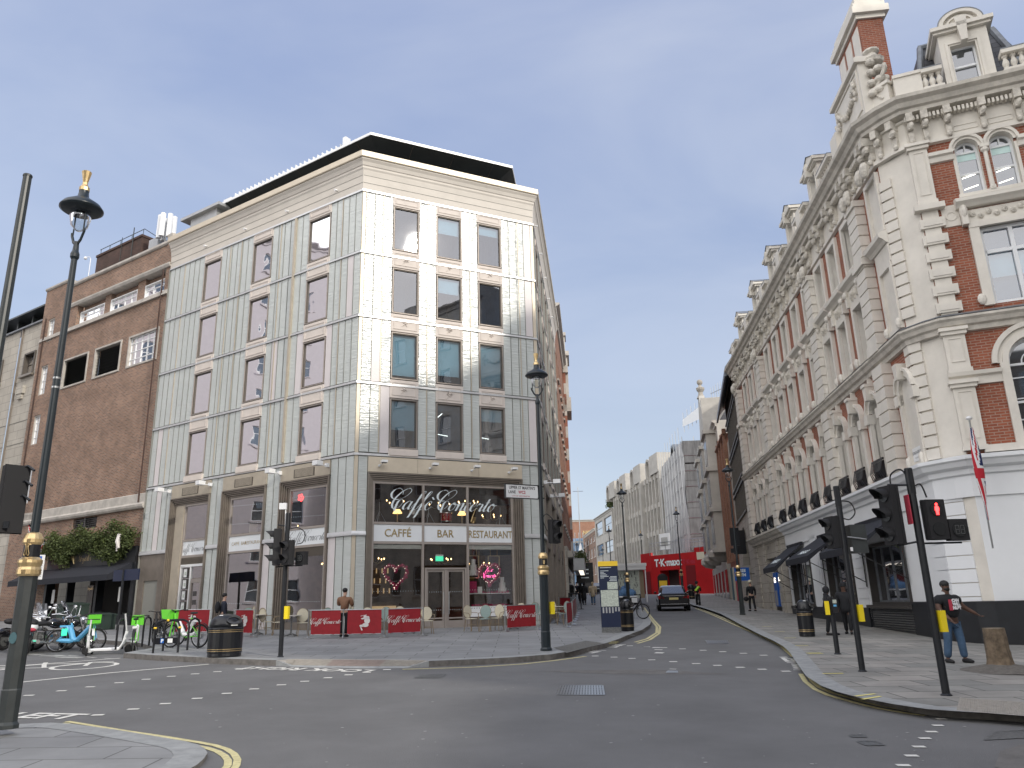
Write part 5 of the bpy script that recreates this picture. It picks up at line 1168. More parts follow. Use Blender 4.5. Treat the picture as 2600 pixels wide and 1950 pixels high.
for c in (1.41, 2.25):
    wd = window_c(c, 12.30, 13.68, True, .29, -.22, FD); g = MB(); g.box(FD, c-.27, c+.27, -.215, -.212, 13.42, 13.68); g.build('blind', 'blind', wd)
    g = MB(); g.tube([FD.P(c-.2, -.215, 12.55), FD.P(c+.15, -.215, 12.62)], .013, 4); g.tube([FD.P(c-.2, -.215, 12.9), FD.P(c+.15, -.215, 12.97)], .013, 4); g.build('ceiling_light', 'strip_light', wd)
# string courses and cornices run round the corner
m_ = MB(); m_.sweep(ptsR, [(0, 8.36), (.10, 8.38), (.12, 8.50), (.20, 8.54), (.24, 8.64), (.30, 8.70), (.30, 8.76), (.1, 8.86), (0, 8.86)]); m_.build('string_course', 'stucco_weathered', rb)
m_ = MB(); m_.sweep(ptsR, [(.08, 8.865), (.30, 8.775), (.31, 8.785), (.1, 8.885)]); m_.build('lead_flashing', 'lead', rb)
m_ = MB(); m_.sweep([FC.P(15.3, 0, 0)]+ptsR[1:], [(0, 4.05), (.05, 4.05), (.05, 4.58), (.12, 4.62), (.14, 4.74), (.26, 4.80), (.32, 4.92), (.38, 4.96), (.38, 5.05), (0, 5.12)]); m_.build('shop_cornice', 'render_white', rb)
m_ = MB(); m_.sweep([FC.P(CFAR, 0, 0), FC.P(15.31, 0, 0)], [(0, 4.58), (.12, 4.62), (.14, 4.74), (.26, 4.80), (.32, 4.92), (.38, 4.96), (.38, 5.05), (0, 5.12)]); m_.build('shop_cornice', 'stucco_weathered', rb)
m_ = MB(); m_.sweep(ptsR, [(0, 14.02), (.12, 14.04), (.12, 14.16), (.05, 14.18), (.05, 14.85), (.12, 14.88), (.12, 14.95), (0, 14.96)]); m_.build('frieze', 'stucco', rb)
m_ = MB(); m_.sweep(ptsR, [(0, 14.96), (.34, 15.02), (.36, 15.12), (.44, 15.16), (.50, 15.28), (.62, 15.36), (.64, 15.46), (.1, 15.60), (-.3, 15.60)]); m_.build('cornice', 'stucco_weathered', rb)
m_ = MB()
def bracket(m_, fr, s, w_=.09):
    m_.cut()
    m_.box(fr, s-w_, s+w_, .04, .40, 14.72, 14.98); m_.box(fr, s-w_*.8, s+w_*.8, .04, .30, 14.5, 14.74); m_.ball(fr.P(s, .25, 14.62), (w_*.95, .16, .13), 8, 5); m_.box(fr, s-w_*.7, s+w_*.7, .04, .18, 14.25, 14.5); m_.ball(fr.P(s, .15, 14.2), (w_, .08, .1), 7, 4)
for s_ in (.12, .5, 1.07, 1.93, 2.78, 3.6, 4.4): bracket(m_, FD, s_)
for c in wn:
    for sg in (-.62, .62): bracket(m_, FC, c+sg, .10)
for p in piers+[CN+.25]:
    for sg in (-.22, .22): bracket(m_, FC, p+sg, .12); m_.ball(FC.P(p+sg, .4, 13.95), (.14, .18, .28), 8, 5)
bracket(m_, FX, .25); bracket(m_, FX, .75)
m_.build('cornice_bracket', 'stucco_carved', rb)
m_ = MB()
for i in range(60): m_.box(FD, i*.105, i*.105+.06, .1, .26, 14.80, 14.94)
for i in range(220): m_.box(FC, CN+i*.117, CN+i*.117+.065, .1, .26, 14.80, 14.94)
m_.build('dentils', 'stucco', rb)
m_ = MB()
for a, b_ in ((1.2, 1.8), (2.05, 2.65), (2.9, 3.5)): m_.rect_frame(FD, a, b_, 14.26, 14.44, .02, .05, .07)
m_.build('frieze_panel', 'stucco', rb)
# parapet: pedestals, balusters, rail
def balusters(fr, a, b_, n, d=.28, z0=15.58, z1=16.28):
    m_ = MB(); m_.box(fr, a, b_, d-.16, d+.12, z0, z0+.10); m_.box(fr, a, b_, d-.20, d+.16, z1-.14, z1-.02)
    for i in range(n):
        c = fr.P(a+(b_-a)*(i+.5)/n, d-.02, 0); h = z1-z0
        m_.lathe([(.075, .1), (.075, .15), (.05, .17), (.085, .27), (.085, .33), (.045, .45), (.045, .48), (.075, .50), (.075, h-.12)], (c.x, c.y, z0), 8)
    m_.build('balustrade', 'stucco', rb); k = MB(); k.box(fr, a, b_, d-.21, d+.17, z1-.02, z1+.01); k.build('lead_capping', 'lead', rb)
balusters(FD, .62, 1.16, 3); balusters(FD, 2.62, 4.0, 7); m_ = MB(); m_.box(FD, -.1, .62, .05, .36, 15.58, 16.22); m_.box(FD, -.12, .64, .0, .40, 16.2, 16.3); m_.box(FX, .1, chL-.05, .05, .34, 15.58, 16.22); m_.box(FX, .1, chL, .0, .40, 16.2, 16.3); m_.build('parapet_block', 'stucco', rb)
dm = [2.9, 6.55, 10.35, 14.4, 18.9]; prev = .5
for c in dm+[23.2]:
    if c-.95 > prev: balusters(FC, prev, c-.95, max(2, int((c-.95-prev)/.2)), .3)
    prev = c+.95
for p in (-.3, 4.7, 8.5, 12.3, 16.6, 21.0): m_ = MB(); m_.box(FC, p-.3, p+.3, .1, .48, 15.58, 16.36); m_.build('parapet_block', 'stucco', rb)
# dormers
def dormer(fr, c, hw, z0, z1, depth, d, arched, win):
    D = MB(); D.box(fr, c-hw, win[0], -depth, d, z0, z1); D.box(fr, win[1], c+hw, -depth, d, z0, z1); D.box(fr, win[0], win[1], -depth, d, win[3], z1); D.box(fr, win[0], win[1], d-.3, d, z0, win[2])
    D.rect_frame(fr, win[0]-.12, win[1]+.12, win[2]-.1, win[3]+.12, .07, d, d+.04)
    D.box(fr, c-hw-.12, c+hw+.12, -depth, d+.12, z1, z1+.08); D.box(fr, c-hw-.18, c+hw+.18, -depth, d+.2, z1+.08, z1+.2)
    if arched:
        r = hw*.88; D.prism(fr, [(c+r*cos(pi*i/16), z1+.2+r*.82*sin(pi*i/16)) for i in range(17)], -depth, d+.02); D.arch(fr, c, z1+.2, r-.10, r+.02, d, d+.14, 18, zs=.82); D.arch(fr, c, z1+.2, r-.24, r-.18, d, d+.08, 18, zs=.82)
        D.prism(fr, [(c-.08, win[3]+.0), (c+.08, win[3]), (c+.15, z1+.36), (c-.15, z1+.36)], d, d+.2)
    else:
        D.prism(fr, [(c-hw-.18, z1+.2), (c+hw+.18, z1+.2), (c, z1+.2+hw*.62)], d-.2, d+.10); D.prism(fr, [(c-.08, win[3]), (c+.08, win[3]), (c+.12, z1+.3), (c-.12, z1+.3)], d, d+.24)
    o = D.build('dormer', 'stucco', rb)
    w_ = MB(); w_.rect_frame(fr, win[0], win[1], win[2], win[3], .05, d-.28, d-.18); zm = (win[2]+win[3])/2; w_.box(fr, win[0], win[1], d-.28, d-.17, zm-.03, zm+.03); w_.build('window', 'render_white', o)
    g = MB(); g.face([fr.P(a, d-.24, z) for a, z in ((win[0], win[2]), (win[1], win[2]), (win[1], win[3]), (win[0], win[3]))]); g.build('pane', 'glass_dark', o)
    k = MB()
    if arched: k.arch(fr, c, z1+.2, hw*.88+.02, hw*.88+.05, -depth, d+.15, 18, zs=.82)
    else: k.add([fr.P(c-hw-.2, d+.14, z1+.2), fr.P(c, d+.14, z1+.22+hw*.62), fr.P(c+hw+.2, d+.14, z1+.2), fr.P(c-hw-.2, -depth, z1+.2), fr.P(c, -depth, z1+.22+hw*.62), fr.P(c+hw+.2, -depth, z1+.2)], [(0, 1, 4, 3), (1, 2, 5, 4)])
    k.build('dormer_roof', 'lead', o)
dormer(FD, 1.86, .62, 15.5, 17.32, 1.6, .22, True, (1.50, 2.14, 15.62, 16.9))
for c in dm: dormer(FC, c, .72, 15.5, 16.95, 1.8, .28, False, (c-.34, c+.34, 15.75, 16.75))
# mansard roofs
m_ = MB(); m_.add([FD.P(.55, -.1, 15.5), FD.P(3.35, -.1, 15.5), FD.P(2.95, -1.1, 18.0), FD.P(1.0, -1.1, 18.0), FD.P(.3, -2.5, 15.5), FD.P(.9, -2.3, 18.0)], [(0, 1, 2, 3), (4, 0, 3, 5)])
m_.add([FD.P(3.9, -.1, 15.5), FD.P(16, -.1, 15.5), FD.P(16, -1.1, 17.8), FD.P(4.3, -1.1, 17.8)], [(0, 1, 2, 3)])
m_.add([FC.P(.3, -.3, 15.5), FC.P(CFAR, -.3, 15.5), FC.P(CFAR, -1.6, 17.0), FC.P(.3, -1.6, 17.0)], [(0, 1, 2, 3)]); m_.build('slate_roof', 'slate', rb)
m_ = MB(); m_.tube([FD.P(.57, -.06, 15.5), FD.P(1.0, -1.06, 18.0)], .09, 6); m_.tube([FD.P(3.37, -.06, 15.5), FD.P(2.95, -1.06, 18.0)], .10, 6); m_.tube([FD.P(.95, -1.06, 18.0), FD.P(3.0, -1.06, 18.0)], .08, 6); m_.tube([FD.P(3.4, -1.3, 15.6), FD.P(2.9, -1.3, 17.95)], .05, 6); m_.tube([FD.P(2.95, -1.1, 18.0), FD.P(4.2, -2.6, 17.4)], .06, 6); m_.build('lead_ridge', 'lead', rb)
m_ = MB(); m_.box(FC, -2.6, CFAR, -6, -.4, 15.4, 15.5); m_.box(FD, .0, 16, -6, -.2, 15.4, 15.5); m_.build('roof_deck', 'lead', rb)
# pedestal with swags above the corner bay, scroll, urn carving
m_ = MB(); m_.box(FC, -2.75, -.35, .0, .30, 15.55, 17.28); m_.box(FC, -2.85, -.25, -.1, .42, 17.28, 17.42); m_.box(FC, -2.8, -.3, -.05, .36, 17.42, 17.5); m_.rect_frame(FC, -2.62, -.48, 15.75, 17.16, .05, .30, .34); m_.build('pedestal', 'stucco', rb)
m_ = MB()
for i in range(15):
    t = i/14; s_ = -2.35+1.6*t; z = 16.75-.5*sin(pi*t)+.1*random.random(); m_.ball(FC.P(s_, .36, z), (.09, .07, .09), 7, 5)
for s_ in (-2.35, -.75):
    for k in range(5): m_.ball(FC.P(s_+.04*(-1)**k, .36, 16.9-.14*k), (.075, .06, .08), 7, 5)
m_.build('swag_carving', 'stucco_carved', rb)
m_ = MB(); m_.tube([FC.P(-.3+.12*cos(t)*(1+t*.1), .2, 16.05+t*.14+.18*sin(t)) for t in [k*.5 for k in range(13)]], .09, 7)
c = FX.P(.45, .1, 0)
for k in range(26):
    a = k*.9; m_.ball((c.x+.28*cos(a)*(1-.012*k), c.y+.25*sin(a)-.1, 15.9+.052*k), (.15, .12, .11), 7, 5)
m_.lathe([(.1, 0), (.30, .04), (.34, .16), (.20, .24), (.14, .40), (.24, .46), (.24, .52), (0.02, .54)], (c.x, c.y-.05, 17.2), 10)
m_.tube([FX.P(.15+.25*sin(k*.5), .32, 15.8+k*.11) for k in range(12)], .07, 6); m_.tube([FX.P(.75-.2*sin(k*.45), .32, 15.8+k*.1) for k in range(12)], .06, 6)
m_.build('corner_carving', 'stucco_carved', rb)
# chimneys
def chimney(fr, s0, s1, d0, d1, z0, z1, panels=0):
    m_ = MB(); m_.box(fr, s0, s1, d0, d1, z0, z1); ch = m_.build('chimney', 'brick_dark' if False else 'brick_red', rb)
    k = MB(); k.box(fr, s0-.08, s1+.08, d0-.08, d1+.08, z1, z1+.16); k.box(fr, s0-.2, s1+.2, d0-.2, d1+.2, z1+.16, z1+.42); k.box(fr, s0-.12, s1+.12, d0-.12, d1+.12, z1+.42, z1+.62); k.box(fr, s0-.05, s1+.05, d0-.03, d1+.03, z1+.62, z1+.9)
    for i in range(panels):
        w_ = (s1-s0)/panels; k.box(fr, s0+w_*i+.10, s0+w_*(i+1)-.10, d1-.02, d1+.03, z1-2.2, z1-.18)
    k.build('chimney_cap', 'stucco', ch)
chimney(FC, -.5, 1.75, -1.7, -.9, 15.5, 20.7, 3)
chimney(FC, 6.4, 8.6, -3.6, -2.6, 15.5, 20.4)
# shop front: windows, stone end with cash machines, awnings
for a, b_, z0, z1, n in ((.62, 4.02, 1.42, 3.33, 4), (5.65, 8.85, 1.36, 3.68, 4), (11.35, 14.85, 1.36, 3.68, 4)):
    opening_frame(FC, a, b_, z0, z1, rb, n, 1, 'timber_dark', .08, -.22, 'glass_dark', 'lead', 'shop_window', .04, .04)
    m_ = MB(); m_.box(FC, a-.15, b_+.15, -.02, .2, z0-.1, z0); m_.build('sill', 'timber_dark', rb)
m_ = MB()
for i in range(11):
    z = .9+i*.335
    for a, b_ in ((15.35, 16.35), (16.9, 17.6), (20.3, 21.0), (22.4, 23.4)): m_.box(FC, a, b_, -.05, .06, z+.018, z+.317)
m_.build('rusticated_base', 'ashlar', rb); wall_text('1788', .26, FC, 19.3, .06, 4.2, 'script_black', rb)
m_ = MB(); m_.box(FC, 17.65, 20.25, -.35, -.25, .3, 1.3, 0); m_.box(FC, 17.65, 20.25, -.35, -.3, 1.3, 3.7, 1); cm = m_.build('cash_machine_bay', ['plinth_black', 'screen'], rb)
for c in (18.3, 19.4): m_ = MB(); m_.box(FC, c-.42, c+.42, -.3, -.12, 1.3, 3.0, 0); m_.box(FC, c-.2, c+.2, -.12, -.1, 1.35, 2.1, 1); m_.box(FC, c-.15, c+.15, -.12, -.095, 2.5, 2.75, 2); m_.build('cash_machine', ['blue_sign', 'grey_metal', 'bulb_white'], cm)
def awning(s0, s1, proj, zt, zb, word, label):
    t = thing('awning', label, 'awning', FC.P((s0+s1)/2, 0, zt).to_tuple(), 'black shop awnings')
    m_ = MB(); P = FC.P; m_.add([P(s0, .1, zt), P(s1, .1, zt), P(s1, proj, zb), P(s0, proj, zb), P(s1, proj, zb-.22), P(s0, proj, zb-.22), P(s0, proj-.01, zb-.22)], [(0, 1, 2, 3), (3, 2, 4, 5)]); m_.add([P(s0, .1, zt), P(s0, proj, zb), P(s0, proj, zb-.2)], [(0, 1, 2)]); m_.add([P(s1, .1, zt), P(s1, proj, zb), P(s1, proj, zb-.2)], [(0, 1, 2)]); m_.box(FC, s0, s1, .05, .16, zt-.05, zt+.08)
    m_.build('canvas', 'awning', t); k = MB()
    for s_ in (s0+.03, s1-.03): k.tube([P(s_, .06, zb-1.0), P(s_, proj-.03, zb-.2)], .016, 5); k.tube([P(s_, .06, zt), P(s_, .06, zb-1.15)], .022, 5)
    k.build('arm', 'black_paint', t)
    if word:
        sl = (zt-zb)/(proj-.1); letters(word, .30, lambda x, y: P((s0+s1)/2-x*1.35, proj-.25-y*.9, zb+(.25+y*.9)*sl+.012), 'script_white', t, xs=1.1, bold=.015)
    return t
awning(12.0, 14.7, 1.35, 4.0, 3.05, 'PREGO', 'black awning with white letters nearest the stone end, farthest from the corner')
awning(5.75, 9.25, 1.5, 4.02, 3.15, 'PREGO', 'middle black awning with white letters, above the two dark figures')
awning(.45, 4.3, 1.45, 4.02, 3.15, '', 'large plain black awning nearest the white corner, behind the traffic lights')
# small dark lamps, blue cash sign, hanging signs
def hang_sign(s, proj, z0, z1, w_, mt, label, nm='hanging_sign', words=(), wm='script_white'):
    m_ = MB(); fr = Fr(*FC.P(s, 0, 0).xy, 6.26-90, 1); m_.box(fr, proj-w_, proj, -.04, .04, z0, z1, 0); m_.box(fr, 0, proj-w_, -.02, .02, (z0+z1)/2-.02, (z0+z1)/2+.02, 1); t = thing(nm, label, 'sign', FC.P(s, .5, z0).to_tuple()); m_.build('board', [mt, 'black_paint'], t)
    for i, w2 in enumerate(words): letters(w2, (z1-z0)*.30, lambda x, y: fr.P(proj-w_/2-x, -.045, z1-(z1-z0)*(.33+.33*i)+y), wm, t, xs=.95, bold=.01)
hang_sign(24.2, 1.15, 2.75, 3.5, .85, 'blue_sign', 'square blue cash machine sign on the stone corner pier', words=('FREE', 'ATM'))
hang_sign(24.6, 1.0, 4.3, 5.7, .75, 'black_paint', 'tall black hanging sign above the blue cash sign')
# flag on the right front
fl = thing('union_flag', 'furled union flag on a white ball topped pole against the white corner wall', 'flag', FD.P(.2, 1.0, 3.7).to_tuple())
a, b_ = FD.P(.35, .25, 3.5), FD.P(.25, .85, 6.15)
_s, _z = on(FD, 2461, 1066, .9); b_ = FD.P(_s, .9, _z); _s, _z = on(FD, 2515, 1360, .5); a = FD.P(_s, .5, _z-.3)
m_ = MB(); m_.tube([a, b_], .022, 7); m_.build('pole', 'steel', fl); m_ = MB(); m_.ball(b_+Vector((0, 0, .04)), (.075, .075, .055), 10, 6); m_.build('finial', 'white_metal', fl)
def ff2(u, v):
    t = .06+.72*u; c = b_.lerp(a, t); r = .10*sin(pi*min(1, u*1.1+.05))+.02; an = v*5.2+u*2.5; return c+Vector((cos(an)*r, sin(an)*r*.6-.02, -.03*v))
union(ff2, fl)
# ------------------------------------------------------------------ the street beyond
def facade_building(name, label, fr, L, z0, z1, zf, bays, wmt, trim, wz=(.3, .85), ww=.5, off=0, glass='glass_dark', first=0, sills=True, d=0, depthback=8, frame='panel_white', ground=None, reveal=.2):
    """zf: floor levels; bays: number of windows per floor"""
    t = thing(name, label, 'building', fr.P(L/2, 0, z0).to_tuple()); H = []; bw = L/bays
    for i in range(len(zf)-1):
        for j in range(bays):
            c = off+bw*(j+.5); h = zf[i+1]-zf[i]; H.append((c-bw*ww/2, c+bw*ww/2, zf[i]+h*wz[0], zf[i]+h*wz[1]))
    mb = MB(); mb.wall(fr, 0, L, z0, z1, d, reveal, H); mb.box(fr, 0, L, -depthback, -depthback+.2, z0, z1)
    for s_ in (0, L): mb.face([fr.P(s_, d, z0), fr.P(s_, -depthback, z0), fr.P(s_, -depthback, z1), fr.P(s_, d, z1)])
    mb.face([fr.P(0, d, z1-.3), fr.P(L, d, z1-.3), fr.P(L, -depthback, z1-.3), fr.P(0, -depthback, z1-.3)])
    mb.build('wall', wmt, t)
    for a, b_, c, e in H:
        w_ = MB(); w_.rect_frame(fr, a, b_, c, e, .07, d-reveal-.05, d-reveal+.06, 0); w_.box(fr, a, b_, d-reveal-.04, d-reveal+.04, (c+e)/2-.035, (c+e)/2+.035, 0); w_.face([fr.P(x, d-reveal, z) for x, z in ((a, c), (b_, c), (b_, e), (a, e))], 1)
        if sills: w_.box(fr, a-.12, b_+.12, d-.02, d+.12, c-.14, c, 2)
        w_.build('window', [frame, glass, trim], t)
    pth = [fr.P(L, d, 0), fr.P(0, d, 0)] if fr.sg < 0 else [fr.P(0, d, 0), fr.P(L, d, 0)]
    m_ = MB(); m_.sweep(pth, [(0, z1-.55), (.12, z1-.5), (.15, z1-.25), (.38, z1-.12), (.4, z1), (-.2, z1+.05)]); m_.build('cornice', trim, t)
    return t, pth
# left side
bl_, p_ = facade_building('brown_brick_building', 'brown brick building with sunlit upper wall just past the café building', Fr(*FE.P(17.75, .05, 0).xy, 5.4, 1), 14.0, .5, 21.6, [5.6, 9, 12.2, 15.4, 18.6], 6, 'brick_orange', 'stone_band', ww=.42)
m_ = MB(); f_ = Fr(*FE.P(17.75, .05, 0).xy, 5.4, 1); m_.box(f_, 4, 7.5, -2, -.2, 21.6, 23.4); m_.box(f_, 3.9, 7.6, -2.1, -.1, 23.4, 23.6); m_.build('roof_tower', 'brick_orange', bl_)
m_ = MB(); m_.box(f_, 0, 14, 0, .18, .5, 5.2); m_.box(f_, 0, 14, .1, .5, 4.5, 4.9); m_.build('stone_shopfront', 'ashlar', bl_)
m_ = MB()
for i in range(4): m_.box(f_, .6+3.4*i, 3.2+3.4*i, .18, .2, .9, 3.9)
m_.build('shop_window', 'screen', bl_)
m_ = MB(); m_.box(f_, 1.5, 11, .5, 1.2, 3.75, 4.5); cn = m_.build('canopy_box', 'grey_metal', bl_); m_ = MB()
for i in range(8): m_.box(f_, 2+i*1.1, 2.25+i*1.1, .8, 1.1, 3.735, 3.749)
m_.build('downlight', 'bulb_white', cn)
m_ = MB(); leaves(m_, [(f_.P(1.5+i*.35, 1.0, 4.75), (.15, .2, .12)) for i in range(26)], 900, .09); tag(m_.build('planter_foliage', ['leaf', 'leaf_b'], None, loc=f_.P(6, 1, 4.6)), 'dark green planting along the top of the shop canopy', 'plant')
fst = Fr(*f_.P(14.05, .05, 0).xy, 4.2, 1); sb2, p_ = facade_building('striped_building', 'victorian building banded in red brick and cream stone', fst, 14, .5, 22.6, [5.6, 9.4, 13, 16.6, 20], 4, 'brick_red', 'stone_band', ww=.45)
m_ = MB()
for s_ in (0, 3.2, 6.6, 10, 13.3):
    for i in range(16):
        z = 5.6+i*.95; m_.box(fst, s_, s_+.75, .02, .22, z, z+.95, i % 2)
    m_.box(fst, s_-.1, s_+.85, 0, .45, 20.8, 21.6, 0)
m_.build('banded_pier', ['stone_band', 'brick_red'], sb2)
m_ = MB(); m_.box(fst, 0, 3.5, -.5, .6, 17.4, 18.6); m_.box(fst, .4, 3.1, -.5, .45, 18.6, 22.4); m_.box(fst, .1, 3.4, -.6, .6, 22.4, 22.8); m_.box(fst, .8, 2.2, -.5, .3, 22.8, 24.4); m_.box(fst, .6, 2.4, -.6, .4, 24.4, 24.7); m_.build('corner_turret', 'stone_band', sb2)
m_ = MB(); m_.sweep([fst.P(0, 0, 0), fst.P(14, 0, 0)], [(0, 5.2), (.5, 5.3), (.8, 5.5), (.8, 5.7), (0, 5.8)]); m_.box(fst, 0, 14, 0, .2, .5, 5.2); m_.build('stone_shopfront', 'concrete_light', sb2)
t = thing('hanging_sign', 'black hanging sign with three white lines on the left side of the street', 'sign', f_.P(12, .8, 3).to_tuple()); ff_ = Fr(*f_.P(11.6, 0, 0).xy, 96, 1)
m_ = MB(); m_.box(ff_, .45, 1.75, -.06, .06, 3.2, 4.7, 0); m_.box(ff_, 0, .5, -.03, .03, 4.3, 4.36, 0); m_.build('board', 'black_paint', t); m_ = MB()
for i in range(3): m_.box(ff_, .8, 1.4, .06, .075, 3.55+i*.3, 3.63+i*.3)
m_.build('sign_stripes', 'script_white', t)
fd_ = Fr(*fst.P(14.1, -.2, 0).xy, 2, 1); facade_building('dark_brick_building', 'dark brick building farther down on the left', fd_, 26, 1, 15, [5, 8.5, 12], 9, 'brick_dark', 'concrete', ww=.45)
fd_ = Fr(*fd_.P(26.2, -.5, 0).xy, -1, 1); facade_building('grey_building', 'low grey building near the far end on the left', fd_, 60, 1.5, 13, [5, 8.5, 11.5], 16, 'brick_dark', 'concrete', ww=.45)
# right side: glazed bay building
P1 = FC.P(23.7, 0, 0); fg = Fr(P1.x, P1.y, 12.0, -1); t = thing('glazed_building', 'stone building with tall dark glazed bay and curved roof edge next to the brick building', 'building', fg.P(6, 0, 1).to_tuple())
m_ = MB(); m_.wall(fg, 0, 13, .6, 6.9, 0, .8, [(3.2, 9.5, .6, 3.2, 'arch')]); m_.box(fg, 0, 1.3, -.3, .0, 6.9, 12.0); m_.box(fg, 11.6, 13, -.3, 0, 6.9, 13.4); m_.box(fg, 0, 13, -8, -7, .6, 15); m_.build('wall', 'ashlar', t)
m_ = MB()
for i in range(10):
    a = 1.3+i*1.03; m_.box(fg, a+.05, a+.98, -.15, -.1, 6.9, 16.0, 1)
    m_.box(fg, a-.05, a+.05, -.1, .05, 6.9, 16.2, 0)
for z in (6.9, 8.8, 9.2, 11.4, 11.8, 14.0, 14.4, 15.9): m_.box(fg, 1.3, 11.7, -.1, .10, z, z+.12, 0)
m_.build('glazed_bay', ['bronze_dark', 'glass_dark'], t)
m_ = MB(); m_.sweep([fg.P(13.2, 0, 0), fg.P(-.3, 0, 0)], [(-6, 17.2), (-1.5, 16.9), (.1, 16.3), (.55, 15.7), (.62, 15.1), (.5, 15.1), (.42, 15.6), (.0, 16.1), (-1.5, 16.7), (-6, 17.0)]); m_.build('curved_roof', 'lead', t)
m_ = MB(); m_.box(fg, 3.3, 9.4, -.85, -.78, .6, 6.2); 
for i in range(6): m_.box(fg, 3.9+i, 3.97+i, -.78, -.7, .6, 6.2)
m_.build('arch_glazing', 'glass_dark', t)
P2 = fg.P(13.05, 0, 0); fr2 = Fr(P2.x, P2.y, 10.2, -1)
rbt, _ = facade_building('narrow_red_building', 'narrow ornate red brick building with planted roof', fr2, 7.5, .8, 14.2, [4.6, 7.8, 11], 3, 'brick_red', 'brick_orange', ww=.5)
m_ = MB()
for s_ in (.2, 2.6, 5, 7.1): m_.box(fr2, s_-.2, s_+.2, 0, .3, 4.6, 14.6)
m_.build('pilaster', 'brick_orange', rbt); m_ = MB()
for i, c in enumerate(('panel_white', 'hi_vis', 'panel_white', 'teal_seat')): m_.box(fr2, .3+i*1.8, 1.7+i*1.8, 0, .12, .9, 4.2, i)
m_.build('painted_shopfront', ['table_cream', 'print_red', 'rattan_cream', 'teal_seat'], rbt)
P3 = fr2.P(7.6, 0, 0); fr3 = Fr(P3.x, P3.y, 10.2, -1); L3 = 22.5
gs, _ = facade_building('gabled_stone_building', 'stone building with projecting bays, slate roof and ball finial', fr3, L3, 1, 17, [5, 8.8, 12.4, 16], 6, 'portland', 'stone_band', ww=.42)
m_ = MB()
for c in (3.7, 11.2, 18.7):
    m_.box(fr3, c-1.9, c+1.9, 0, .9, 6, 16.2)
    for z in (5.7, 9.2, 12.8, 16.2): m_.box(fr3, c-2.1, c+2.1, 0, 1.15, z, z+.35)
    m_.ball(fr3.P(c, .3, 5.6), (1.2, .7, .7), 8, 5)
m_.build('stone_bay', 'portland', gs); m_ = MB()
for c in (3.7, 11.2, 18.7):
    for z in (6.5, 10, 13.6):
        for k in (-1, 0, 1): m_.box(fr3, c+k*1.15-.42, c+k*1.15+.42, .9, .93, z, z+2.1)
m_.build('bay_window', 'glass_dark', gs)
m_ = MB(); m_.add([fr3.P(0, -.3, 17), fr3.P(L3*.62, -.3, 17), fr3.P(L3*.62, -5, 24.0), fr3.P(0, -5, 24.0)], [(0, 1, 2, 3)]); m_.add([fr3.P(0, -.3, 17), fr3.P(0, -5, 24), fr3.P(0, -9, 17)], [(0, 1, 2)]); m_.build('slate_roof', 'slate', gs)
m_ = MB(); m_.prism(fr3, [(L3-8.6, 17), (L3, 17), (L3, 18.2), (L3-3.4, 23.8), (L3-5.2, 23.8), (L3-8.6, 18.2)], -.5, .1); m_.box(fr3, L3-8.8, L3-8.0, -8, .2, 16, 22.6); m_.build('gable', 'concrete_light', gs)
m_ = MB(); c = fr3.P(L3-4.3, -.2, 0); m_.lathe([(.5, 0), (.3, .4), (.25, .7), (.45, 1.0), (.5, 1.2), (.2, 1.4), (.15, 1.6)], (c.x, c.y, 23.7), 10); m_.ball((c.x, c.y, 25.6), .34, 10, 7); m_.build('ball_finial', 'concrete', gs)
m_ = MB(); m_.box(fr3, 1, 20, 0, .25, 1, 4.8); m_.build('stone_shopfront', 'portland', gs); m_ = MB()
for i, c in enumerate((2, 6, 10, 14, 18)): m_.box(fr3, c-1.2, c+1.2, .25, .27, 1.6, 4.2)
m_.build('shop_window', 'screen', gs)
# netted scaffold on the corner with red hoarding below
q = gp(1817, 1510); q2 = gp(1777, 1509.5); 
def at_y(px, py, y):
    r = ray(px, py); return Vector((0, 0, CAMH))+r*(y/r.y)
n0 = at_y(1752, 1119, 103); n0b = at_y(1757, 1405, 103); n1 = at_y(1681, 1183, 124)
azn = math.degrees(math.atan2(n1.x-n0b.x, n1.y-n0b.y)); fn = Fr(n0b.x, n0b.y, azn, -1); Ln = (n1-n0b).xy.length; zt = n0.z
sc_ = thing('scaffold', 'scaffold wrapped in grey netting above the red shop hoarding', 'scaffold', n0b.to_tuple())
m_ = MB(); rn = random.Random(4); ns = 40; nzz = 14
G = [[fn.P(Ln*i/ns, .25*sin(i*1.9)+.12*sin(i*4.3+j)+.1*rn.random(), 5.8+(zt-5.8)*j/nzz-.12*sin(pi*(i % 8)/8)*(j == nzz)) for j in range(nzz+1)] for i in range(ns+1)]
for i in range(ns):
    for j in range(nzz):
        if (i, j) in ((11, 4), (12, 4), (24, 3)): continue
        m_.face([G[i][j], G[i+1][j], G[i+1][j+1], G[i][j+1]])
m_.build('netting', 'netting', sc_, smooth=True)
fs_ = Fr(n0b.x, n0b.y, azn+90, 1); m_ = MB()
sidew = 3.6
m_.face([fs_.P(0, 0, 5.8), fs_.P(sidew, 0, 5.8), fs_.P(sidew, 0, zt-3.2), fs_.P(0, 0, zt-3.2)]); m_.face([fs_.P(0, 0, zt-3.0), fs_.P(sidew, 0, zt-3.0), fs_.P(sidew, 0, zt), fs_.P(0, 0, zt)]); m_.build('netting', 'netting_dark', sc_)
m_ = MB()
for i in range(9): s_ = Ln*i/8; m_.tube([fn.P(s_, .45, 5.2), fn.P(s_, .45, zt+1.6+rn.random())], .045, 4)
for z in [6+2.1*k for k in range(8)]: m_.tube([fn.P(0, .4, z), fn.P(Ln, .4, z)], .035, 4); m_.tube([fs_.P(0, .05, z), fs_.P(sidew, .05, z)], .05, 4)
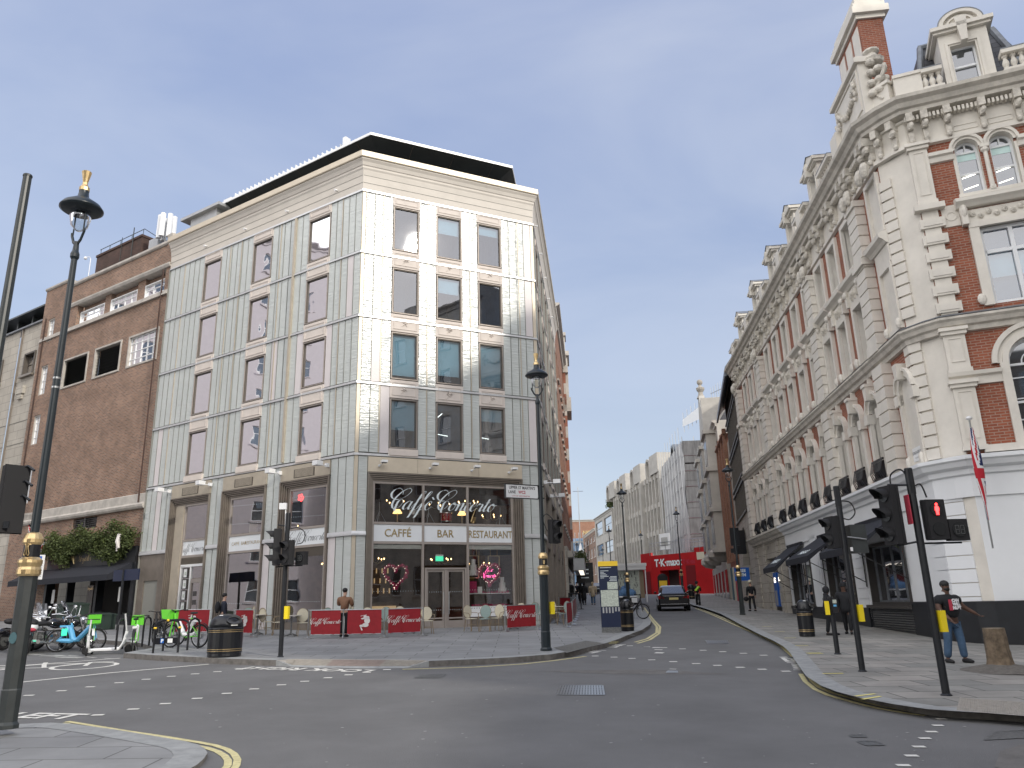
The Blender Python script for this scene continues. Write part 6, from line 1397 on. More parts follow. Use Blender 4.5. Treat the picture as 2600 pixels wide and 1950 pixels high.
for s_ in (0, 1.6, 3.2): m_.tube([fs_.P(s_, -.1, 5), fs_.P(s_, -.1, zt+.6)], .06, 4)
for k in range(4): m_.tube([fs_.P(0, -.08, 6+3.8*k), fs_.P(3.2, -.08, 9.6+3.8*k)], .04, 4)
m_.build('scaffold_pole', 'steel', sc_); m_ = MB()
for z in (6, 9.8, 13.6, 17.3): m_.box(fs_, 0, sidew, -.5, .05, z, z+.3)
m_.box(fn, -.4, Ln, -1, 1.0, 5.2, 5.75); m_.build('scaffold_deck', 'netting_dark', sc_)
core = thing('corner_building', 'building with arched roof window hidden behind the grey netting', 'building', fn.P(5, -3, 2).to_tuple()); m_ = MB(); m_.box(fn, .8, Ln, -9, -.6, 1.5, zt-1.2); m_.build('wall', 'brick_dark', core)
m_ = MB(); m_.arch(fn, 8.5, zt-2.4, 3.2, 3.6, -4, .1, 14); m_.prism(fn, [(8.5+3.2*cos(pi*i/12), zt-2.4+3.2*sin(pi*i/12)) for i in range(13)], -4, -.3); m_.build('arched_dormer', 'lead', core)
m_ = MB()
sw = thing('roof_scaffold', 'white sheeted rooftop scaffold on the skyline behind the gable', 'scaffold', fn.P(6, -8, 22).to_tuple())
m_.face([at_y(1733, 1084, 104), at_y(1733, 1066, 104), at_y(1784, 1025, 98), at_y(1784, 1060, 98)]); m_.build('sheeting', 'panel_white', sw); m_ = MB()
for k in range(6): a = at_y(1735+k*10, 1062-k*8.0, 104-k); m_.tube([a-Vector((0, 0, 2)), a+Vector((0, 0, .8))], .05, 4)
for k in range(5): a = at_y(1806+k*6, 1000-k*4, 92); m_.tube([a-Vector((0, 0, 4)), a+Vector((0, 0, .8))], .04, 4)
a, b_ = at_y(1804, 1000, 92), at_y(1836, 985, 92); m_.tube([a, b_], .04, 4); m_.tube([a-Vector((0, 0, 1.2)), b_-Vector((0, 0, 1.2))], .04, 4); m_.build('scaffold_pole', 'steel', sw)
hd_ = thing('shop_hoarding', 'bright red shop hoarding under the netted scaffold', 'hoarding', gp(1720, 1509).to_tuple())
hL = gp(1633, 1508.5); hM = gp(1660, 1509); hR = gp(1817, 1510); ah = math.degrees(math.atan2(hR.x-hM.x, hR.y-hM.y)); fh = Fr(hM.x, hM.y, ah, 1); Lh = (hR-hM).xy.length
m_ = MB(); m_.wall(fh, 0, Lh, 1.5, 7.6, 0, 1.6, [(1.5, 4.9, 1.5, 5.6)]); m_.box(fh, Lh*.74, Lh, 0, .12, 1.5, 8.1)
a2 = math.degrees(math.atan2(hM.x-hL.x, hM.y-hL.y)); fh2 = Fr(hL.x, hL.y, a2, 1); L2 = (hM-hL).xy.length; m_.box(fh2, 0, L2, -.3, 0, 1.5, 8.0); m_.face([fh.P(0, 0, 7.6), fh.P(Lh, 0, 7.6), fh.P(Lh, -4, 7.6), fh.P(0, -4, 7.6)]); m_.build('panel', 'red_hoarding', hd_)
m_ = MB(); m_.box(fh, 1.5, 4.9, -1.7, -1.6, 1.5, 5.7); m_.build('doorway', 'screen', hd_); m_ = MB(); m_.box(fh, 6.2, Lh*.73, .0, .05, 2, 6); m_.box(fh2, .3, L2-.5, 0, .05, 2, 5.6); m_.build('painted_recess', 'red_dark', hd_)  # recess shade put into the colour of darker red plates on the face
wall_text('T·K·maxx', 1.3, fh, 3.1, .05, 6.15, 'script_white', hd_, xs=.95, bold=.045); wall_text('T·K·maxx', .8, fh, 7.3, .06, 6.2, 'print_red', hd_, xs=.95, bold=.02)
m_ = MB(); m_.box(fh, 2.0, 3.9, .1, .15, 8.2, 10.3, 0); m_.box(fh, 2.3, 3.5, .15, .17, 8.7, 9.8, 1); m_.build('banner', ['panel_white', 'white_worn'], hd_); m_ = MB()
for k in range(12): m_.tube([fh.P(k*1.0, .2, 7.6), fh.P(k*1.0, .2, 9.2)], .03, 4)
for z in (8.2, 8.8, 9.2): m_.tube([fh.P(0, .2, z), fh.P(11, .2, z)], .03, 4)
m_.build('guard_rail', 'steel', hd_); m_ = MB(); m_.box(fh, Lh*.78, Lh*.93, .12, .16, 6.6, 7.5); m_.build('street_sign', 'rattan_cream', hd_)
for px, py in ((1610+12, 1454), (1654, 1448), (1667, 1474)): pass
# long concrete building with fins
c0 = at_y(1688, 1300, 125).xy; c1 = at_y(1556, 1232, 158); azg = math.degrees(math.atan2(c1.x-c0.x, c1.y-c0.y)); fc = Fr(c0.x, c0.y, azg, -1); Lg = (c1.xy-c0).length
cb = thing('concrete_building', 'long pale concrete building with close vertical fins', 'building', fc.P(10, 0, 3).to_tuple()); m_ = MB()
m_.box(fc, -1, Lg, -8, -1.4, 2, 22.8); m_.build('wall', 'concrete', cb); m_ = MB(); n = int(Lg/1.9)
for i in range(n+1): s_ = Lg*i/n; m_.box(fc, s_-.2, s_+.2, -1.5, .12 if i % 6 else .5, 8.3, 22.4)
for z in (8.0, 12.4, 16.8, 21.6): m_.box(fc, 0, Lg, -1.5, -.1, z, z+.8)
m_.build('fin_grid', 'concrete_light', cb); m_ = MB(); m_.box(fc, 0, Lg, -1.35, -1.3, 8, 22.5); m_.build('window_band', 'glass_dark', cb); m_ = MB()
for c in (1, 11.5, 22, 31): m_.cut().box(fc, c, c+4.6, -2.5, .3, 22.4, 25.6); m_.arch(fc, c+6.0, 24.2, .9, 1.3, -2, .3, 10, 0, pi); m_.box(fc, c+4.7, c+5.1, -2, .3, 22.2, 24.2); m_.box(fc, c+6.9, c+7.3, -2, .3, 22.2, 24.2)
m_.build('roof_block', 'concrete_light', cb); m_ = MB()
for i in range(9): a = 1.5+i*Lg/9; m_.box(fc, a, a+.6, -.7, .5, 2.5, 8); m_.box(fc, a-.3, a+.9, -.7, .7, 7.2, 8)
m_.box(fc, 0, Lg, -.7, -.6, 2.5, 8); m_.arch(fc, 6, 5.8, 1.5, 2.1, -.3, .5, 12); m_.build('base_piers', 'concrete', cb)
# white building, red and white building, end of street
d0 = at_y(1553, 1282, 160); d1 = at_y(1509, 1308, 182); fw = Fr(d0.x, d0.y, math.degrees(math.atan2(d1.x-d0.x, d1.y-d0.y)), -1); wh, _ = facade_building('white_building', 'pale rendered building with wide horizontal windows', fw, (d1-d0).xy.length, 3, d0.z-.6, [6.5, 11, 15.2, d0.z-.8], 2, 'portland', 'portland', ww=.8, wz=(.22, .8), frame='bronze_dark')
m_ = MB(); m_.box(fw, .5, 7, -6, -2, d0.z, d0.z+4.5); m_.build('chimney', 'brick_brown', wh); m_ = MB()
for k in range(8): p = fw.P(.9+k*.8, -3, 0); m_.tube([(p.x, p.y, d0.z+4.5), (p.x, p.y, d0.z+5.6)], .22, 6)
m_.build('chimney_pot', 'concrete', wh); m_ = MB(); leaves(m_, [(fw.P(3+k*.6, -1, d0.z+1), (.4, .4, .5)) for k in range(9)], 500, .3); tag(m_.build('roof_foliage', ['leaf', 'leaf_b'], None, loc=fw.P(5, -1, d0.z)), 'olive shrubs growing on the roof of the white building', 'plant')
e0_ = d1; e1_ = at_y(1482, 1345, 205); fe = Fr(e0_.x, e0_.y, math.degrees(math.atan2(e1_.x-e0_.x, e1_.y-e0_.y)), -1); facade_building('gabled_brick_building', 'small red brick building with white stone bands and arched gable', fe, (e1_-e0_).xy.length, 3, e0_.z-3, [7, 11, 15, e0_.z-4], 4, 'brick_brown', 'stucco', ww=.4, sills=True)
k0 = at_y(1447, 1330, 215); k1 = at_y(1512, 1330, 215); fk = Fr(k0.x, k0.y, 90, 1); en, _ = facade_building('end_building', 'brick building closing the street with gold letters and blue wrapped scaffold', fk, 7.5, 3, k0.z+1, [6, 10, 14, 18], 5, 'brick_orange', 'portland', ww=.4)
wall_text('NCC', 1.4, fk, 5.0, .1, k0.z-3.0, 'gold', en, bold=.05)
m_ = MB(); a = at_y(1452, 1415, 196); m_.box(Fr(a.x, a.y, 90, 1), 0, 3.0, -3, 0, 3, a.z+4.6); m_.build('building_wrap', 'blue_wrap', en)
m_ = MB()
for k in range(5): m_.box(Fr(a.x, a.y, 90, 1), -.2, 3.2, 0, .2, 6+k*2.6, 6.3+k*2.6)
for k in range(4): m_.tube([(a.x+k*1.0, a.y-.3, 3), (a.x+k*1.0, a.y-.3, a.z+6)], .09, 4)
m_.build('scaffold_pole', 'steel', en)
m_ = MB(); a = at_y(1475, 1402, 180); m_.tube([(a.x, a.y, a.z-1), (a.x, a.y, a.z+15)], .10, 5); m_.tube([(a.x-1.2, a.y, a.z+14), (a.x+1.2, a.y, a.z+14)], .06, 4); tag(m_.build('aerial', 'steel', None, loc=a), 'thin tall aerial above the far end of the street', 'aerial')
m_ = MB(); m_.lathe([(1.0, 0), (1.0, 1), (.7, 1.1), (.5, 2), (.1, 3.6)], (a.x, a.y, a.z-1.6), 8); tag(m_.build('cupola', 'panel_white', None, loc=a), 'small white pointed cupola at the far end of the street', 'cupola')
m_ = MB(); m_.face([(-260, 330, -5), (330, 330, -5), (330, 330, 14), (-260, 330, 14)]); 
# ------------------------------------------------------------------ buildings behind and beside the viewer
def block(name, label, fr, L, D, z1, nf, nb, wmt, trim, ww=.45):
    fl_ = [1.5+(z1-2.5)*i/nf for i in range(nf+1)]; return facade_building(name, label, fr, L, -1, z1, fl_, nb, wmt, trim, ww=ww, depthback=D)
b1, _ = block('corner_block', 'tall stone block across the junction on the sunny side', Fr(19.5, 12.5, 180, 1), 19, 26, 26.0, 6, 7, 'portland', 'stone_band')
m_ = MB(); fq = Fr(19.5, 12.5, 180, 1)
for s_, w_, h_ in ((1, 2, 1.8), (8.2, 1.5, 1.5), (14, 3, 1.2)): m_.box(fq, s_, s_+w_, -5, -.5, 26, 26+h_)
m_.build('roof_block', 'portland', b1)
block('low_block', 'lower brick block on the sunny side behind the viewer', Fr(19.5, -7.0, 180, 1), 26, 20, 14.2, 4, 9, 'brick_brown', 'stone_band')
wt, _ = block('hotel_block', 'tall pale block with regular windows across the left street', Fr(-48, 42, 180, -1), 42, 12, 36, 10, 13, 'office_facade', 'office_facade', ww=.36)
block('rear_block', 'brick block behind the viewer', Fr(-36, -24, 90, -1), 44, 14, 19, 5, 14, 'brick_brown', 'stone_band')
# ------------------------------------------------------------------ street furniture, people, vehicles
S = .85
def depth(p): return (p-Vector((0, 0, CAMH))).dot(_F)
def zat(P, px, py):
    r = ray(px, py); t = P.xy.length/r.xy.length; return CAMH+r.z*t
def place(root, px, py, hpx=None, realh=1, rz=0, h=PV, s=None):
    """stand a thing on the street where the sight line meets it, at the size it has there"""
    LOCAL.add(root.name); P = gp(px, py, h)
    if s is None: s = hpx*depth(P)/FPX/realh*1.0
    root.location = P; root.rotation_euler = (0, 0, rz); root.scale = (s, s, s); return root
def tf(mb, mtx):
    mb.v = [tuple(mtx @ Vector(v)) for v in mb.v]; return mb
def T(x, y, z, rz=0): return Matrix.Translation((x, y, z)) @ Matrix.Rotation(rz, 4, 'Z')
def yaw_to(p, q): return math.atan2(q[1]-p[1], q[0]-p[0])
# ---- Westminster lamp column
def lamp_column(label, height=8.6, arm=True, mono='W', detail=True, group='tall black street lamps'):
    t = thing('street_lamp', label, 'street lamp', group=group); n = 16 if detail else 8; H = height
    m = MB(); m.lathe([(.23, 0), (.23, .05), (.19, .09), (.19, .5), (.175, .52), (.175, 2.0), (.18, 2.05)], n=8 if detail else 6); m.build('base', 'post_grey' if mono == 'W' else 'lamp_green', t)
    m = MB(); m.lathe([(.17, 2.1), (.165, 2.5), (.14, 2.52)], n=n); m.build('collar', 'black_paint', t)
    m = MB(); m.lathe([(.20, 2.05), (.235, 2.08), (.235, 2.14), (.21, 2.18), (.24, 2.24), (.235, 2.28), (.20, 2.3), (.17, 2.32)], n=n); m.build('gold_ring', 'brass', t)
    m = MB(); m.lathe([(.165, 2.50), (.20, 2.53), (.20, 2.58), (.15, 2.66), (.10, 2.68)], n=n); m.build('gold_ring', 'brass', t)
    m = MB(); m.tube([(0, 0, 2.6), (0, 0, H-1.45)], [.092, .068], n); m.lathe([(.07, H-1.5), (.10, H-1.46), (.10, H-1.4), (.07, H-1.34), (.055, H-1.18)], n=n); m.build('shaft', 'lamp_green', t)
    if detail:
        m = MB()
        for z in (4.9, 5.05) if mono == 'W' else (): m.lathe([(.088, z), (.088, z+.03)], n=n)
        if m.v: m.build('clamp_band', 'steel', t)
    m = MB(); r = .24
    for sg in (-1, 1): m.tube([(0, 0, H-1.24), (sg*.14, 0, H-1.16), (sg*r, 0, H-1.02), (sg*r, 0, H-.98)], .032, 6); m.tube([(sg*.20, 0, H-1.02), (sg*.20, 0, H-.62)], .020, 6)
    m.build('lantern_arm', 'lamp_green', t)
    m = MB(); m.lathe([(.42, H-.62), (.49, H-.59), (.49, H-.57), (.42, H-.50), (.25, H-.42), (.13, H-.36), (.11, H-.26), (.115, H-.23)], n=n*2 if detail else 10); m.build('lantern_hood', 'lamp_green', t, smooth=True)
    m = MB(); m.lathe([(.46, H-.60), (.34, H-.61), (.20, H-.62)], n=n); m.build('reflector', 'white_metal', t)
    m = MB(); m.lathe([(.22, H-.62), (.24, H-.74), (.19, H-.90), (.06, H-.98)], n=n); m.build('glass_bowl', 'glass_clear', t, smooth=True)
    m = MB(); m.lathe([(.12, H-.24), (.12, H-.18), (.07, H-.13), (.06, H-.08), (.075, H-.02), (.115, H+.12), (.10, H+.13)], n=10); m.build('finial', 'brass', t)
    return t
lampN = lamp_column('nearest street lamp with a gold W on its collar, tallest pole at the left edge', 8.6); P = gp(15, 1850, PV); sN = (zat(P, 201, 432)-P.z)/8.73; put(lampN, P, Rd(-28), (sN*.68, sN*.68, sN))
m = MB()   # gold monogram on the collar
W_ = [(-.055, .08), (-.03, .085), (-.02, .05), (-.03, 0), (-.045, -.045), (-.03, -.065), (-.01, -.05), (0, .0), (.005, .06), (0, .075), (-.005, .06), (0, 0), (.012, -.05), (.03, -.065), (.045, -.045), (.032, 0), (.022, .05), (.035, .085), (.06, .08)]
q = [Vector((sin(x/.17+.45)*.176, -cos(x/.17+.45)*.176, 2.41+y*1.05)) for x, y in catmull([(a*1.25, b_) for a, b_ in W_], 3)]; m.tube(q, .0085, 5); m.build('monogram', 'brass', lampN)
m = MB(); m.lathe([(.08, 0), (.08, .004)], (0, 0, 0), 14); tf(m, Matrix.Rotation(Rd(25), 4, 'Z') @ Matrix.Translation((.0, -.19, 1.2)) @ Matrix.Rotation(pi/2, 4, 'X')); m.build('round_sticker', 'teal_seat', lampN)
lampC = lamp_column('street lamp by the café corner carrying the street name sign', 8.6, mono='II'); P = gp(1387, 1652, PV); sC = (zat(P, 1361, 898)-P.z)/8.73; put(lampC, P, Rd(8), (sC*.72, sC*.72, sC))
letters('II', .16, lambda x, y: (x, -.172, 2.35+y), 'brass', lampC, 'collar_letters', bold=.004)
lampP = lamp_column('x', 8.6, detail=False)
LP = [(1886, 1561, 1165, 1847, 'street lamp on the right pavement in front of the glazed building'), (1598, 1558, 1228, 1575, 'street lamp standing behind the map sign and litter bin'), (1735, 1518, 1287, 1723, 'street lamp in front of the grey scaffold netting'),
      (1556, 1514, 1335, 1549, 'street lamp before the white building with wide windows'), (1637, 1505, 1347, 1629, 'street lamp left of the red hoarding'), (1536, 1508, 1387, 1532, 'smaller lamp beside the gabled brick building'), (1471, 1508, 1373, 1466, 'distant lamp on the left pavement near the scaffolded end')]
for i, (bx, by, ty, tx, lab) in enumerate(LP):
    P = gp(bx, by, PV); s_ = (zat(P, tx, ty)-P.z)/8.73
    o = lampP if i == 0 else dup(lampP, P); o['label'] = lab; put(o, P, Rd(20*i), (s_*.75, s_*.75, s_))
m = MB(); m.b(-.34, .34, -.05, .05, 3.75, 4.75); m.b(-.4, .0, -.06, .06, 3.35, 3.6); m.build('hung_sign', 'black_paint', lampP)
# plain column at the very left
P = gp(-175, 1893, PV); t = thing('street_column', 'plain dark column cut off by the left edge of the view', 'column', P.to_tuple()); m = MB(); h_ = zat(P, 82, 452)-P.z; p = Vector(P)
m.tube([p, p+Vector((0, 0, 2.0))], .10, 14); m.tube([p+Vector((0, 0, 2.0)), p+Vector((0, 0, h_))], [.062, .050], 14); m.build('shaft', 'post_grey', t); m = MB(); m.lathe([(.056, 0), (.056, .02), (.05, .03)], (P.x, P.y, P.z+h_), 12); m.build('cap', 'post_grey', t)
# street name sign on the centre lamp
P = lampC.location; zc = zat(P, 1325, 1252); fS = Fr(P.x, P.y, 62, 1); t = thing('street_name_sign', 'white street name plate with black and red lettering fixed to the café corner lamp', 'sign', (P.x-.4, P.y-.1, zc))
m = MB(); m.box(fS, -1.00, -.09, -.018, .018, zc-.16, zc+.16, 0); m.build('plate', 'panel_white', t); m = MB(); m.rect_frame(fS, -1.02, -.07, zc-.18, zc+.18, .02, -.025, .025); m.box(fS, -.1, .1, -.02, .02, zc+.13, zc+.16); m.box(fS, -.1, .1, -.02, .02, zc-.16, zc-.13); m.build('plate_frame', 'black_paint', t)
wall_text("UPPER ST MARTIN'S", .105, fS, -.545, .021, zc+.055, 'script_black', t, xs=.80, bold=.002); wall_text('LANE', .105, fS, -.83, .021, zc-.055, 'script_black', t, xs=.80, bold=.002); wall_text('WC2', .105, fS, -.55, .021, zc-.055, 'print_red', t, xs=.85, bold=.003); wall_text('CITY OF WESTMINSTER', .05, fS, -.58, .021, zc-.135, 'print_red', t, xs=.95)
# ---- traffic signals
def head(n, parent, mtx, lit=None, kind='vehicle', back=False, hood=True):
    m = MB(); H_ = .335*n; m.b(-.165, .165, -.09, .09, 0, H_); m.b(-.175, .175, .03, .05, -.01, H_+.01); tf(m, mtx); h = m.build('signal_head' if kind == 'vehicle' else 'pedestrian_head', 'black_matt', parent)
    for i in range(n):
        z = .168+.335*i; m = MB(); m.lathe([(.112, 0), (.112, .02)], n=18); tf(m, mtx @ Matrix.Translation((0, -.09, z)) @ Matrix.Rotation(pi/2, 4, 'X')); m.build('lens', 'lens_dark', h)
        if hood:
            m = MB(); L_ = .26 if kind == 'vehicle' else .2
            for k in range(14):
                a0 = -.35+(pi+.7)*k/14; a1 = -.35+(pi+.7)*(k+1)/14; l0 = L_*(.45+.55*max(0, sin(a0))); l1 = L_*(.45+.55*max(0, sin(a1))); r = .125
                m.face([(r*cos(a0), -.09, z+r*sin(a0)), (r*cos(a1), -.09, z+r*sin(a1)), (r*.95*cos(a1), -.09-l1, z+r*.95*sin(a1)), (r*.95*cos(a0), -.09-l0, z+r*.95*sin(a0))])
            tf(m, mtx); m.build('visor', 'black_matt', h)
        if lit == i:
            m = MB(); f = lambda x, y: (x, -.118, z+y)
            m.face([f(.024*cos(t_), .078+.024*sin(t_)) for t_ in [k*pi/6 for k in range(12)]]); m.face([f(*q) for q in ((-.018, .052), (.018, .052), (.036, .03), (.038, -.03), (.026, -.03), (.024, -.095), (.032, -.1), (.003, -.1), (0, -.04), (-.003, -.1), (-.032, -.1), (-.024, -.095), (-.026, -.03), (-.038, -.03), (-.036, .03))])
            tf(m, mtx); m.build('red_man', 'red_glow', h)
    return h
def countdown(parent, mtx):
    m = MB(); m.b(-.165, .165, -.08, .08, 0, .36); tf(m, mtx); h = m.build('countdown_unit', 'black_matt', parent); m = MB(); m.lathe([(.125, 0), (.125, .02)], n=20); tf(m, mtx @ Matrix.Translation((0, -.08, .18)) @ Matrix.Rotation(pi/2, 4, 'X')); m.build('lens', 'lens_dark', h)
    m = MB()
    for c in (-.045, .045):
        for x0, x1, z0, z1 in ((-.03, .03, .065, .072), (-.03, .03, -.003, .003), (-.03, .03, -.072, -.065), (-.034, -.028, -.07, .07), (.028, .034, -.07, .07)): m.b(c+x0, c+x1, -.103, -.101, .18+z0, .18+z1)
    tf(m, mtx); m.build('digit_outline', 'iron', h)
def pbox(parent, mtx, screen=False):
    m = MB(); m.b(-.055, .055, -.07, .07, .98, 1.32); tf(m, mtx); b_ = m.build('push_button_box', 'yellow_box', parent); m = MB(); m.b(-.045, .045, .07, .075, 1.02, 1.28, 0); m.b(-.035, .035, .075, .078, 1.17, 1.27, 1); tf(m, mtx); m.build('push_button_panel', ['navy_panel', 'map_paper'], b_)
def post(label, px, py, topz, r=.062, rz=0, nm='traffic_light', cat='traffic light'):
    t = thing(nm, label, cat, group='traffic lights round the junction'); P = gp(px, py, PV); put(t, P, rz, (S,)*3); m = MB(); h = topz/S; m.tube([(0, 0, 0), (0, 0, h)], r, 14); m.lathe([(.09, 0), (.09, .01), (.07, .03)], n=14); m.lathe([(r+.006, h-.45), (r+.006, h-.44), (r+.006, h-.02), (r, h)], n=14); m.build('post', 'black_iron', t)
    return t, h
def cable(parent, pts, r=.014): m = MB(); m.tube([Vector(p) for p in catmull3(pts)], r, 6); m.build('cable', 'black_matt', parent)
def catmull3(P, n=5):
    o = []
    for i in range(len(P)-1):
        p0 = P[max(i-1, 0)]; p1 = P[i]; p2 = P[i+1]; p3 = P[min(i+2, len(P)-1)]
        for k in range(n):
            t = k/n; o.append(tuple(.5*((2*p1[j])+(-p0[j]+p2[j])*t+(2*p0[j]-5*p1[j]+4*p2[j]-p3[j])*t*t+(-p0[j]+3*p1[j]-3*p2[j]+p3[j])*t**3) for j in range(3)))
    o.append(tuple(P[-1])); return o
# right, nearest: red man shows
t, h = post('nearest traffic light on the right, its crossing signal showing a red figure', 2403, 1766, 3.16)
head(3, t, T(-.36, .12, 2.42, Rd(-78))); head(2, t, T(.30, -.02, 2.48, Rd(4)), lit=1, kind='ped', hood=False); countdown(t, T(.64, -.02, 2.45, Rd(4))); pbox(t, T(.12, 0, 0, Rd(15)))
cable(t, [(0, 0, 3.5), (-.12, .02, 3.7), (-.28, .08, 3.62), (-.30, .1, 3.4)]); cable(t, [(.05, -.03, 3.4), (.16, -.03, 3.42), (.24, 0, 3.2)]); m = MB(); m.tube([(0, 0, 2.46), (-.36, .1, 2.40)], .02, 6); m.tube([(0, 0, 3.42), (-.36, .1, 3.45)], .02, 6); m.tube([(0, 0, 2.42), (.70, -.0, 2.42)], .018, 6); m.build('bracket', 'black_iron', t)
m = MB(); m.b(-.115, -.095, -.06, .09, 2.75, 3.25); m.build('striped_plate', 'print_red', t)
t, h = post('middle traffic light post on the right with heads turned left and a yellow button box', 2190, 1705, 3.25)
head(2, t, T(-.17, .1, 2.5, Rd(-82)), kind='ped'); m = MB(); m.b(.16, .50, -.02, .22, 2.38, 2.98); m.build('signal_controller_box', 'post_grey', t); pbox(t, T(.115, 0, 0, Rd(12))); cable(t, [(.05, 0, 3.5), (.25, 0, 3.46), (.33, 0, 3.25), (.2, 0, 3.1), (.06, 0, 3.12)])
m = MB(); m.tube([(.06, -.06, 2.72), (.46, -.06, 2.66)], .016, 6); m.build('bracket', 'steel', t); m = MB(); m.b(.09, .14, -.07, -.05, 2.42, 2.5); m.build('white_label', 'panel_white', t)
t, h = post('short black post with a yellow crossing button in front of the two dark figures', 2127, 1661, 1.20, nm='crossing_button_post', cat='crossing post'); pbox(t, T(-.11, 0, -.02, Rd(-20))); m = MB(); m.b(-.02, .12, -.12, -.06, 1.0, 1.36, 0); m.b(0, .10, -.125, -.12, 1.24, 1.33, 1); m.b(.01, .09, -.125, -.12, 1.16, 1.21, 2); m.build('button_panel', ['black_matt', 'map_paper', 'sky_blue'], t)
# left post by the café
t, h = post('traffic light on the café side beside the big litter bin, heads facing left and forward', 712, 1668, 3.3)
head(3, t, T(-.28, .05, 2.43, Rd(-80))); head(2, t, T(.10, -.15, 2.42, Rd(-38)), kind='ped'); countdown(t, T(.47, -.08, 2.42, Rd(-30))); pbox(t, T(.11, 0, 0, Rd(-5)))
cable(t, [(.06, 0, 3.42), (.3, 0, 3.45), (.5, 0, 3.3), (.45, 0, 3.05), (.3, 0, 3.0)]); m = MB(); m.tube([(-.05, 0, 3.3), (-.09, 0, 4.1)], .018, 6); m.b(-.26, -.06, -.05, .05, 3.98, 4.16); m.build('detector', 'white_metal', t)
m = MB(); m.tube([(0, 0, 3.5), (-.28, .03, 3.55)], .02, 6); m.tube([(0, 0, 2.4), (-.28, .03, 2.38)], .02, 6); m.tube([(0, 0, 2.4), (.5, -.1, 2.4)], .018, 6); m.b(-.15, -.07, -.12, -.1, 2.47, 2.56); m.build('bracket', 'black_iron', t)
# heads hung on the two lamp columns (parts of nothing else: things of their own)
t = thing('crossing_signal', 'dark crossing signal hung on the right of the café corner lamp', 'traffic light', group='traffic lights round the junction'); P = lampC.location; put(t, P+Vector((.30, -.02, 2.52)), 0, (S,)*3)
head(2, t, T(0, 0, 0, Rd(42)), kind='ped'); cable(t, [(-.2, 0, .35), (-.32, 0, .7), (-.2, 0, .85), (-.02, 0, .68)])
t = thing('push_button_unit', 'yellow push button box on the café corner lamp', 'push button'); put(t, P+Vector((.16, -.02, 0)), 0, (S,)*3); pbox(t, T(.02, 0, .0, Rd(20)))
t = thing('traffic_signal', 'back of a long black traffic signal head on the nearest lamp', 'traffic light', group='traffic lights round the junction'); P = lampN.location; r_ = (P.xy.normalized()); zt_ = zat(P, 25, 1165)-P.z; zb_ = zat(P, 10, 1350)-P.z
put(t, P+Vector((-.36, .02, zb_)), 0, (S,)*3); head(3, t, T(0, 0, 0, Rd(-128))); m = MB(); hh = (zt_-zb_)/S
for z in (.95, .72, .5): m.tube([(.0, 0, z), (.15, .02, z+.06), (.27, 0, z-.02)], .02, 6)
m.b(.03, .11, -.16, -.14, .06, .16); m.build('bracket', 'black_iron', t)
t = thing('parking_notice', 'tall narrow white notice plate strapped below the flag on the near lamp side', 'sign', group=None); P2 = at_y(98, 1440, 12.4); m = MB(); fP = Fr(P2.x, P2.y, 60, 1); m.box(fP, -.07, .07, -.01, .01, P2.z-.19, P2.z+.19, 0)
for i in range(9): m.box(fP, -.05, .05, .01, .012, P2.z+.08-.028*i, P2.z+.09-.028*i, 1)
m.box(fP, -.03, .03, .01, .012, P2.z+.12, P2.z+.17, 2); m.build('plate', ['panel_white', 'iron', 'blue_sign'], t); m = MB(); m.box(fP, -.02, .02, -.05, -.01, P2.z-.6, P2.z+.2); m.tube([(P2.x, P2.y-.03, gz(P2.x, P2.y, 0)), (P2.x, P2.y-.03, P2.z-.1)], .03, 8); m.build('post', 'black_iron', t)
# ---- litter bins
def litter_bin(w_, label):
    t = thing('litter_bin', label, 'litter bin', group='black litter bins with gold bands'); R_ = w_/2; n = 28
    m = MB(); m.lathe([(R_*.94, 0), (R_*.98, .03), (R_*.97, .10), (R_, .12), (R_*1.0, .74), (R_*1.02, .76), (R_*1.02, .80), (R_*.99, .82)], n=n); m.build('body', 'black_paint', t, smooth=False)
    m = MB(); m.lathe([(R_*.99, .82), (R_*.97, .92), (R_*.90, 1.03), (R_*.74, 1.12), (R_*.45, 1.18), (.03, 1.2)], n=n); m.build('domed_top', 'black_paint', t, smooth=True)
    m = MB()
    for z in (.16, .21, .69, .74): m.lathe([(R_*1.002, z), (R_*1.012, z+.003), (R_*1.012, z+.013), (R_*1.002, z+.016)], n=n)
    m.build('gold_band', 'brass', t)
    for a in (-.75, 2.3):
        m = MB(); M_ = Matrix.Rotation(a, 4, 'Z') @ Matrix.Translation((R_*.88, 0, 1.0)) @ Matrix.Rotation(Rd(56), 4, 'Y'); m.lathe([(.17, 0), (.175, .03), (.15, .035), (.145, -.02)], n=18, sx=.72); tf(m, M_); m.build('opening', 'screen', t)
    m = MB(); m.ball((R_*.5*cos(-1.9), R_*.5*sin(-1.9), 1.155), (.06, .06, .02), 10, 4); m.build('ashtray_disc', 'panel_white', t)
    m = MB()
    for a in [(-.92+.035*k) for k in range(11)]: p = Vector((R_*cos(a), R_*sin(a), .88)); m.b(p.x-.012, p.x+.012, p.y-.008, p.y+.004, .865, .895)
    m.build('label_strip', 'panel_white', t); return t
b1_ = litter_bin(.74, 'wide black litter bin with gold bands on the left, beside the green hire bike'); place(b1_, 569, 1667, s=(zat(gp(569, 1667, PV), 565, 1559)-gp(569, 1667, PV).z)/1.2); b1_.scale.x = b1_.scale.y = .88*1.2
b2_ = litter_bin(.52, 'narrow black litter bin behind the blue map sign'); place(b2_, 1594, 1602, s=.84)
dup(b2_, gp(2050, 1616, PV), .3, 'narrow black litter bin on the right pavement between the kerb and the awnings'); dup(b2_, gp(1757, 1521, PV), 0, 'distant black litter bin by the cyclist', scale=(1.1, 1.1, 1.05))
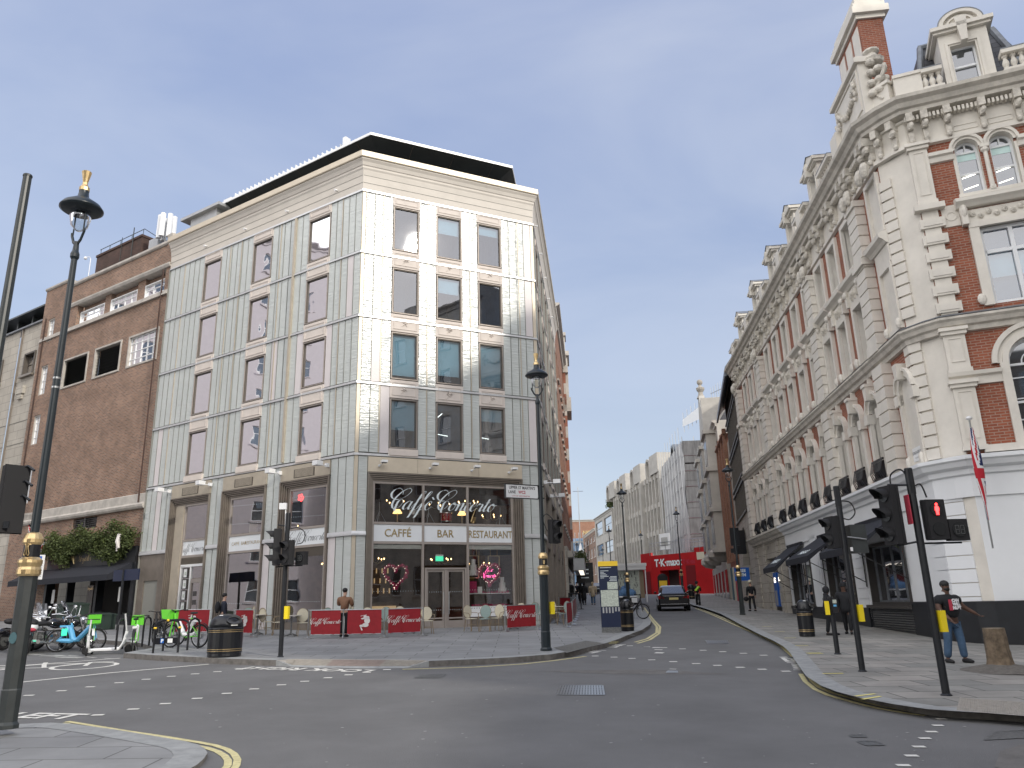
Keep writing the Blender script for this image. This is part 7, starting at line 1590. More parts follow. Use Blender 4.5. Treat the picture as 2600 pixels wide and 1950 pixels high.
# ---- wayfinding map sign
t = thing('map_sign', 'tall navy wayfinding panel with yellow top and street maps', 'map sign'); P = gp(1553, 1606, PV); put(t, P, Rd(-4)); hs = zat(P, 1549, 1425)-P.z; wd_ = .31
m = MB(); m.b(-wd_, wd_, -.06, .06, .16, hs*.93); m.build('panel', 'navy_panel', t); m = MB(); m.b(-wd_, wd_, -.065, .065, hs*.93, hs*.975); m.b(-wd_-.01, wd_+.01, -.07, .07, hs*.93, hs); m.build('yellow_top', 'yellow_light', t)
m = MB(); m.b(-wd_, wd_, -.06, .06, 0, .16); m.build('base', 'iron', t); m = MB(); m.b(-wd_*.9, wd_*.9, -.065, -.06, hs*.36, hs*.59, 0); m.b(-.05, wd_*.9, -.065, -.06, hs*.6, hs*.705, 0); m.build('map', ['map_paper'], t)
m = MB()
for k in range(6): m.b(-wd_*.85, -wd_*.85+.12+.05*(k*3 % 4), -.064, -.06, hs*(.76+.02*k), hs*(.767+.02*k))
for k in range(4): m.b(.02+.03*(k % 2), wd_*.85, -.064, -.06, hs*(.72+.018*k), hs*(.727+.018*k))
m.b(-wd_*.85, .1, -.064, -.06, hs*.905, hs*.913); m.build('text_lines', 'script_white', t); m = MB()
for k in range(6): m.b(-wd_*.8+k*.1, -wd_*.8+k*.1+.05, -.064, -.06, hs*(.27+.02*(k > 3)), hs*.35)
m.build('index_columns', 'grey_metal', t)
# ---- bike racks
def hoop(parent, x0, y0, x1, y1, h=.78, r=.028, name='hoop'):
    m = MB(); a = Vector((x0, y0, 0)); b_ = Vector((x1, y1, 0)); d = (b_-a).normalized(); c = .16; z = Vector((0, 0, 1))
    m.tube([a, a+z*(h-c), a+d*c*.3+z*(h-c*.3), a+d*c+z*h, b_-d*c+z*h, b_-d*c*.3+z*(h-c*.3), b_+z*(h-c), b_], r, 8); return m.build(name, 'black_paint', parent)
t = thing('cycle_rack', 'pair of black bike hoops with yellow bands and a blue parking plate', 'bike rack'); A_, B_ = gp(388, 1659, PV), gp(451, 1657, PV); put(t, A_); d = B_-A_; ex = gp(413, 1653, PV)-A_; fx = gp(475, 1651, PV)-A_
hoop(t, 0, 0, d.x, d.y); hoop(t, ex.x, ex.y, fx.x, fx.y); m = MB(); fr_ = Fr(0, 0, math.degrees(math.atan2(d.x, d.y)), 1); Ld = d.xy.length
m.box(fr_, 0, Ld, -.012, .012, .22, .36); m.build('rail', 'black_paint', t); m = MB(); m.box(fr_, Ld*.26, Ld*.40, .012, .02, .235, .345); pl = m.build('parking_plate', 'blue_sign', t); letters('P', .11, lambda x, y: fr_.P(Ld*.33+x, .023, .255+y), 'script_white', pl, bold=.004)
m = MB(); m.box(fr_, Ld*.55, Ld*.75, .012, .02, .24, .34); m.build('white_plate', 'panel_white', t); m = MB()
for p in ((0, 0, .6), (d.x, d.y, .6), (d.x*.5, d.y*.5, .78)): m.ball(p, (.045, .045, .03), 10, 4)
m.build('yellow_band', 'yellow_light', t)
for i, (a, b_, lab) in enumerate((((475, 1650), (502, 1647), 'black bike hoop between the green bike and the big bin'), ((360, 1642), (378, 1639), 'black bike hoop just left of the banded rack'), ((293, 1650), (310, 1647), 'black bike hoop behind the white scooter'))):
    A_, B_ = gp(*a, PV), gp(*b_, PV); t = thing('cycle_hoop', lab, 'bike rack', group='single black bike hoops'); put(t, A_); hoop(t, 0, 0, (B_-A_).x, (B_-A_).y)
# ---- bicycles
def bicycle(name, label, frame, fender, basket=None, seat='black_matt', battery=None):
    t = thing(name, label, 'bicycle'); R_ = .33
    for x in (-.55, .55):
        m = MB(); m.wheel((x, 0, R_), R_-.02, .024, (0, 1, 0), 26, k=6); w_ = m.build('wheel', 'rubber', t); m = MB(); m.wheel((x, 0, R_), R_-.05, .008, (0, 1, 0), 22, k=4)
        for k in range(12): a = k*pi/6; m.tube([(x, 0, R_), (x+cos(a)*(R_-.05), 0, R_+sin(a)*(R_-.05))], .0035, 3)
        m.disc((x, 0, R_), .05 if x > 0 else .085, (0, 1, 0), .1, 12); m.build('spokes', 'steel', w_)
    m = MB(); m.tube([(.48, 0, .98), (.44, 0, .80), (.10, 0, .36), (-.05, 0, .30)], .036, 8); m.tube([(-.05, 0, .30), (-.2, 0, .84)], .026, 8); m.tube([(-.05, .04, .3), (-.55, .05, R_)], .015, 6); m.tube([(-.05, -.04, .3), (-.55, -.05, R_)], .015, 6); m.tube([(-.17, .03, .7), (-.55, .05, R_)], .013, 6); m.tube([(-.17, -.03, .7), (-.55, -.05, R_)], .013, 6); m.build('frame', frame, t)
    m = MB()
    for y in (-.06, .06): m.tube([(.45, y, .82), (.51, y, .6), (.56, y, R_)], .017, 6)
    m.build('fork', frame, t); m = MB()
    for x in (-.55, .55):
        for k in range(9):
            a0 = .25+k*.27; a1 = a0+.27; r = R_+.035; s_ = -1 if x < 0 else 1
            q = [(x+r*cos(a)*s_*-1, y, R_+r*sin(a)) for a in (a0, a1) for y in (-.035, .035)]; m.face([q[0], q[1], q[3], q[2]])
    m.build('mudguard', fender, t); m = MB(); m.tube([(.48, 0, .98), (.45, 0, 1.06)], .02, 6); m.tube(catmull3([(.28, -.30, 1.07), (.40, -.22, 1.08), (.46, -.06, 1.05), (.46, .06, 1.05), (.40, .22, 1.08), (.28, .30, 1.07)], 3), .014, 6); m.b(.30, .42, -.33, -.27, 1.05, 1.09); m.build('handlebar', 'black_matt', t)
    m = MB(); m.tube([(-.2, 0, .84), (-.22, 0, .95)], .014, 6); m.ball((-.26, 0, .98), (.14, .08, .035), 10, 5); m.build('saddle', seat, t); m = MB(); m.disc((-.05, 0, .3), .09, (0, 1, 0), .03, 14); m.tube([(-.05, -.08, .3), (.1, -.08, .2), (.1, -.15, .2)], .012, 5); m.tube([(-.05, .08, .3), (-.2, .08, .4), (-.2, .15, .4)], .012, 5); m.build('crank', 'black_matt', t)
    if battery: m = MB(); m.tube([(-.12, 0, .45), (-.30, 0, .74)], [.06, .07], 6); m.b(-.5, -.15, -.06, .06, .72, .78); m.build('battery', battery, t)
    if basket: m = MB(); P_ = [(.52, .80), (.80, .84), (.86, 1.10), (.50, 1.08)]; m.prism(LOC, P_, -.17, .17); m.build('basket', basket, t)
    m = MB(); m.tube([(-.4, -.1, .3), (-.44, -.16, .02)], .01, 4); m.build('kick_stand', 'black_matt', t); return t
def stand(o, px, py, yaw, s=.92, lean=0):
    LOCAL.add(o.name); P = gp(px, py, PV if px > 345 else 0); o.location = P; o.rotation_euler = (lean, 0, yaw); o.scale = (s,)*3; return o
gb = bicycle('hire_bike', 'bright green and white hire bike parked at the banded bike rack', 'lime', 'black_matt', 'lime', battery='bike_white'); stand(gb, 468, 1645, Rd(158), .92)
m = MB(); m.tube([(.30, 0, .72), (.06, 0, .38), (-.2, 0, .34), (-.38, 0, .42)], [.07, .065, .06, .05], 8); m.build('white_shell', 'bike_white', gb)
g2 = bicycle('hire_bike', 'green and white hire bike seen end-on at the left edge of the pavement corner', 'lime', 'black_matt', 'lime', battery='bike_white'); stand(g2, 338, 1659, Rd(112), .90)
m = MB(); m.tube([(.36, 0, .78), (.06, 0, .38), (-.2, 0, .34)], [.075, .065, .06], 8); m.build('white_shell', 'bike_white', g2)
g3 = bicycle('hire_bike', 'green hire bike with a black basket half hidden behind the blue bike', 'lime', 'bike_white', 'lime', battery='bike_white'); stand(g3, 222, 1655, Rd(-55), .90)
b3 = bicycle('electric_bike', 'sky blue electric bike with fat black wheels beside the green bike', 'sky_blue', 'black_matt', None, battery='sky_blue'); stand(b3, 190, 1655, Rd(6), .92)
m = MB(); m.tube([(.44, 0, .78), (.05, 0, .36), (-.2, 0, .32), (-.5, 0, .34)], [.08, .08, .075, .06], 8); m.tube([(-.10, 0, .36), (-.22, 0, .72)], [.09, .08], 8); m.build('blue_shell', 'sky_blue', b3); m = MB(); m.b(-.42, -.26, -.10, -.085, .48, .68); m.build('green_sticker', 'exit_green', b3)
for i, (px, py, yw, lab) in enumerate(((425, 1638, 2.6, 'dark bicycle locked behind the green bike'), (398, 1634, 2.2, 'black bicycle with a basket among the bike racks'))):
    o = bicycle('bicycle', lab, 'black_matt', 'black_matt', None); stand(o, px, py, yw, .85)
o = bicycle('bicycle', 'dark bicycle leaning against the lamp behind the litter bin', 'black_matt', 'black_matt'); P = gp(1605, 1572, PV); o.location = P; o.rotation_euler = (0, 0, Rd(-30)); o.scale = (.95,)*3
# scooter
def scooter(label, px, py, yaw, s=.92):
    t = thing('electric_scooter', label, 'scooter'); m = MB(); m.tube([(-.45, 0, .12), (.35, 0, .14), (.46, 0, .3), (.52, 0, .62)], [.045, .05, .05, .045], 8); m.b(-.5, .34, -.08, .08, .1, .15); m.build('deck', 'bike_white', t); m = MB(); m.tube([(.52, 0, .55), (.42, 0, 1.12)], .03, 8); m.build('stem', 'grey_metal', t); m = MB(); m.tube([(.42, -.26, 1.13), (.42, .26, 1.13)], .017, 6); m.build('handlebar', 'black_matt', t)
    for x, r in ((-.55, .12), (.62, .13)): m = MB(); m.wheel((x, 0, r), r-.03, .03, (0, 1, 0), 16); m.disc((x, 0, r), r-.03, (0, 1, 0), .03, 12); m.build('wheel', 'rubber', t)
    m = MB(); m.b(-.68, -.42, -.05, .05, .24, .27); m.build('mudguard', 'black_matt', t); stand(t, px, py, yaw, s); return t
scooter('white electric scooter parked beside the end-on green bike', 268, 1661, Rd(10)); scooter('small white scooter front poking out under the blue bike', 226, 1664, Rd(-70), .8)
# ---- motorcycles
def motorcycle(label, tank, px, py, yaw, screen=True, drum=False, fair=False, s=.98):
    t = thing('motorcycle', label, 'motorcycle', group='motorcycles in the parking bay')
    for x in (-.70, .72): m = MB(); m.wheel((x, 0, .31), .25, .065, (0, 1, 0), 24, k=8); w_ = m.build('wheel', 'rubber', t); m = MB(); m.disc((x, 0, .31), .20, (0, 1, 0), .03, 18); m.disc((x, 0, .31), .06, (0, 1, 0), .16, 10); m.build('rim', 'iron', w_)
    m = MB(); m.b(-.25, .30, -.14, .14, .28, .58); m.ball((.05, -.16, .42), (.16, .05, .14), 10, 6); m.ball((.05, .16, .42), (.16, .05, .14), 10, 6); m.tube([(.15, -.14, .4), (-.1, -.2, .26), (-.75, -.22, .34)], [.04, .045, .06], 8); m.build('engine', 'chrome' if drum else 'iron', t)
    m = MB(); m.ball((.22, 0, .78), (.30, .15, .15), 12, 7); m.build('tank', tank, t, smooth=True); m = MB(); m.ball((-.28, 0, .78), (.34, .14, .07), 12, 5); m.ball((-.62, 0, .84), (.22, .13, .09), 10, 5); m.build('seat', 'black_matt', t, smooth=True)
    m = MB()
    for y in (-.1, .1): m.tube([(.72, y, .31), (.50, y, .95)], .025, 6)
    m.tube(catmull3([(.34, -.36, 1.0), (.46, -.2, 1.02), (.48, 0, 1.0), (.46, .2, 1.02), (.34, .36, 1.0)], 3), .016, 6); m.build('fork', 'chrome', t)
    m = MB(); m.ball((.60, 0, .86), (.10, .12, .12), 12, 7); m.build('headlamp', 'chrome', t, smooth=True); m = MB(); m.lathe([(.10, 0), (.09, .01)], n=16); tf(m, Matrix.Translation((.68, 0, .86)) @ Matrix.Rotation(pi/2, 4, 'Y')); m.build('headlamp_lens', 'bulb_white' if False else 'panel_white', t)
    if drum: m = MB(); m.disc((-.92, 0, .70), .20, (1, .2, 0), .12, 24); m.build('round_top_box', 'plate_grey', t); m = MB(); m.b(-.96, -.93, -.12, .12, .36, .52); m.build('number_plate', 'plate_grey', t)
    if screen:
        m = MB()
        for j in range(6):
            for k in range(4):
                f = lambda a, b_: (.60-.30*b_-.10*abs(a)**2, a*.26*(1-.25*b_), .98+.42*b_)
                m.face([f(-1+j/3, k/4), f(-1+(j+1)/3, k/4), f(-1+(j+1)/3, (k+1)/4), f(-1+j/3, (k+1)/4)])
        m.build('windscreen', 'glass_clear', t, smooth=True)
    for y in (-.34, .34): m = MB(); m.tube([(.40, y*.8, 1.02), (.42, y, 1.22)], .009, 5); m.ball((.42, y*1.15, 1.26), (.02, .075, .045), 10, 5); m.build('mirror', 'chrome', t)
    if fair: m = MB(); m.ball((.50, 0, .72), (.24, .19, .26), 10, 7); m.ball((-.55, 0, .72), (.35, .15, .12), 10, 6); m.build('fairing', 'bike_white', t, smooth=True); m = MB(); m.ball((-.9, 0, .66), (.06, .12, .05), 8, 5); m.build('tail_light', 'print_red', t)
    m = MB(); m.ball((.72, 0, .48), (.30, .08, .16), 10, 5); m.ball((-.72, 0, .52), (.34, .09, .14), 10, 5); m.build('mudguard', 'car_black', t, smooth=True); P = gp(px, py, 0); t.location = P; t.rotation_euler = (Rd(4), 0, yaw); t.scale = (s,)*3; return t
motorcycle('black motorcycle with tall windscreen and round silver disc box facing the road', 'car_black', 113, 1655, Rd(72), True, True, s=.98); motorcycle('white scooter style motorcycle with a red tail light next to the lamp', 'bike_white', 72, 1658, Rd(118), True, False, True, .95); motorcycle('low black motorcycle behind the blue electric bike', 'car_black', 150, 1648, Rd(20), False, s=.92)
motorcycle('dark motorcycle mostly hidden behind the near lamp', 'car_black', 52, 1648, Rd(80), True, s=.95)
# ---- green cabinets
def cabinet(label, px0, px1, pyt, dd, w_):
    c, _z = on(FB, (px0+px1)/2, 1600, dd); p = FB.P(c, dd, 0); g = gz(p.x, p.y, PV); t = thing('utility_cabinet', label, 'cabinet', (p.x, p.y, g), 'green utility cabinets'); zt2 = on(FB, (px0+px1)/2, pyt, dd)[1]
    m = MB(); m.box(FB, c-w_/2, c+w_/2, dd-.3, dd+.3, g, zt2-.12); m.build('body', 'cabinet_green', t); m = MB(); m.prism(Fr(*FB.P(c-w_/2-.03, dd, 0).xy, -57.04, -1), [(0, zt2-.12), (w_+.06, zt2-.12), (w_+.06, zt2-.06), (w_/2, zt2), (0, zt2-.06)], -.34, .34); m.build('lid', 'cabinet_green', t)
    m = MB(); m.box(FB, c-.012, c+.012, dd+.3, dd+.31, g+.1, zt2-.2); m.box(FB, c+.1, c+.2, dd+.3, dd+.315, zt2-.3, zt2-.27); m.build('door_gap', 'black_matt', t)
cabinet('larger dark green utility cabinet behind the motorcycles', 143, 214, 1530, 1.6, 1.5); cabinet('second dark green cabinet in front, right of the larger one', 214, 287, 1556, 2.6, 1.25)
c = on(FB, 309, 1500, 2.6)[0]; p = FB.P(c, 2.6, 0); g = gz(p.x, p.y, PV); t = thing('sign_post', 'dark post carrying a blank navy board in front of the pub', 'sign', (p.x, p.y, g)); m = MB(); m.tube([(p.x, p.y, g), (p.x, p.y, on(FB, 320, 1446, 2.6)[1])], .05, 10); m.build('post', 'black_iron', t)
z0, z1 = on(FB, 320, 1474, 2.6)[1], on(FB, 320, 1446, 2.6)[1]; m = MB(); m.box(FB, on(FB, 352, 1460, 2.6)[0], on(FB, 288, 1460, 2.6)[0], 2.56, 2.60, z0, z1); m.build('board', 'navy_panel', t)
# ---- tree stump
P = gp(2545, 1702, PV); t = thing('tree_stump', 'cut tree stump with rough bark on the right pavement', 'tree stump', P.to_tuple()); m = MB(); rn = random.Random(2); n = 22; rows_ = 12; V = []; hS = .70
for j in range(rows_+1):
    f = j/rows_
    for i in range(n): a = 2*pi*i/n; r = (.205-.045*f+.05*max(0, .2-f)/.2)*(1+.07*sin(3*a+1.5*f)+.05*sin(7*a-3*f)+.04*rn.random()); V.append((P.x+r*cos(a)-.02*f, P.y+r*sin(a), P.z+hS*f))
m.add(V, [(j*n+i, j*n+(i+1) % n, (j+1)*n+(i+1) % n, (j+1)*n+i) for j in range(rows_) for i in range(n)]); m.build('trunk', 'bark', t); m = MB(); m.face([V[rows_*n+i] for i in range(n)]); m.build('cut_top', 'bark_cut', t)
m = MB(); m.lathe([(.75, .0), (.6, .03), (.35, .08), (.15, .12)], (P.x, P.y, P.z-.005), 22); tag(m.build('soil_mound', 'soil', None, loc=P), 'low mound of grey soil round the stump', 'soil')
# ---- café furniture
def chair(label, mt):
    t = thing('bistro_chair', label, 'chair', group='café chairs outside'); m = MB(); m.lathe([(.20, .44), (.22, .455), (.21, .475), (.05, .48)], n=16); m.build('seat', mt, t, smooth=False)
    m = MB(); V = []; n = 20
    for r in (0, 1): V += [(.205*cos(2*pi*i/n), .19+.06*(.72+.22*sin(2*pi*i/n)-.5)+.012*r, .72+.235*sin(2*pi*i/n)) for i in range(n)]
    m.add(V, [list(range(n)), list(range(2*n-1, n-1, -1))]+[(i, (i+1) % n, n+(i+1) % n, n+i) for i in range(n)]); m.build('backrest', mt, t)
    m = MB(); m.tube([(.205*cos(2*pi*i/n), .205+.06*(.72+.22*sin(2*pi*i/n)-.5), .72+.24*sin(2*pi*i/n)) for i in range(n+1)], .013, 6)
    for sg in (-1, 1): m.tube(catmull3([(sg*.2, .2, .68), (sg*.25, .05, .68), (sg*.24, -.14, .64), (sg*.2, -.16, .46)], 3), .012, 5)
    m.build('arm', 'cane', t)
    for sx in (-1, 1):
        for sy in (-1, 1): m = MB(); m.tube([(sx*.15, sy*.14, .45), (sx*.2, sy*.2, 0)], .013, 6); m.build('leg', 'cane', t)
    m = MB(); m.wheel((0, 0, .24), .17, .008, (0, 0, 1), 16, k=4); m.build('stretcher', 'cane', t); return t
ch1 = chair('x', 'rattan_cream'); ch2 = chair('y', 'rattan_green'); us = [False, False]
CH = [(675, 1611, 0, 2.6, 'cream chair standing left of the café traffic light'), (705, 1613, 0, -1.2, 'cream chair partly hidden by the café traffic light post'), (768, 1615, 0, .4, 'cream chair just left of the first red café banner'), (625, 1607, 1, .2, 'green chair behind the banner nearest the big bin'), (655, 1600, 0, 2.2, 'cream chair farthest left by the café wall'),
      (1085, 1610, 0, .3, 'lone cream chair left of the café doors'), (1197, 1603, 0, .8, 'cream chair nearest the café doors on the right side'), (1232, 1604, 1, -.1, 'green chair between two cream ones right of the café doors'), (1262, 1601, 0, -.5, 'cream chair closest to the right hand red banner'),
      (835, 1612, 1, .6, 'green chair behind the first lettered banner'), (928, 1612, 0, 0, 'cream chair behind the banner with the white figure'), (905, 1608, 1, 2, 'green chair behind the gap of the left banners'), (972, 1610, 1, -.3, 'green chair showing between two red banners'), (1015, 1607, 0, .2, 'cream chair behind the third red banner'), (1366, 1590, 1, .4, 'green chair beside the café corner lamp'), (1325, 1594, 0, 0, 'cream chair behind the right hand red banner'),
      (1413, 1583, 0, 2.4, 'cream chair at the table round the corner'), (1405, 1577, 1, 2.0, 'green chair stacked at the table round the corner'), (1432, 1586, 1, -.9, 'green chair with its side to the street banner'), (1420, 1571, 0, 1.5, 'cream topped chair at the back of the corner table')]
for px, py, k, rz, lab in CH:
    src = (ch1, ch2)[k]; P = gp(px, py, PV)
    o = src if not us[k] else dup(src, P); us[k] = True; o['label'] = lab; put(o, P, rz, (.90,)*3)
def cafe_table(label, px, py, s=.88):
    t = thing('cafe_table', label, 'table', group='round café tables outside'); m = MB(); m.lathe([(.33, .71), (.35, .72), (.35, .745), (.33, .75)], n=24); m.build('table_top', 'table_cream', t); m = MB(); m.tube([(0, 0, .05), (0, 0, .71)], .03, 8); m.build('column', 'iron', t); m = MB()
    for k in range(4): a = pi/4+k*pi/2; m.tube([(0, 0, .1), (.26*cos(a), .26*sin(a), .02)], [.03, .018], 6)
    m.build('foot', 'iron', t); place(t, px, py, s=s)
for a in (('round table left of the café traffic light', 652, 1612), ('round table between the traffic light and the first banner', 738, 1616), ('round table behind the third red banner', 1040, 1609), ('round table round the corner among green chairs', 1418, 1583), ('round table behind the first lettered banner', 855, 1613), ('round table behind the right hand banner', 1305, 1598)): cafe_table(*a)
# red banners between posts
def steel_post(parent, p, hb=.86):
    m = MB(); m.lathe([(.15, 0), (.15, .012), (.11, .03), (.03, .045), (.018, .06), (.018, hb), (.026, hb+.005), (.026, hb+.03)], (p[0], p[1], 0), 14); return m.build('post', 'steel', parent)
def banner(label, a, b_, kind='text', posts=(1, 1), hb=.84, g='red café banners'):
    A_ = gp(*a, PV); B_ = gp(*b_, PV); t = thing('banner_barrier', label, 'barrier', A_.to_tuple(), g); d = B_-A_; L_ = d.xy.length; az = math.degrees(math.atan2(d.x, d.y)); fr = Fr(A_.x, A_.y, az, 1); m = MB(); zA = lambda s: A_.z+(B_.z-A_.z)*s/L_
    n = 14; g0, g1 = .09, L_-.09; m2 = []
    V = []
    for i in range(n+1):
        s = g0+(g1-g0)*i/n
        for j in range(6): z = .12+(hb-.12)*j/5; V.append(fr.P(s, .008*sin(i*1.3+j), zA(s)+z))
    m.add(V, [(i*6+j, (i+1)*6+j, (i+1)*6+j+1, i*6+j+1) for i in range(n) for j in range(5)]); bn = m.build('banner', 'banner_red', t, smooth=True)
    m = MB(); m.tube([fr.P(0, 0, zA(0)+hb), fr.P(L_, 0, zA(L_)+hb)], .014, 6); m.tube([fr.P(.1, 0, zA(0)+.12), fr.P(L_-.1, 0, zA(L_)+.12)], .008, 5); m.build('rail', 'steel', t)
    for k, s in ((0, 0), (1, L_)):
        if posts[k]: p = fr.P(s, 0, 0); m = MB(); m.lathe([(.15, 0), (.15, .012), (.11, .03), (.03, .045), (.018, .06), (.018, hb), (.026, hb+.005), (.026, hb+.03)], (p.x, p.y, zA(s)), 14); m.build('post', 'steel', t)
    if kind == 'text': script('Caffè Concerto', .082*(g1-g0)/1.05, lambda x, y: fr.P(L_/2+x, .02, zA(L_/2)+hb*.52+y), 'banner_white', bn, seg=3, w_=.28)
    elif kind == 'figure':
        c = L_/2; z = zA(c)+.48; m = MB(); E = lambda x, y, rx, ry: m.face([fr.P(c+x+rx*cos(k*pi/7), .02, z+y+ry*sin(k*pi/7)) for k in range(14)])
        E(.02, .13, .055, .06); E(.08, .03, .09, .10); E(.03, -.10, .10, .06); E(-.07, -.12, .08, .035); E(.1, .12, .05, .045); E(-.05, .09, .06, .02); m.face([fr.P(c+x, .02, z+y) for x, y in ((-.12, .16), (.06, .2), (.06, .21), (-.12, .175))]); m.face([fr.P(c+x, .02, z+y) for x, y in ((-.14, -.1), (-.1, -.14), (-.04, -.25), (-.09, -.26))]); m.build('angel_motif', 'banner_white', bn)
    return t
banner('red banner with script lettering, first of the three left of the café doors', (781, 1622), (870, 1621), posts=(1, 1)); banner('red banner with a white angel figure in the middle of three', (873, 1621), (975, 1618.5), 'figure', (0, 1)); banner('red banner with script lettering nearest the café doors', (978, 1618.5), (1074, 1614), posts=(0, 1))
banner('red banner with script lettering just left of the café corner lamp', (1283, 1604), (1366, 1598.5)); banner('red banner with a white figure behind the bike rack', (432, 1614), (534, 1613), 'figure'); banner('red banner with a white figure just right of the big bin', (590, 1616), (644, 1617.5), 'figure')
banner('red banner facing the street, nearest round the corner', (1440, 1592), (1454.5, 1586), None); banner('red banner along the street behind the corner chairs', (1456, 1578), (1464, 1561), None); banner('dark red banner closing the far end of the street seating', (1420, 1562), (1452, 1563), None)
for i, (px, py) in enumerate(((1459, 1573), (1462, 1567), (1467, 1557))):
    t = thing('steel_post', ['steel banner post nearest in the street row', 'steel banner post in the middle of the street row', 'steel banner post last in the street row'][i], 'post', group='steel posts along the street seating'); put(t, gp(px, py, PV)); m = MB(); m.lathe([(.15, 0), (.15, .012), (.11, .03), (.03, .045), (.018, .06), (.018, .84), (.026, .87)], n=12); m.build('pole', 'steel', t)
t = thing('belt_barrier', 'black belt barrier with two posts farther along the left pavement', 'barrier'); A_ = gp(1476, 1547, PV); B_ = gp(1446, 1547, PV); put(t, A_); m = MB(); d = B_-A_
for q in (Vector((0, 0, 0)), d): m.lathe([(.18, 0), (.18, .02), (.03, .05), (.035, .95)], (q.x, q.y, q.z), 10)
m.build('post', 'black_matt', t); m = MB(); m.tube([(0, 0, .9), (d.x, d.y, d.z+.9)], .04, 4); m.build('belt', 'black_matt', t)
# ---- people: one continuous skinned body each, clothing and hair as its children
def skin(V, E, R_, name, mt, parent=None, sub=1, root=0):
    me = bpy.data.meshes.new(name); me.from_pydata([tuple(v) for v in V], E, []); o = bpy.data.objects.new('tmp', me); COL.objects.link(o)
    md = o.modifiers.new('s', 'SKIN'); md.use_smooth_shade = True; md.branch_smoothing = .6; o.modifiers.new('u', 'SUBSURF').levels = sub; o.modifiers['u'].render_levels = sub
    sv_ = me.skin_vertices[0].data
    for i, r in enumerate(R_): sv_[i].radius = (r, r) if not isinstance(r, tuple) else r; sv_[i].use_root = i == root
    dg = bpy.context.evaluated_depsgraph_get(); dg.update(); m2 = bpy.data.meshes.new_from_object(o.evaluated_get(dg)); bpy.data.objects.remove(o); bpy.data.meshes.remove(me)
    m2.materials.clear(); m2.materials.append(M[mt]); m2.name = name; q = bpy.data.objects.new(name, m2); COL.objects.link(q)
    if parent: q.parent = parent
    return q
def limb(a, b_, f): return tuple(a[i]+(b_[i]-a[i])*f for i in range(3))
def person(label, px, py, hpx, yaw, skin_mt='skin_light', top='cloth_black', legs='cloth_black', hair='hair_black', arms=None, step=.10, coat=0, bulk=1.0, wide=0, sleeve='long', detail=False, hat=None, hood=False, lean=0, group=None, nm='person', hairlen=0, h=PV):
    """local frame: facing -Y, 1.75 m tall"""
    J = {'pel': (0, 0, .95), 'wst': (0, .0-lean*.3, 1.10), 'che': (0, -lean*.6, 1.32), 'nk': (0, -lean, 1.47), 'nk2': (0, -.01-lean, 1.53), 'hd': (0, -.03-lean, 1.60), 'hd2': (0, -.02-lean, 1.68), 'tp': (0, -.0-lean, 1.74)}
    for s, n in ((-1, 'l'), (1, 'r')):
        J['hip'+n] = (s*.09, 0, .90); J['kn'+n] = (s*(.10+wide*.5), -step*s*.6-.02, .50); J['an'+n] = (s*(.10+wide), -step*s+.02, .08); J['to'+n] = (s*(.115+wide*1.2), -step*s-.13, .035)
        a = (arms or {}).get(n) or ((s*.26, .03, 1.16), (s*.27, -.03, .90)); J['sh'+n] = (s*.19*min(bulk, 1.2), -lean*.9, 1.40); J['el'+n] = a[0]; J['wr'+n] = a[1]
    BL = 1+(bulk-1)*.45; names = list(J); ix = {k: i for i, k in enumerate(names)}; V = [J[k] for k in names]; B_ = bulk
    rad = {'pel': (.115*B_, .135*B_), 'wst': (.10*B_, .13*B_), 'che': (.115*B_, .15*B_), 'nk': .062*min(B_, 1.25), 'nk2': .055*min(B_, 1.25), 'hd': (.084, .078), 'hd2': (.094, .084), 'tp': .055}
    R_ = []
    for k in names:
        if k in rad: R_.append(rad[k])
        else: R_.append({'hip': .085*BL, 'kn': .058*BL, 'an': .04, 'to': .035, 'sh': .062*B_, 'el': .045*B_, 'wr': .030*min(B_, 1.3)}[k[:-1]])
    E = [('pel', 'wst'), ('wst', 'che'), ('che', 'nk'), ('nk', 'nk2'), ('nk2', 'hd'), ('hd', 'hd2'), ('hd2', 'tp')]
    for n in 'lr': E += [('pel', 'hip'+n), ('hip'+n, 'kn'+n), ('kn'+n, 'an'+n), ('an'+n, 'to'+n), ('che', 'sh'+n), ('sh'+n, 'el'+n), ('el'+n, 'wr'+n)]
    E = [(ix[a], ix[b_]) for a, b_ in E]
    for s, n in ((-1, 'l'), (1, 'r')):       # hand: palm, four fingers of unequal length, thumb from the side
        w_ = Vector(J['wr'+n]); d = (w_-Vector(J['el'+n])).normalized(); sd = d.cross(Vector((0, 0, 1)));
        if sd.length < .2: sd = Vector((0, -1, 0))
        sd.normalize(); cu = d.cross(sd).normalized()*(-.25); pm = w_+d*.075; i0 = len(V); V.append(tuple(pm)); R_.append((.036, .017)); E.append((ix['wr'+n], i0))
        for k, l_ in enumerate((.068, .078, .072, .055)):
            b0 = pm+d*.03+sd*(.027-.018*k); b1 = b0+d*l_*.55+cu*.04; b2 = b1+d*l_*.4+cu*.14; i = len(V); V += [tuple(b0), tuple(b1), tuple(b2)]; R_ += [.009, .0085, .007]; E += [(i0, i), (i, i+1), (i+1, i+2)]
        t0 = pm-d*.02+sd*.034; t1 = t0+sd*.03+d*.035; i = len(V); V += [tuple(t0), tuple(t1)]; R_ += [.011, .008]; E += [(i0, i), (i, i+1)]
    body = skin(V, E, R_, 'person', skin_mt); tag(body, label, 'person', group)
    # clothing: the same joints with more room
    def cloth(keys, edges, rr, nm_, mt): iy = {k: i for i, k in enumerate([k[0] if isinstance(k, tuple) else k for k in keys])}; return skin([k[1] if isinstance(k, tuple) else J[k] for k in keys], [(iy[a], iy[b_]) for a, b_ in edges], rr, nm_, mt, body)
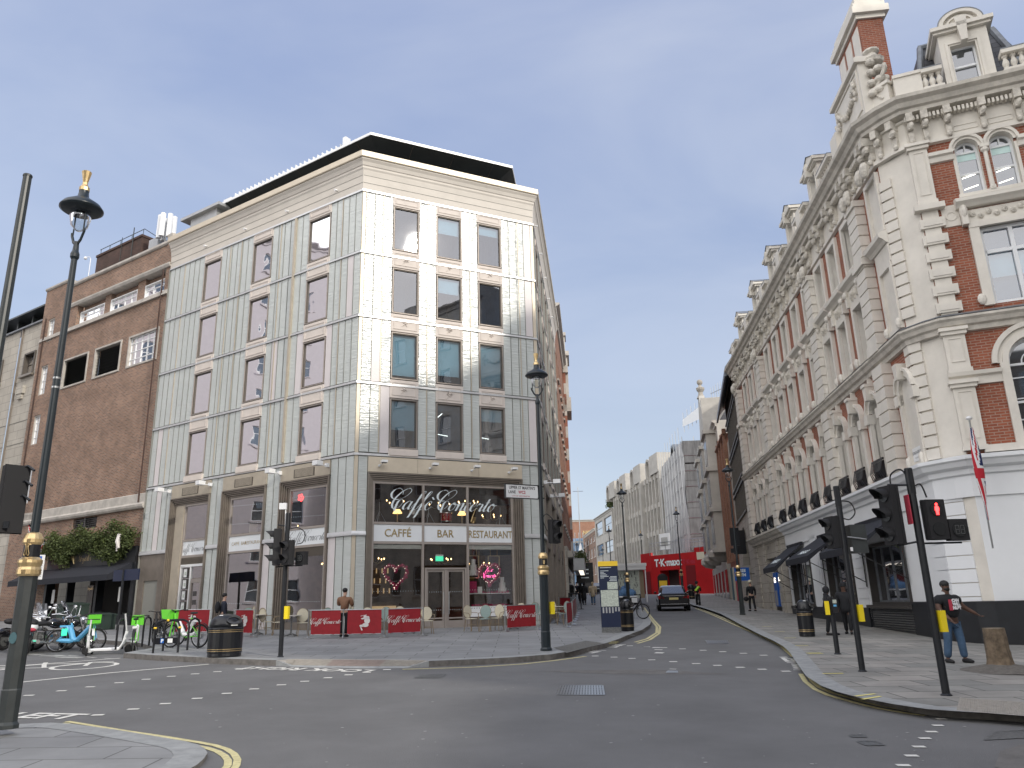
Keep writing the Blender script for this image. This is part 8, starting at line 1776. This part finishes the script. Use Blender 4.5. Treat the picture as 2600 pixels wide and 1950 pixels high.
    g = .022*B_+(.02 if coat else 0); kz = ['che', ('wa', (0, -.01, 1.10)), ('hp', (0, 0, .93)), 'nk']; ed = [('hp', 'wa'), ('wa', 'che'), ('che', 'nk')]; rr = [(.13*B_+g, .16*B_+g), (.118*B_+g, .15*B_+g), (.125*B_+g, .15*B_+g), .065+g*.4]
    for s, n in ((-1, 'l'), (1, 'r')):
        kz.append('sh'+n); rr.append(.066*B_+g); ed.append(('che', 'sh'+n))
        if sleeve == 'long': kz += ['el'+n, 'wr'+n]; rr += [.048*B_+g*.8, .034+g*.6]; ed += [('sh'+n, 'el'+n), ('el'+n, 'wr'+n)]
        else: kz.append(('sl'+n, limb(J['sh'+n], J['el'+n], .72))); rr.append(.058*B_+g); ed.append(('sh'+n, 'sl'+n))
    if coat: kz.append(('hem', (0, .01, .93-coat))); rr.append((.15*B_+g, .18*B_+g)); ed.append(('hp', 'hem'))
    cloth(kz, ed, rr, 'coat' if coat or sleeve == 'long' else 'tshirt', top)
    kz = [('pel', (0, .005, .99))]; ed = []; rr = [.112*B_+.006]
    for n in 'lr': kz += [('hip'+n, (J['hip'+n][0]*1.05*BL, 0, .82)), 'kn'+n, ('cu'+n, limb(J['kn'+n], J['an'+n], .97))]; rr += [.092*BL, .074*BL, .066*BL]; ed += [('pel', 'hip'+n), ('hip'+n, 'kn'+n), ('kn'+n, 'cu'+n)]
    cloth(kz, ed, rr, 'trousers', legs)
    for n in 'lr': m = MB(); a, t_ = Vector(J['an'+n]), Vector(J['to'+n]); m.tube([(a.x, a.y+.05, .045), (a.x, a.y-.03, .05), (t_.x, t_.y+.02, .042), (t_.x, t_.y-.05, .03)], [.045, .05, .045, .03], 8); m.build('shoe', 'black_matt', body, smooth=True)
    hd = Vector(J['hd2'])
    if hood: m = MB(); m.ball(hd+Vector((0, .02, -.02)), (.125, .13, .15), 10, 8); m.ball(hd+Vector((0, .05, -.2)), (.13, .1, .1), 8, 6); m.build('hood', top, body, smooth=True)
    else:
        m = MB(); m.ball(hd+Vector((0, .022, .014)), (.100, .106, .092), 12, 8)
        if hairlen: m.ball(hd+Vector((0, .05, -.10)), (.085, .06, .08+hairlen), 10, 7)
        m.build('hair', hair, body, smooth=True)
    if hat: m = MB(); m.ball(hd+Vector((0, .01, .05)), (.115, .12, .10), 12, 7); m.lathe([(.11, 0), (.15, -.02), (.15, -.03), (.1, 0)], tuple(hd+Vector((0, 0, .02))), 14); m.build('hat', hat, body, smooth=True)
    if detail:
        m = MB(); m.ball(hd+Vector((-.035, -.078, -.02)), .010, 8, 5); m.ball(hd+Vector((.035, -.078, -.02)), .010, 8, 5); m.build('eyes', 'hair_black', body); m = MB(); m.ball(hd+Vector((0, -.09, -.045)), (.016, .018, .026), 8, 6); m.ball(hd+Vector((-.088, .0, -.04)), (.012, .02, .03), 8, 5); m.ball(hd+Vector((.088, .0, -.04)), (.012, .02, .03), 8, 5); m.build('nose_and_ears', skin_mt, body, smooth=True)
        m = MB(); m.ball(hd+Vector((0, -.068, -.085)), (.032, .012, .008), 8, 5); m.build('mouth', 'red_dark', body)
    place(body, px, py, hpx, 1.79, yaw, h); return body
ar = lambda l, r: {'l': l, 'r': r}
pm_ = person('smiling man in black printed t-shirt and blue jeans, one arm out, beside the stump', 2432, 1683, 204, Rd(12), 'skin_dark', 'cloth_black', 'denim', arms=ar(((-.27, -.02, 1.14), (-.20, -.22, .94)), ((.36, -.0, 1.20), (.58, -.12, 1.04))), step=.06, wide=.07, bulk=1.5, sleeve='short', detail=True)
m = MB(); m.ball(Vector((0, -.055, 1.585)), (.072, .055, .045), 12, 7); m.build('beard', 'hair_black', pm_, smooth=True)
fs = lambda x, y: (x, -.262+.9*x*x+.30*max(0, 1.25-(1.2+y))*0, 1.24+y)
letters('I', .27, lambda x, y: fs(x-.13, y-.09), 'print_red', pm_, 'shirt_print', bold=.025); letters('CAN', .085, lambda x, y: fs(x+.0, y+.07), 'print_white', pm_, 'shirt_print', bold=.008); letters('WILL', .085, lambda x, y: fs(x+.015, y-.01), 'print_white', pm_, 'shirt_print', bold=.008); letters('MUST', .085, lambda x, y: fs(x+.02, y-.09), 'print_white', pm_, 'shirt_print', bold=.008)
person('man in a brown jacket with his back turned, looking into the café', 872, 1617, 121, Rd(168), 'skin_light', 'coat_brown', 'cloth_black', arms=ar(((-.28, -.05, 1.16), (-.20, -.22, 1.12)), ((.27, -.05, 1.15), (.10, -.24, 1.30))), step=.02, bulk=1.25)
p_ = person('person in a dark jacket carrying a backpack behind the big litter bin', 562, 1621, 112, Rd(120), 'skin_light', 'cloth_navy', 'cloth_black', step=.12, bulk=1.1); m = MB(); m.ball((0, .24, 1.22), (.16, .11, .24), 10, 8); m.build('backpack', 'cloth_black', p_, smooth=True)
person('figure in a black hooded coat behind the short crossing post', 2112, 1613, 120, Rd(60), 'skin_dark', 'cloth_black', 'cloth_black', hood=True, coat=.25, bulk=1.25, step=.1)
person('figure in a dark bulky coat and black cap behind the middle traffic light post', 2157, 1610, 126, Rd(-30), 'skin_dark', 'cloth_black', 'cloth_black', coat=.22, bulk=1.3, step=.16, hat='cloth_black')
p_ = person('person in black with pale woolly hat and handbag walking along the right pavement', 1912, 1552, 76, Rd(190), 'skin_light', 'cloth_black', 'cloth_black', hat='rattan_cream', bulk=1.1, step=.14); m = MB(); m.ball((.36, 0, .72), (.17, .09, .14), 8, 6); m.tube([(.28, 0, .9), (.33, 0, .8)], .01, 4); m.build('handbag', 'black_matt', p_, smooth=True)
person('woman in a long beige fur coat walking away down the left pavement', 1507, 1536, 57, Rd(175), 'skin_light', 'fur_beige', 'denim', hair='hair_blond', coat=.38, bulk=1.3, step=.1, hairlen=.06)
person('figure in a full length black robe beside the woman in fur', 1484, 1535, 55, Rd(170), 'skin_light', 'cloth_black', 'cloth_black', hood=True, coat=.62, bulk=1.3); person('second black robed figure just in front on the left', 1476, 1532, 52, Rd(185), 'skin_light', 'cloth_black', 'cloth_black', hood=True, coat=.55, bulk=1.1)
person('dark haired woman in black seen from the side by the café street wall', 1423, 1545, 65, Rd(80), 'skin_light', 'cloth_black', 'cloth_black', coat=.3, bulk=1.05); person('person in a yellow high visibility vest next to the woman in black', 1438, 1540, 62, Rd(160), 'skin_light', 'hi_vis', 'cloth_navy'); person('tall man in a long black coat in front of the hanging sign', 1447, 1541, 66, Rd(170), 'skin_light', 'cloth_black', 'cloth_black', coat=.3, bulk=1.2)
person('distant walker in dark clothes farther down the left pavement', 1466, 1525, 46, Rd(20), 'skin_light', 'cloth_navy', 'cloth_black', step=.2)
# cyclist
cb_ = bicycle('bicycle', 'bicycle ridden by the helmeted cyclist at the right kerb', 'black_matt', 'black_matt'); P = gp(1773, 1541, 0); put(cb_, P, Rd(83), (1.02,)*3)
cy_ = person('cyclist in black with a bright yellow-green pack strap and helmet', 1774, 1541, 63, Rd(173), 'skin_light', 'cloth_black', 'cloth_black', arms=ar(((-.26, -.15, 1.22), (-.24, -.42, 1.10)), ((.26, -.15, 1.22), (.24, -.42, 1.10))), step=.12, lean=.14, hat='black_matt', h=0); m = MB(); m.tube([(-.14, .12, 1.42), (.16, .16, 1.12)], .085, 6); m.build('reflective_bag', 'hi_vis', cy_)
# ---- vehicles
def loft(m, secs, mi=None):
    """secs: list of (y, [(x, z)...]) half outlines mirrored in x"""
    R2 = []
    for y, P in secs: R2.append([(x, y, z) for x, z in P]+[(-x, y, z) for x, z in reversed(P)])
    n = len(R2[0]); V = [v for r in R2 for v in r]; F = [(i*n+j, i*n+(j+1) % n, (i+1)*n+(j+1) % n, (i+1)*n+j) for i in range(len(R2)-1) for j in range(n)]; F += [list(range(n-1, -1, -1)), [(len(R2)-1)*n+j for j in range(n)]]
    return m.add(V, F, mi)
def saloon(label, px, py, wpx, yaw, paint='car_black', suv=0):
    t = thing('parked_car' if suv else 'car', label, 'car'); z1 = .25*suv; m = MB()     # rear towards -Y
    b_ = lambda w_, zt, zb: [(w_*.86, zb), (w_, zb+.12), (w_, zt-.28), (w_*.96, zt-.12), (w_*.80, zt)]
    loft(m, [(-2.42, b_(.80, .98+z1, .36)), (-2.34, b_(.88, 1.03+z1, .28)), (-1.9, b_(.93, 1.05+z1, .24)), (-1.0, b_(.94, .98+z1, .22)), (.8, b_(.93, .96+z1, .22)), (1.8, b_(.90, .86+z1, .24)), (2.35, b_(.78, .70+z1, .32))]); m.build('body', paint, t, smooth=False)
    m = MB(); g = lambda w_, zt, zb: [(w_, zb), (w_*.90, (zt+zb)/2+.06), (w_*.80, zt-.04), (w_*.68, zt)]; zb = .92+z1
    loft(m, [(-1.75-.3*suv, g(.74, zb+.06, zb)), (-1.15-.55*suv, g(.80, 1.38+z1, zb)), (-.6, g(.82, 1.45+z1, zb)), (.2, g(.82, 1.44+z1, zb)), (1.15, g(.78, zb+.05, zb))]); m.build('roof', paint if not suv else 'car_grey', t, smooth=True)
    m = MB(); m.face([(-.66, -1.74, zb+.08), (.66, -1.74, zb+.08), (.56, -1.23, 1.34+z1), (-.56, -1.23, 1.34+z1)]) if not suv else m.face([(-.66, -2.08, zb+.1), (.66, -2.08, zb+.1), (.56, -1.76, 1.34+z1), (-.56, -1.76, 1.34+z1)])
    m.build('rear_window', 'glass_dark', t); m = MB()
    for s in (-1, 1): m.face([(s*.80, -1.1, zb+.08), (s*.80, .8, zb+.08), (s*.72, .25, 1.38+z1), (s*.72, -.75, 1.38+z1)])
    m.build('side_window', 'glass_dark', t); m = MB(); m.b(-.62, .62, -2.45, -2.40, .86+z1, .90+z1); m.b(-.8, .8, -2.44, -2.3, .40, .43); m.build('chrome_strip', 'chrome', t)
    for s in (-1, 1): m = MB(); m.prism(LOC, [(s*.50, .72+z1), (s*.86, .70+z1), (s*.90, .88+z1), (s*.62, .86+z1)], 2.36, 2.42); m.build('tail_light', 'tail_red', t)
    m = MB(); m.b(-.26, .26, -2.455, -2.43, .66+z1, .78+z1); m.build('number_plate', 'plate_yellow' if not suv else 'plate_grey', t)
    for s in (-1, 1):
        for y in (-1.45, 1.45): m = MB(); m.disc((s*.84, y, .33), .33, (1, 0, 0), .22, 18); w_ = m.build('wheel', 'rubber', t); m = MB(); m.disc((s*.86, y, .33), .2, (1, 0, 0), .2, 12); m.build('rim', 'steel', w_)
        m = MB(); m.ball((s*1.0, .65, 1.02+z1), (.1, .07, .07), 8, 5); m.build('door_mirror', paint, t)
    P = gp(px, py, 0); s_ = wpx*depth(P)/FPX/1.88; put(t, P, yaw, (s_,)*3); t.location = P+Vector((-sin(yaw), cos(yaw), 0))*2.3*s_; t.location.z = gz(t.location.x, t.location.y); t.rotation_euler.x = math.atan(GY); return t
saloon('black saloon car seen from behind, driving up the street', 1713, 1552, 82, Rd(-9)); saloon('dark parked estate car beyond the map sign', 1518, 1512, 34, Rd(-8), suv=1)
for px, py, wp, lab, c in ((1489, 1504, 20, 'black taxi shaped vehicle beyond the walkers', 'car_black'), (1463, 1503, 16, 'white van with lit windscreen at the far end of the left pavement', 'panel_white')):
    t = thing('van' if c != 'car_black' else 'taxi', lab, 'van' if c != 'car_black' else 'taxi'); m = MB(); q = [(.8, .35), (.95, .6), (.95, 1.2), (.85, 1.9), (.7, 2.05)]; loft(m, [(-2.2, q), (1.0, q), (1.6, [(.8, .35), (.93, .6), (.93, 1.1), (.9, 1.2), (.7, 1.25)]), (2.3, [(.8, .4), (.85, .6), (.85, .9), (.8, .95), (.7, 1.0)])]); m.build('body', c, t); m = MB(); m.b(-.7, .7, -2.23, -2.2, 1.2, 1.75); m.build('rear_window', 'glass_dark', t)
    for s in (-1, 1):
        for y in (-1.4, 1.4): m = MB(); m.disc((s*.85, y, .33), .33, (1, 0, 0), .2, 14); m.build('wheel', 'rubber', t)
    P = gp(px, py, 0); s_ = wp*depth(P)/FPX/1.9; put(t, P, 0, (s_,)*3)
# pedicab with blue plush hood
t = thing('pedicab', 'pedicab with pale body, lamp box and rounded blue plush seat covers', 'pedicab'); m = MB(); q = lambda w_, a, b_: [(w_*.8, a), (w_, a+.15), (w_, b_-.1), (w_*.9, b_)]
loft(m, [(-1.0, q(.62, .45, .80)), (-.7, q(.74, .35, .86)), (.5, q(.72, .35, .84)), (.9, q(.5, .4, .7))]); m.build('tub', 'black_matt', t); m = MB(); m.b(-.78, .78, -1.02, .6, .84, .92); m.b(.42, .78, -1.06, -.98, .5, .8); m.build('rim', 'bike_white', t); m = MB()
for x, y, z, a, b_, c in ((-.45, -.6, 1.05, .34, .34, .26), (.35, -.65, 1.08, .36, .34, .28), (0, -.4, 1.15, .4, .3, .25), (.1, .1, 1.3, .22, .3, .55), (-.1, .15, 1.2, .3, .3, .4), (.0, .0, 1.75, .07, .08, .35)): m.ball((x, y, z), (a, b_, c), 12, 8)
m.build('plush_seat', 'tarp_blue', t, smooth=True)
for x in (-.72, .72): m = MB(); m.wheel((x, -.2, .33), .29, .04, (1, 0, 0), 18); m.disc((x, -.2, .33), .1, (1, 0, 0), .1, 10); m.build('wheel', 'rubber', t)
m = MB(); m.wheel((0, 1.5, .33), .29, .03, (1, 0, 0), 18); m.build('wheel', 'rubber', t); place(t, 1592, 1551, 80, 2.05, Rd(-12), 0)
# shelter with graphic panels
t = thing('street_kiosk', 'white roofed shelter with black and white patterned panel', 'shelter'); m = MB(); m.b(-1.3, 1.3, -.6, .6, 2.55, 2.75); m.b(-1.25, 1.25, -.55, .55, 2.3, 2.55); m.build('roof', 'panel_white', t); m = MB()
for x in (-1.2, 1.15): m.b(x, x+.08, -.5, -.42, 0, 2.4)
m.build('frame', 'panel_white', t); m = MB(); m.b(-1.1, .75, -.1, -.05, .3, 2.25); m.build('graphic_panel', 'map_paper', t); m = MB(); rn = random.Random(3)
for k in range(60): x = rn.uniform(-1.05, .65); z = rn.uniform(.4, 2.0); m.b(x, x+rn.uniform(.02, .07), -.115, -.1, z, z+rn.uniform(.1, .3))
m.build('pattern', 'iron', t); m = MB(); m.b(.8, 1.1, -.1, -.05, .3, 2.25); m.build('side_panel', 'cane', t); place(t, 1600, 1530, 96, 2.75, Rd(-3))
t = thing('advert_kiosk', 'black kiosk with an orange poster in front of the red hoarding', 'kiosk'); m = MB(); m.b(-.55, .55, -.2, .2, 0, 2.4); m.lathe([(.5, 0), (.4, .2), (.1, .3)], (0, 0, 2.4), 10, sy=.4); m.build('cabinet', 'black_matt', t); m = MB(); m.b(-.45, .45, -.23, -.2, .5, 1.9); po = m.build('poster', 'yellow_light', t); letters('FACES', .26, lambda x, y: (x, -.24, 1.15+y), 'script_black', po, bold=.012, xs=.9); place(t, 1686, 1518, 60, 2.7)
t = thing('phone_kiosk', 'black domed phone kiosk behind the walkers', 'kiosk'); m = MB(); m.b(-.5, .5, -.5, .5, 0, 2.2); m.lathe([(.6, 0), (.5, .2), (.2, .32)], (0, 0, 2.2), 12); m.build('box', 'black_matt', t); m = MB(); m.b(-.38, .38, -.53, -.5, 1.75, 2.0); m.build('header', 'iron', t); place(t, 1495, 1506, 42, 2.5)
# ---- inside the café, seen through its windows
def chandelier(label, fr, s, d, z, n=7, r=.42, sc_=1):
    p = fr.P(s, d, z); t = thing('chandelier', label, 'chandelier', p.to_tuple(), 'chandeliers in the café'); m = MB(); m.tube([p, p+Vector((0, 0, .6))], .012, 5)
    for k in range(n): a = 2*pi*k/n; q = p+Vector((r*cos(a), r*sin(a), .04)); m.tube([p, p+Vector((r*.5*cos(a), r*.5*sin(a), -.08)), q], .012, 4)
    m.build('frame', 'brass', t); m = MB()
    for k in range(n): a = 2*pi*k/n; m.ball(p+Vector((r*cos(a), r*sin(a), .10)), (.022, .022, .036), 8, 5)
    m.build('bulbs', 'tube_light', t)
for i, (fr, s, d, z, n, lab) in enumerate(((FA, 1.3, -1.8, 3.45, 7, 'chandelier over the left ground floor window'), (FA, 1.0, -2.8, 2.95, 6, 'lower chandelier at the far left of the ground floor'), (FA, 4.1, -1.9, 3.45, 7, 'chandelier above the café doors'), (FA, 5.9, -2.2, 3.3, 6, 'chandelier behind the right heart'), (FA, 5.5, -2.4, 5.85, 7, 'upstairs chandelier on the right'), (FA, 4.3, -2.6, 5.75, 4, 'upstairs chandelier in the middle'),
    (FA, 2.3, -2.6, 5.8, 3, 'upstairs lamp on the left'), (FA, 6.2, -1.6, 5.2, 5, 'low upstairs chandelier at the right end'), (FB, 2.6, -1.6, 3.35, 8, 'chandelier in the third side window downstairs'), (FB, 2.7, -1.8, 5.85, 6, 'chandelier in the third side window upstairs'), (FB, 6.0, -2.2, 5.1, 4, 'small chandelier in the second side window upstairs'))): chandelier(lab, fr, s, d, z, n)
def heart(label, s, z, r, neon=False):
    t = thing('heart_wreath', label, 'wreath', FA.P(s, GD-.12, z).to_tuple(), 'pink heart wreaths in the café windows'); m = MB(); b_ = MB(); n = 34
    for k in range(n):
        a = 2*pi*k/n; x = r*.062*16*sin(a)**3; y = r*.062*(13*cos(a)-5*cos(2*a)-2*cos(3*a)-cos(4*a)); q = FA.P(s+x*.95, GD-.12, z+y)
        for j in range(3): m.ball(q+Vector((random.gauss(0, .02), random.gauss(0, .02), random.gauss(0, .02))), .055, 6, 4)
        if k % 1 == 0: b_.ball(q+Vector((-.03, -.06, random.gauss(0, .015))), .0125, 6, 4)
    m.build('flowers', 'rose', t); b_.build('fairy_lights', 'bulb_white', t); return t
heart('pink heart wreath with fairy lights in the left café window', 1.75, 2.88, .46); h_ = heart('pink heart wreath around a neon sign in the right café window', 5.53, 2.92, .44)
script('Love', .085, lambda x, y: FA.P(5.50+x, GD-.06, 2.98+y), 'neon_pink', h_, name='neon_lettering', seg=3, w_=.17); script('Concerto', .085, lambda x, y: FA.P(5.50+x*.8, GD-.06, 2.76+y), 'neon_pink', h_, name='neon_lettering', seg=3, w_=.17)
t = thing('exit_sign', 'small green exit sign above the café doors', 'sign', FA.P(3.44, -.3, 3.45).to_tuple()); m = MB(); m.box(FA, 3.29, 3.59, GD-.1, GD-.06, 3.38, 3.56); m.build('panel', 'exit_green', t); m = MB(); m.box(FA, 3.29, 3.59, GD-.1, GD-.055, 3.56, 3.62); m.build('top_strip', 'panel_white', t)
def tripod(label, s, d, z0, h):
    t = thing('tripod_stand', label, 'stand', FA.P(s, d, z0).to_tuple(), 'steel tripod stands upstairs'); p = FA.P(s, d, z0); m = MB(); m.tube([p+Vector((0, 0, .25)), p+Vector((0, 0, h))], .012, 5)
    for k in range(3): a = k*2.1+.4; m.tube([p+Vector((0, 0, .45)), p+Vector((.26*cos(a), .26*sin(a), 0))], .010, 5)
    m.build('legs', 'steel', t)
tripod('steel stand at the left end of the upstairs window', 1.15, -.55, 4.8, .78); tripod('steel stand beside the red drum', 3.08, -.5, 4.8, .62); tripod('steel stand at the right end of the upstairs window', 6.15, -.55, 4.8, .72)
t = thing('drum', 'red drum with chrome rims on a low stand upstairs', 'drum', FA.P(3.85, -.6, 4.9).to_tuple()); c = FA.P(3.85, -.6, 5.07); m = MB(); m.tube([c-Vector((0, .02, .16)), c+Vector((0, .02, .16))], .21, 20); m.build('shell', 'drum_red', t); m = MB()
for z in (-.16, .16): m.tube([c+Vector((0, 0, z-.012)), c+Vector((0, 0, z+.012))], .222, 20)
for k in range(10): a = k*.628; m.tube([c+Vector((.215*cos(a), .215*sin(a), -.15)), c+Vector((.215*cos(a), .215*sin(a), .15))], .009, 4)
m.build('rim', 'chrome', t)
t = thing('snare_drum', 'small silver drum on a stand upstairs', 'drum', FA.P(2.5, -.6, 5).to_tuple()); c = FA.P(2.52, -.6, 5.22); m = MB(); m.tube([c-Vector((0, 0, .08)), c+Vector((0, 0, .08))], .17, 18); m.build('shell', 'steel', t); m = MB(); m.tube([c-Vector((0, 0, .42)), c-Vector((0, 0, .08))], .015, 5); m.build('stand', 'steel', t)
t = thing('saxophone', 'brass saxophone standing on the upstairs floor', 'saxophone', FA.P(4.9, -.55, 4.85).to_tuple()); m = MB(); m.tube([FA.P(a, -.55, z) for a, z in ((5.18, 5.42), (5.1, 5.46), (5.04, 5.36), (4.93, 5.08), (4.88, 4.92), (4.93, 4.85), (5.0, 4.92), (5.02, 5.1))], [.012, .014, .018, .035, .045, .05, .06, .085], 8); m.build('horn', 'brass', t)
for s, lab in ((2.05, 'lit shade lamp upstairs on the left'), (4.75, 'lit shade lamp upstairs near the saxophone')): t = thing('table_lamp', lab, 'lamp', FA.P(s, -1.2, 5).to_tuple()); p = FA.P(s, -1.2, 5.25); m = MB(); m.lathe([(.19, 0), (.10, .15)], tuple(p), 14); m.build('lamp_shade', 'shade_light', t); m = MB(); m.tube([p-Vector((0, 0, .4)), p], .02, 5); m.build('stem', 'brass', t)
t = thing('cake_counter', 'long glass cake counter with lit shelves in the right café window', 'counter', FA.P(5.5, -.6, 1.3).to_tuple()); m = MB(); m.box(FA, 4.65, 6.4, -.9, -.3, 1.66, 1.70); m.box(FA, 4.65, 6.4, -.7, -.3, 2.15, 2.18); m.build('shelf', 'panel_white', t); m = MB(); rn = random.Random(5)
for k in range(14): s = 4.8+k*.115; m.box(FA, s, s+.08, -.42, -.34, 1.70, 1.74+.05*rn.random()); m.box(FA, s, s+.07, -.42, -.36, 2.18, 2.22+.05*rn.random())
m.build('cakes', 'rose', t)
for s, z, h, lab in ((4.98, 2.85, .62, 'tall white tiered cake on the gold shelf'), (6.2, 2.18, .6, 'white tiered cake by the right edge of the window')): t = thing('tiered_cake', lab, 'cake', FA.P(s, -.6, z).to_tuple()); p = FA.P(s, -.6, z); m = MB(); m.lathe([(.17, 0), (.17, h*.33), (.125, h*.33), (.125, h*.66), (.08, h*.66), (.08, h)], tuple(p), 16); m.build('tiers', 'panel_white', t)
t = thing('gold_frame', 'gold hanging frame shelves behind the right heart', 'shelf', FA.P(5.4, -.7, 2.8).to_tuple()); m = MB()
for a, b_ in ((4.75, 5.25), (5.65, 6.15)): m.rect_frame(FA, a, b_, 2.75, 3.62, .025, -.72, -.69); m.tube([FA.P(a+.1, -.7, 3.6), FA.P(a+.1, -.7, 3.9)], .01, 4); m.tube([FA.P(b_-.1, -.7, 3.6), FA.P(b_-.1, -.7, 3.9)], .01, 4)
m.build('rails', 'brass', t)
t = thing('display_cards', 'pink and white display cards leaning in the right café window', 'card', FA.P(4.9, -.3, 2.3).to_tuple()); m = MB(); m.box(FA, 4.66, 4.98, GD-.14, GD-.12, 2.2, 2.62, 0); m.box(FA, 5.02, 5.2, GD-.13, GD-.11, 2.18, 2.42, 1); m.build('cards', ['rose', 'panel_white'], t)
t = thing('bar_counter', 'bar counter with self-glowing strip and bottles at the back of the café', 'counter', FA.P(2, -3, 1).to_tuple()); m = MB(); m.box(FA, .9, 2.7, -3.4, -3.0, .8, 1.95, 0); m.box(FA, .8, 2.6, -3.0, -2.97, 1.60, 1.80, 1); m.box(FA, .8, 2.6, -3.9, -3.85, 2.2, 3.5, 0); m.build('counter', ['room_brown', 'cream_glow'], t); m = MB()
for k in range(22): m.box(FA, .85+.08*k, .89+.08*k, -3.8, -3.75, 2.3+.4*(k % 3), 2.5+.4*(k % 3))
m.build('bottles', 'cream_glow', t)
for i, (fr, s, d, z) in enumerate(((FA, 1.5, -1.2, .82), (FA, 2.3, -1.6, .82), (FB, 6.3, -1.2, 4.45), (FB, 2.4, -1.2, .85), (FB, 6.0, -1.0, .85))):
    t = thing('dining_table', ['small dining table behind the left heart window', 'small dining table nearer the café doors', 'table with cream chairs upstairs in the second side window', 'table in the third side window downstairs', 'table in the second side window downstairs'][i], 'table', fr.P(s, d, z).to_tuple()); m = MB(); c = fr.P(s, d, z); m.tube([c+Vector((0, 0, .62)), c+Vector((0, 0, .65))], .33, 16); m.tube([c, c+Vector((0, 0, .62))], .03, 6); m.build('table_top', 'timber_dark', t)
    for k in (-1, 1):
        u = thing('dining_chair', ['padded chair on the left of ', 'padded chair on the right of '][k > 0]+['the table behind the left heart', 'the table nearer the café doors', 'the upstairs table in the second side window', 'the table in the third side window', 'the downstairs table in the second side window'][i], 'chair', fr.P(s+k*.5, d, z).to_tuple(), 'padded chairs inside the café'); m = MB(); m.box(fr, s+k*.5-.2, s+k*.5+.2, d-.2, d+.2, z+.36, z+.42); m.box(fr, *sorted((s+k*.70, s+k*.66)), d-.2, d+.2, z+.38, z+.85); m.build('upholstery', 'teal_seat' if fr is FA else 'rattan_cream', u); m = MB()
        for a in (-.17, .17):
            for b_ in (-.17, .17): m.tube([fr.P(s+k*.5+a, d+b_, z), fr.P(s+k*.5+a, d+b_, z+.37)], .014, 4)
        m.build('legs', 'timber_dark', u)
# small film dots on the glass, plus reflected light strings painted as white discs
m = MB()
for k in range(18): m.disc(FA.P(.9+k*.1, GD+.006, 2.3), .010, FA.n, .003, 6); m.disc(FA.P(4.65+k*.1, GD+.006, 2.3), .010, FA.n, .003, 6)
for a, b_ in ((1.6, 3.45), (5.2, 7.1)):
    for z in (5.15, 5.9, 2.0):
        for k in range(16): m.disc(FB.P(a+(b_-a)*k/15, GD+.006, z+.004*k), .013, FB.n, .003, 6)
m.build('glass_dots', 'script_white', cafe)
t = thing('neon_flower', 'red neon flower hanging in the third side window upstairs', 'neon sign', FB.P(3.05, GD-.1, 5.9).to_tuple()); m = MB(); c = FB.P(3.1, GD-.1, 5.95)
for k in range(5): a = 2*pi*k/5; m.wheel(c+Vector((.08*cos(a), 0, .10*sin(a))), .05, .012, FB.n, 10, k=4)
m.build('tube', 'red_glow', t)
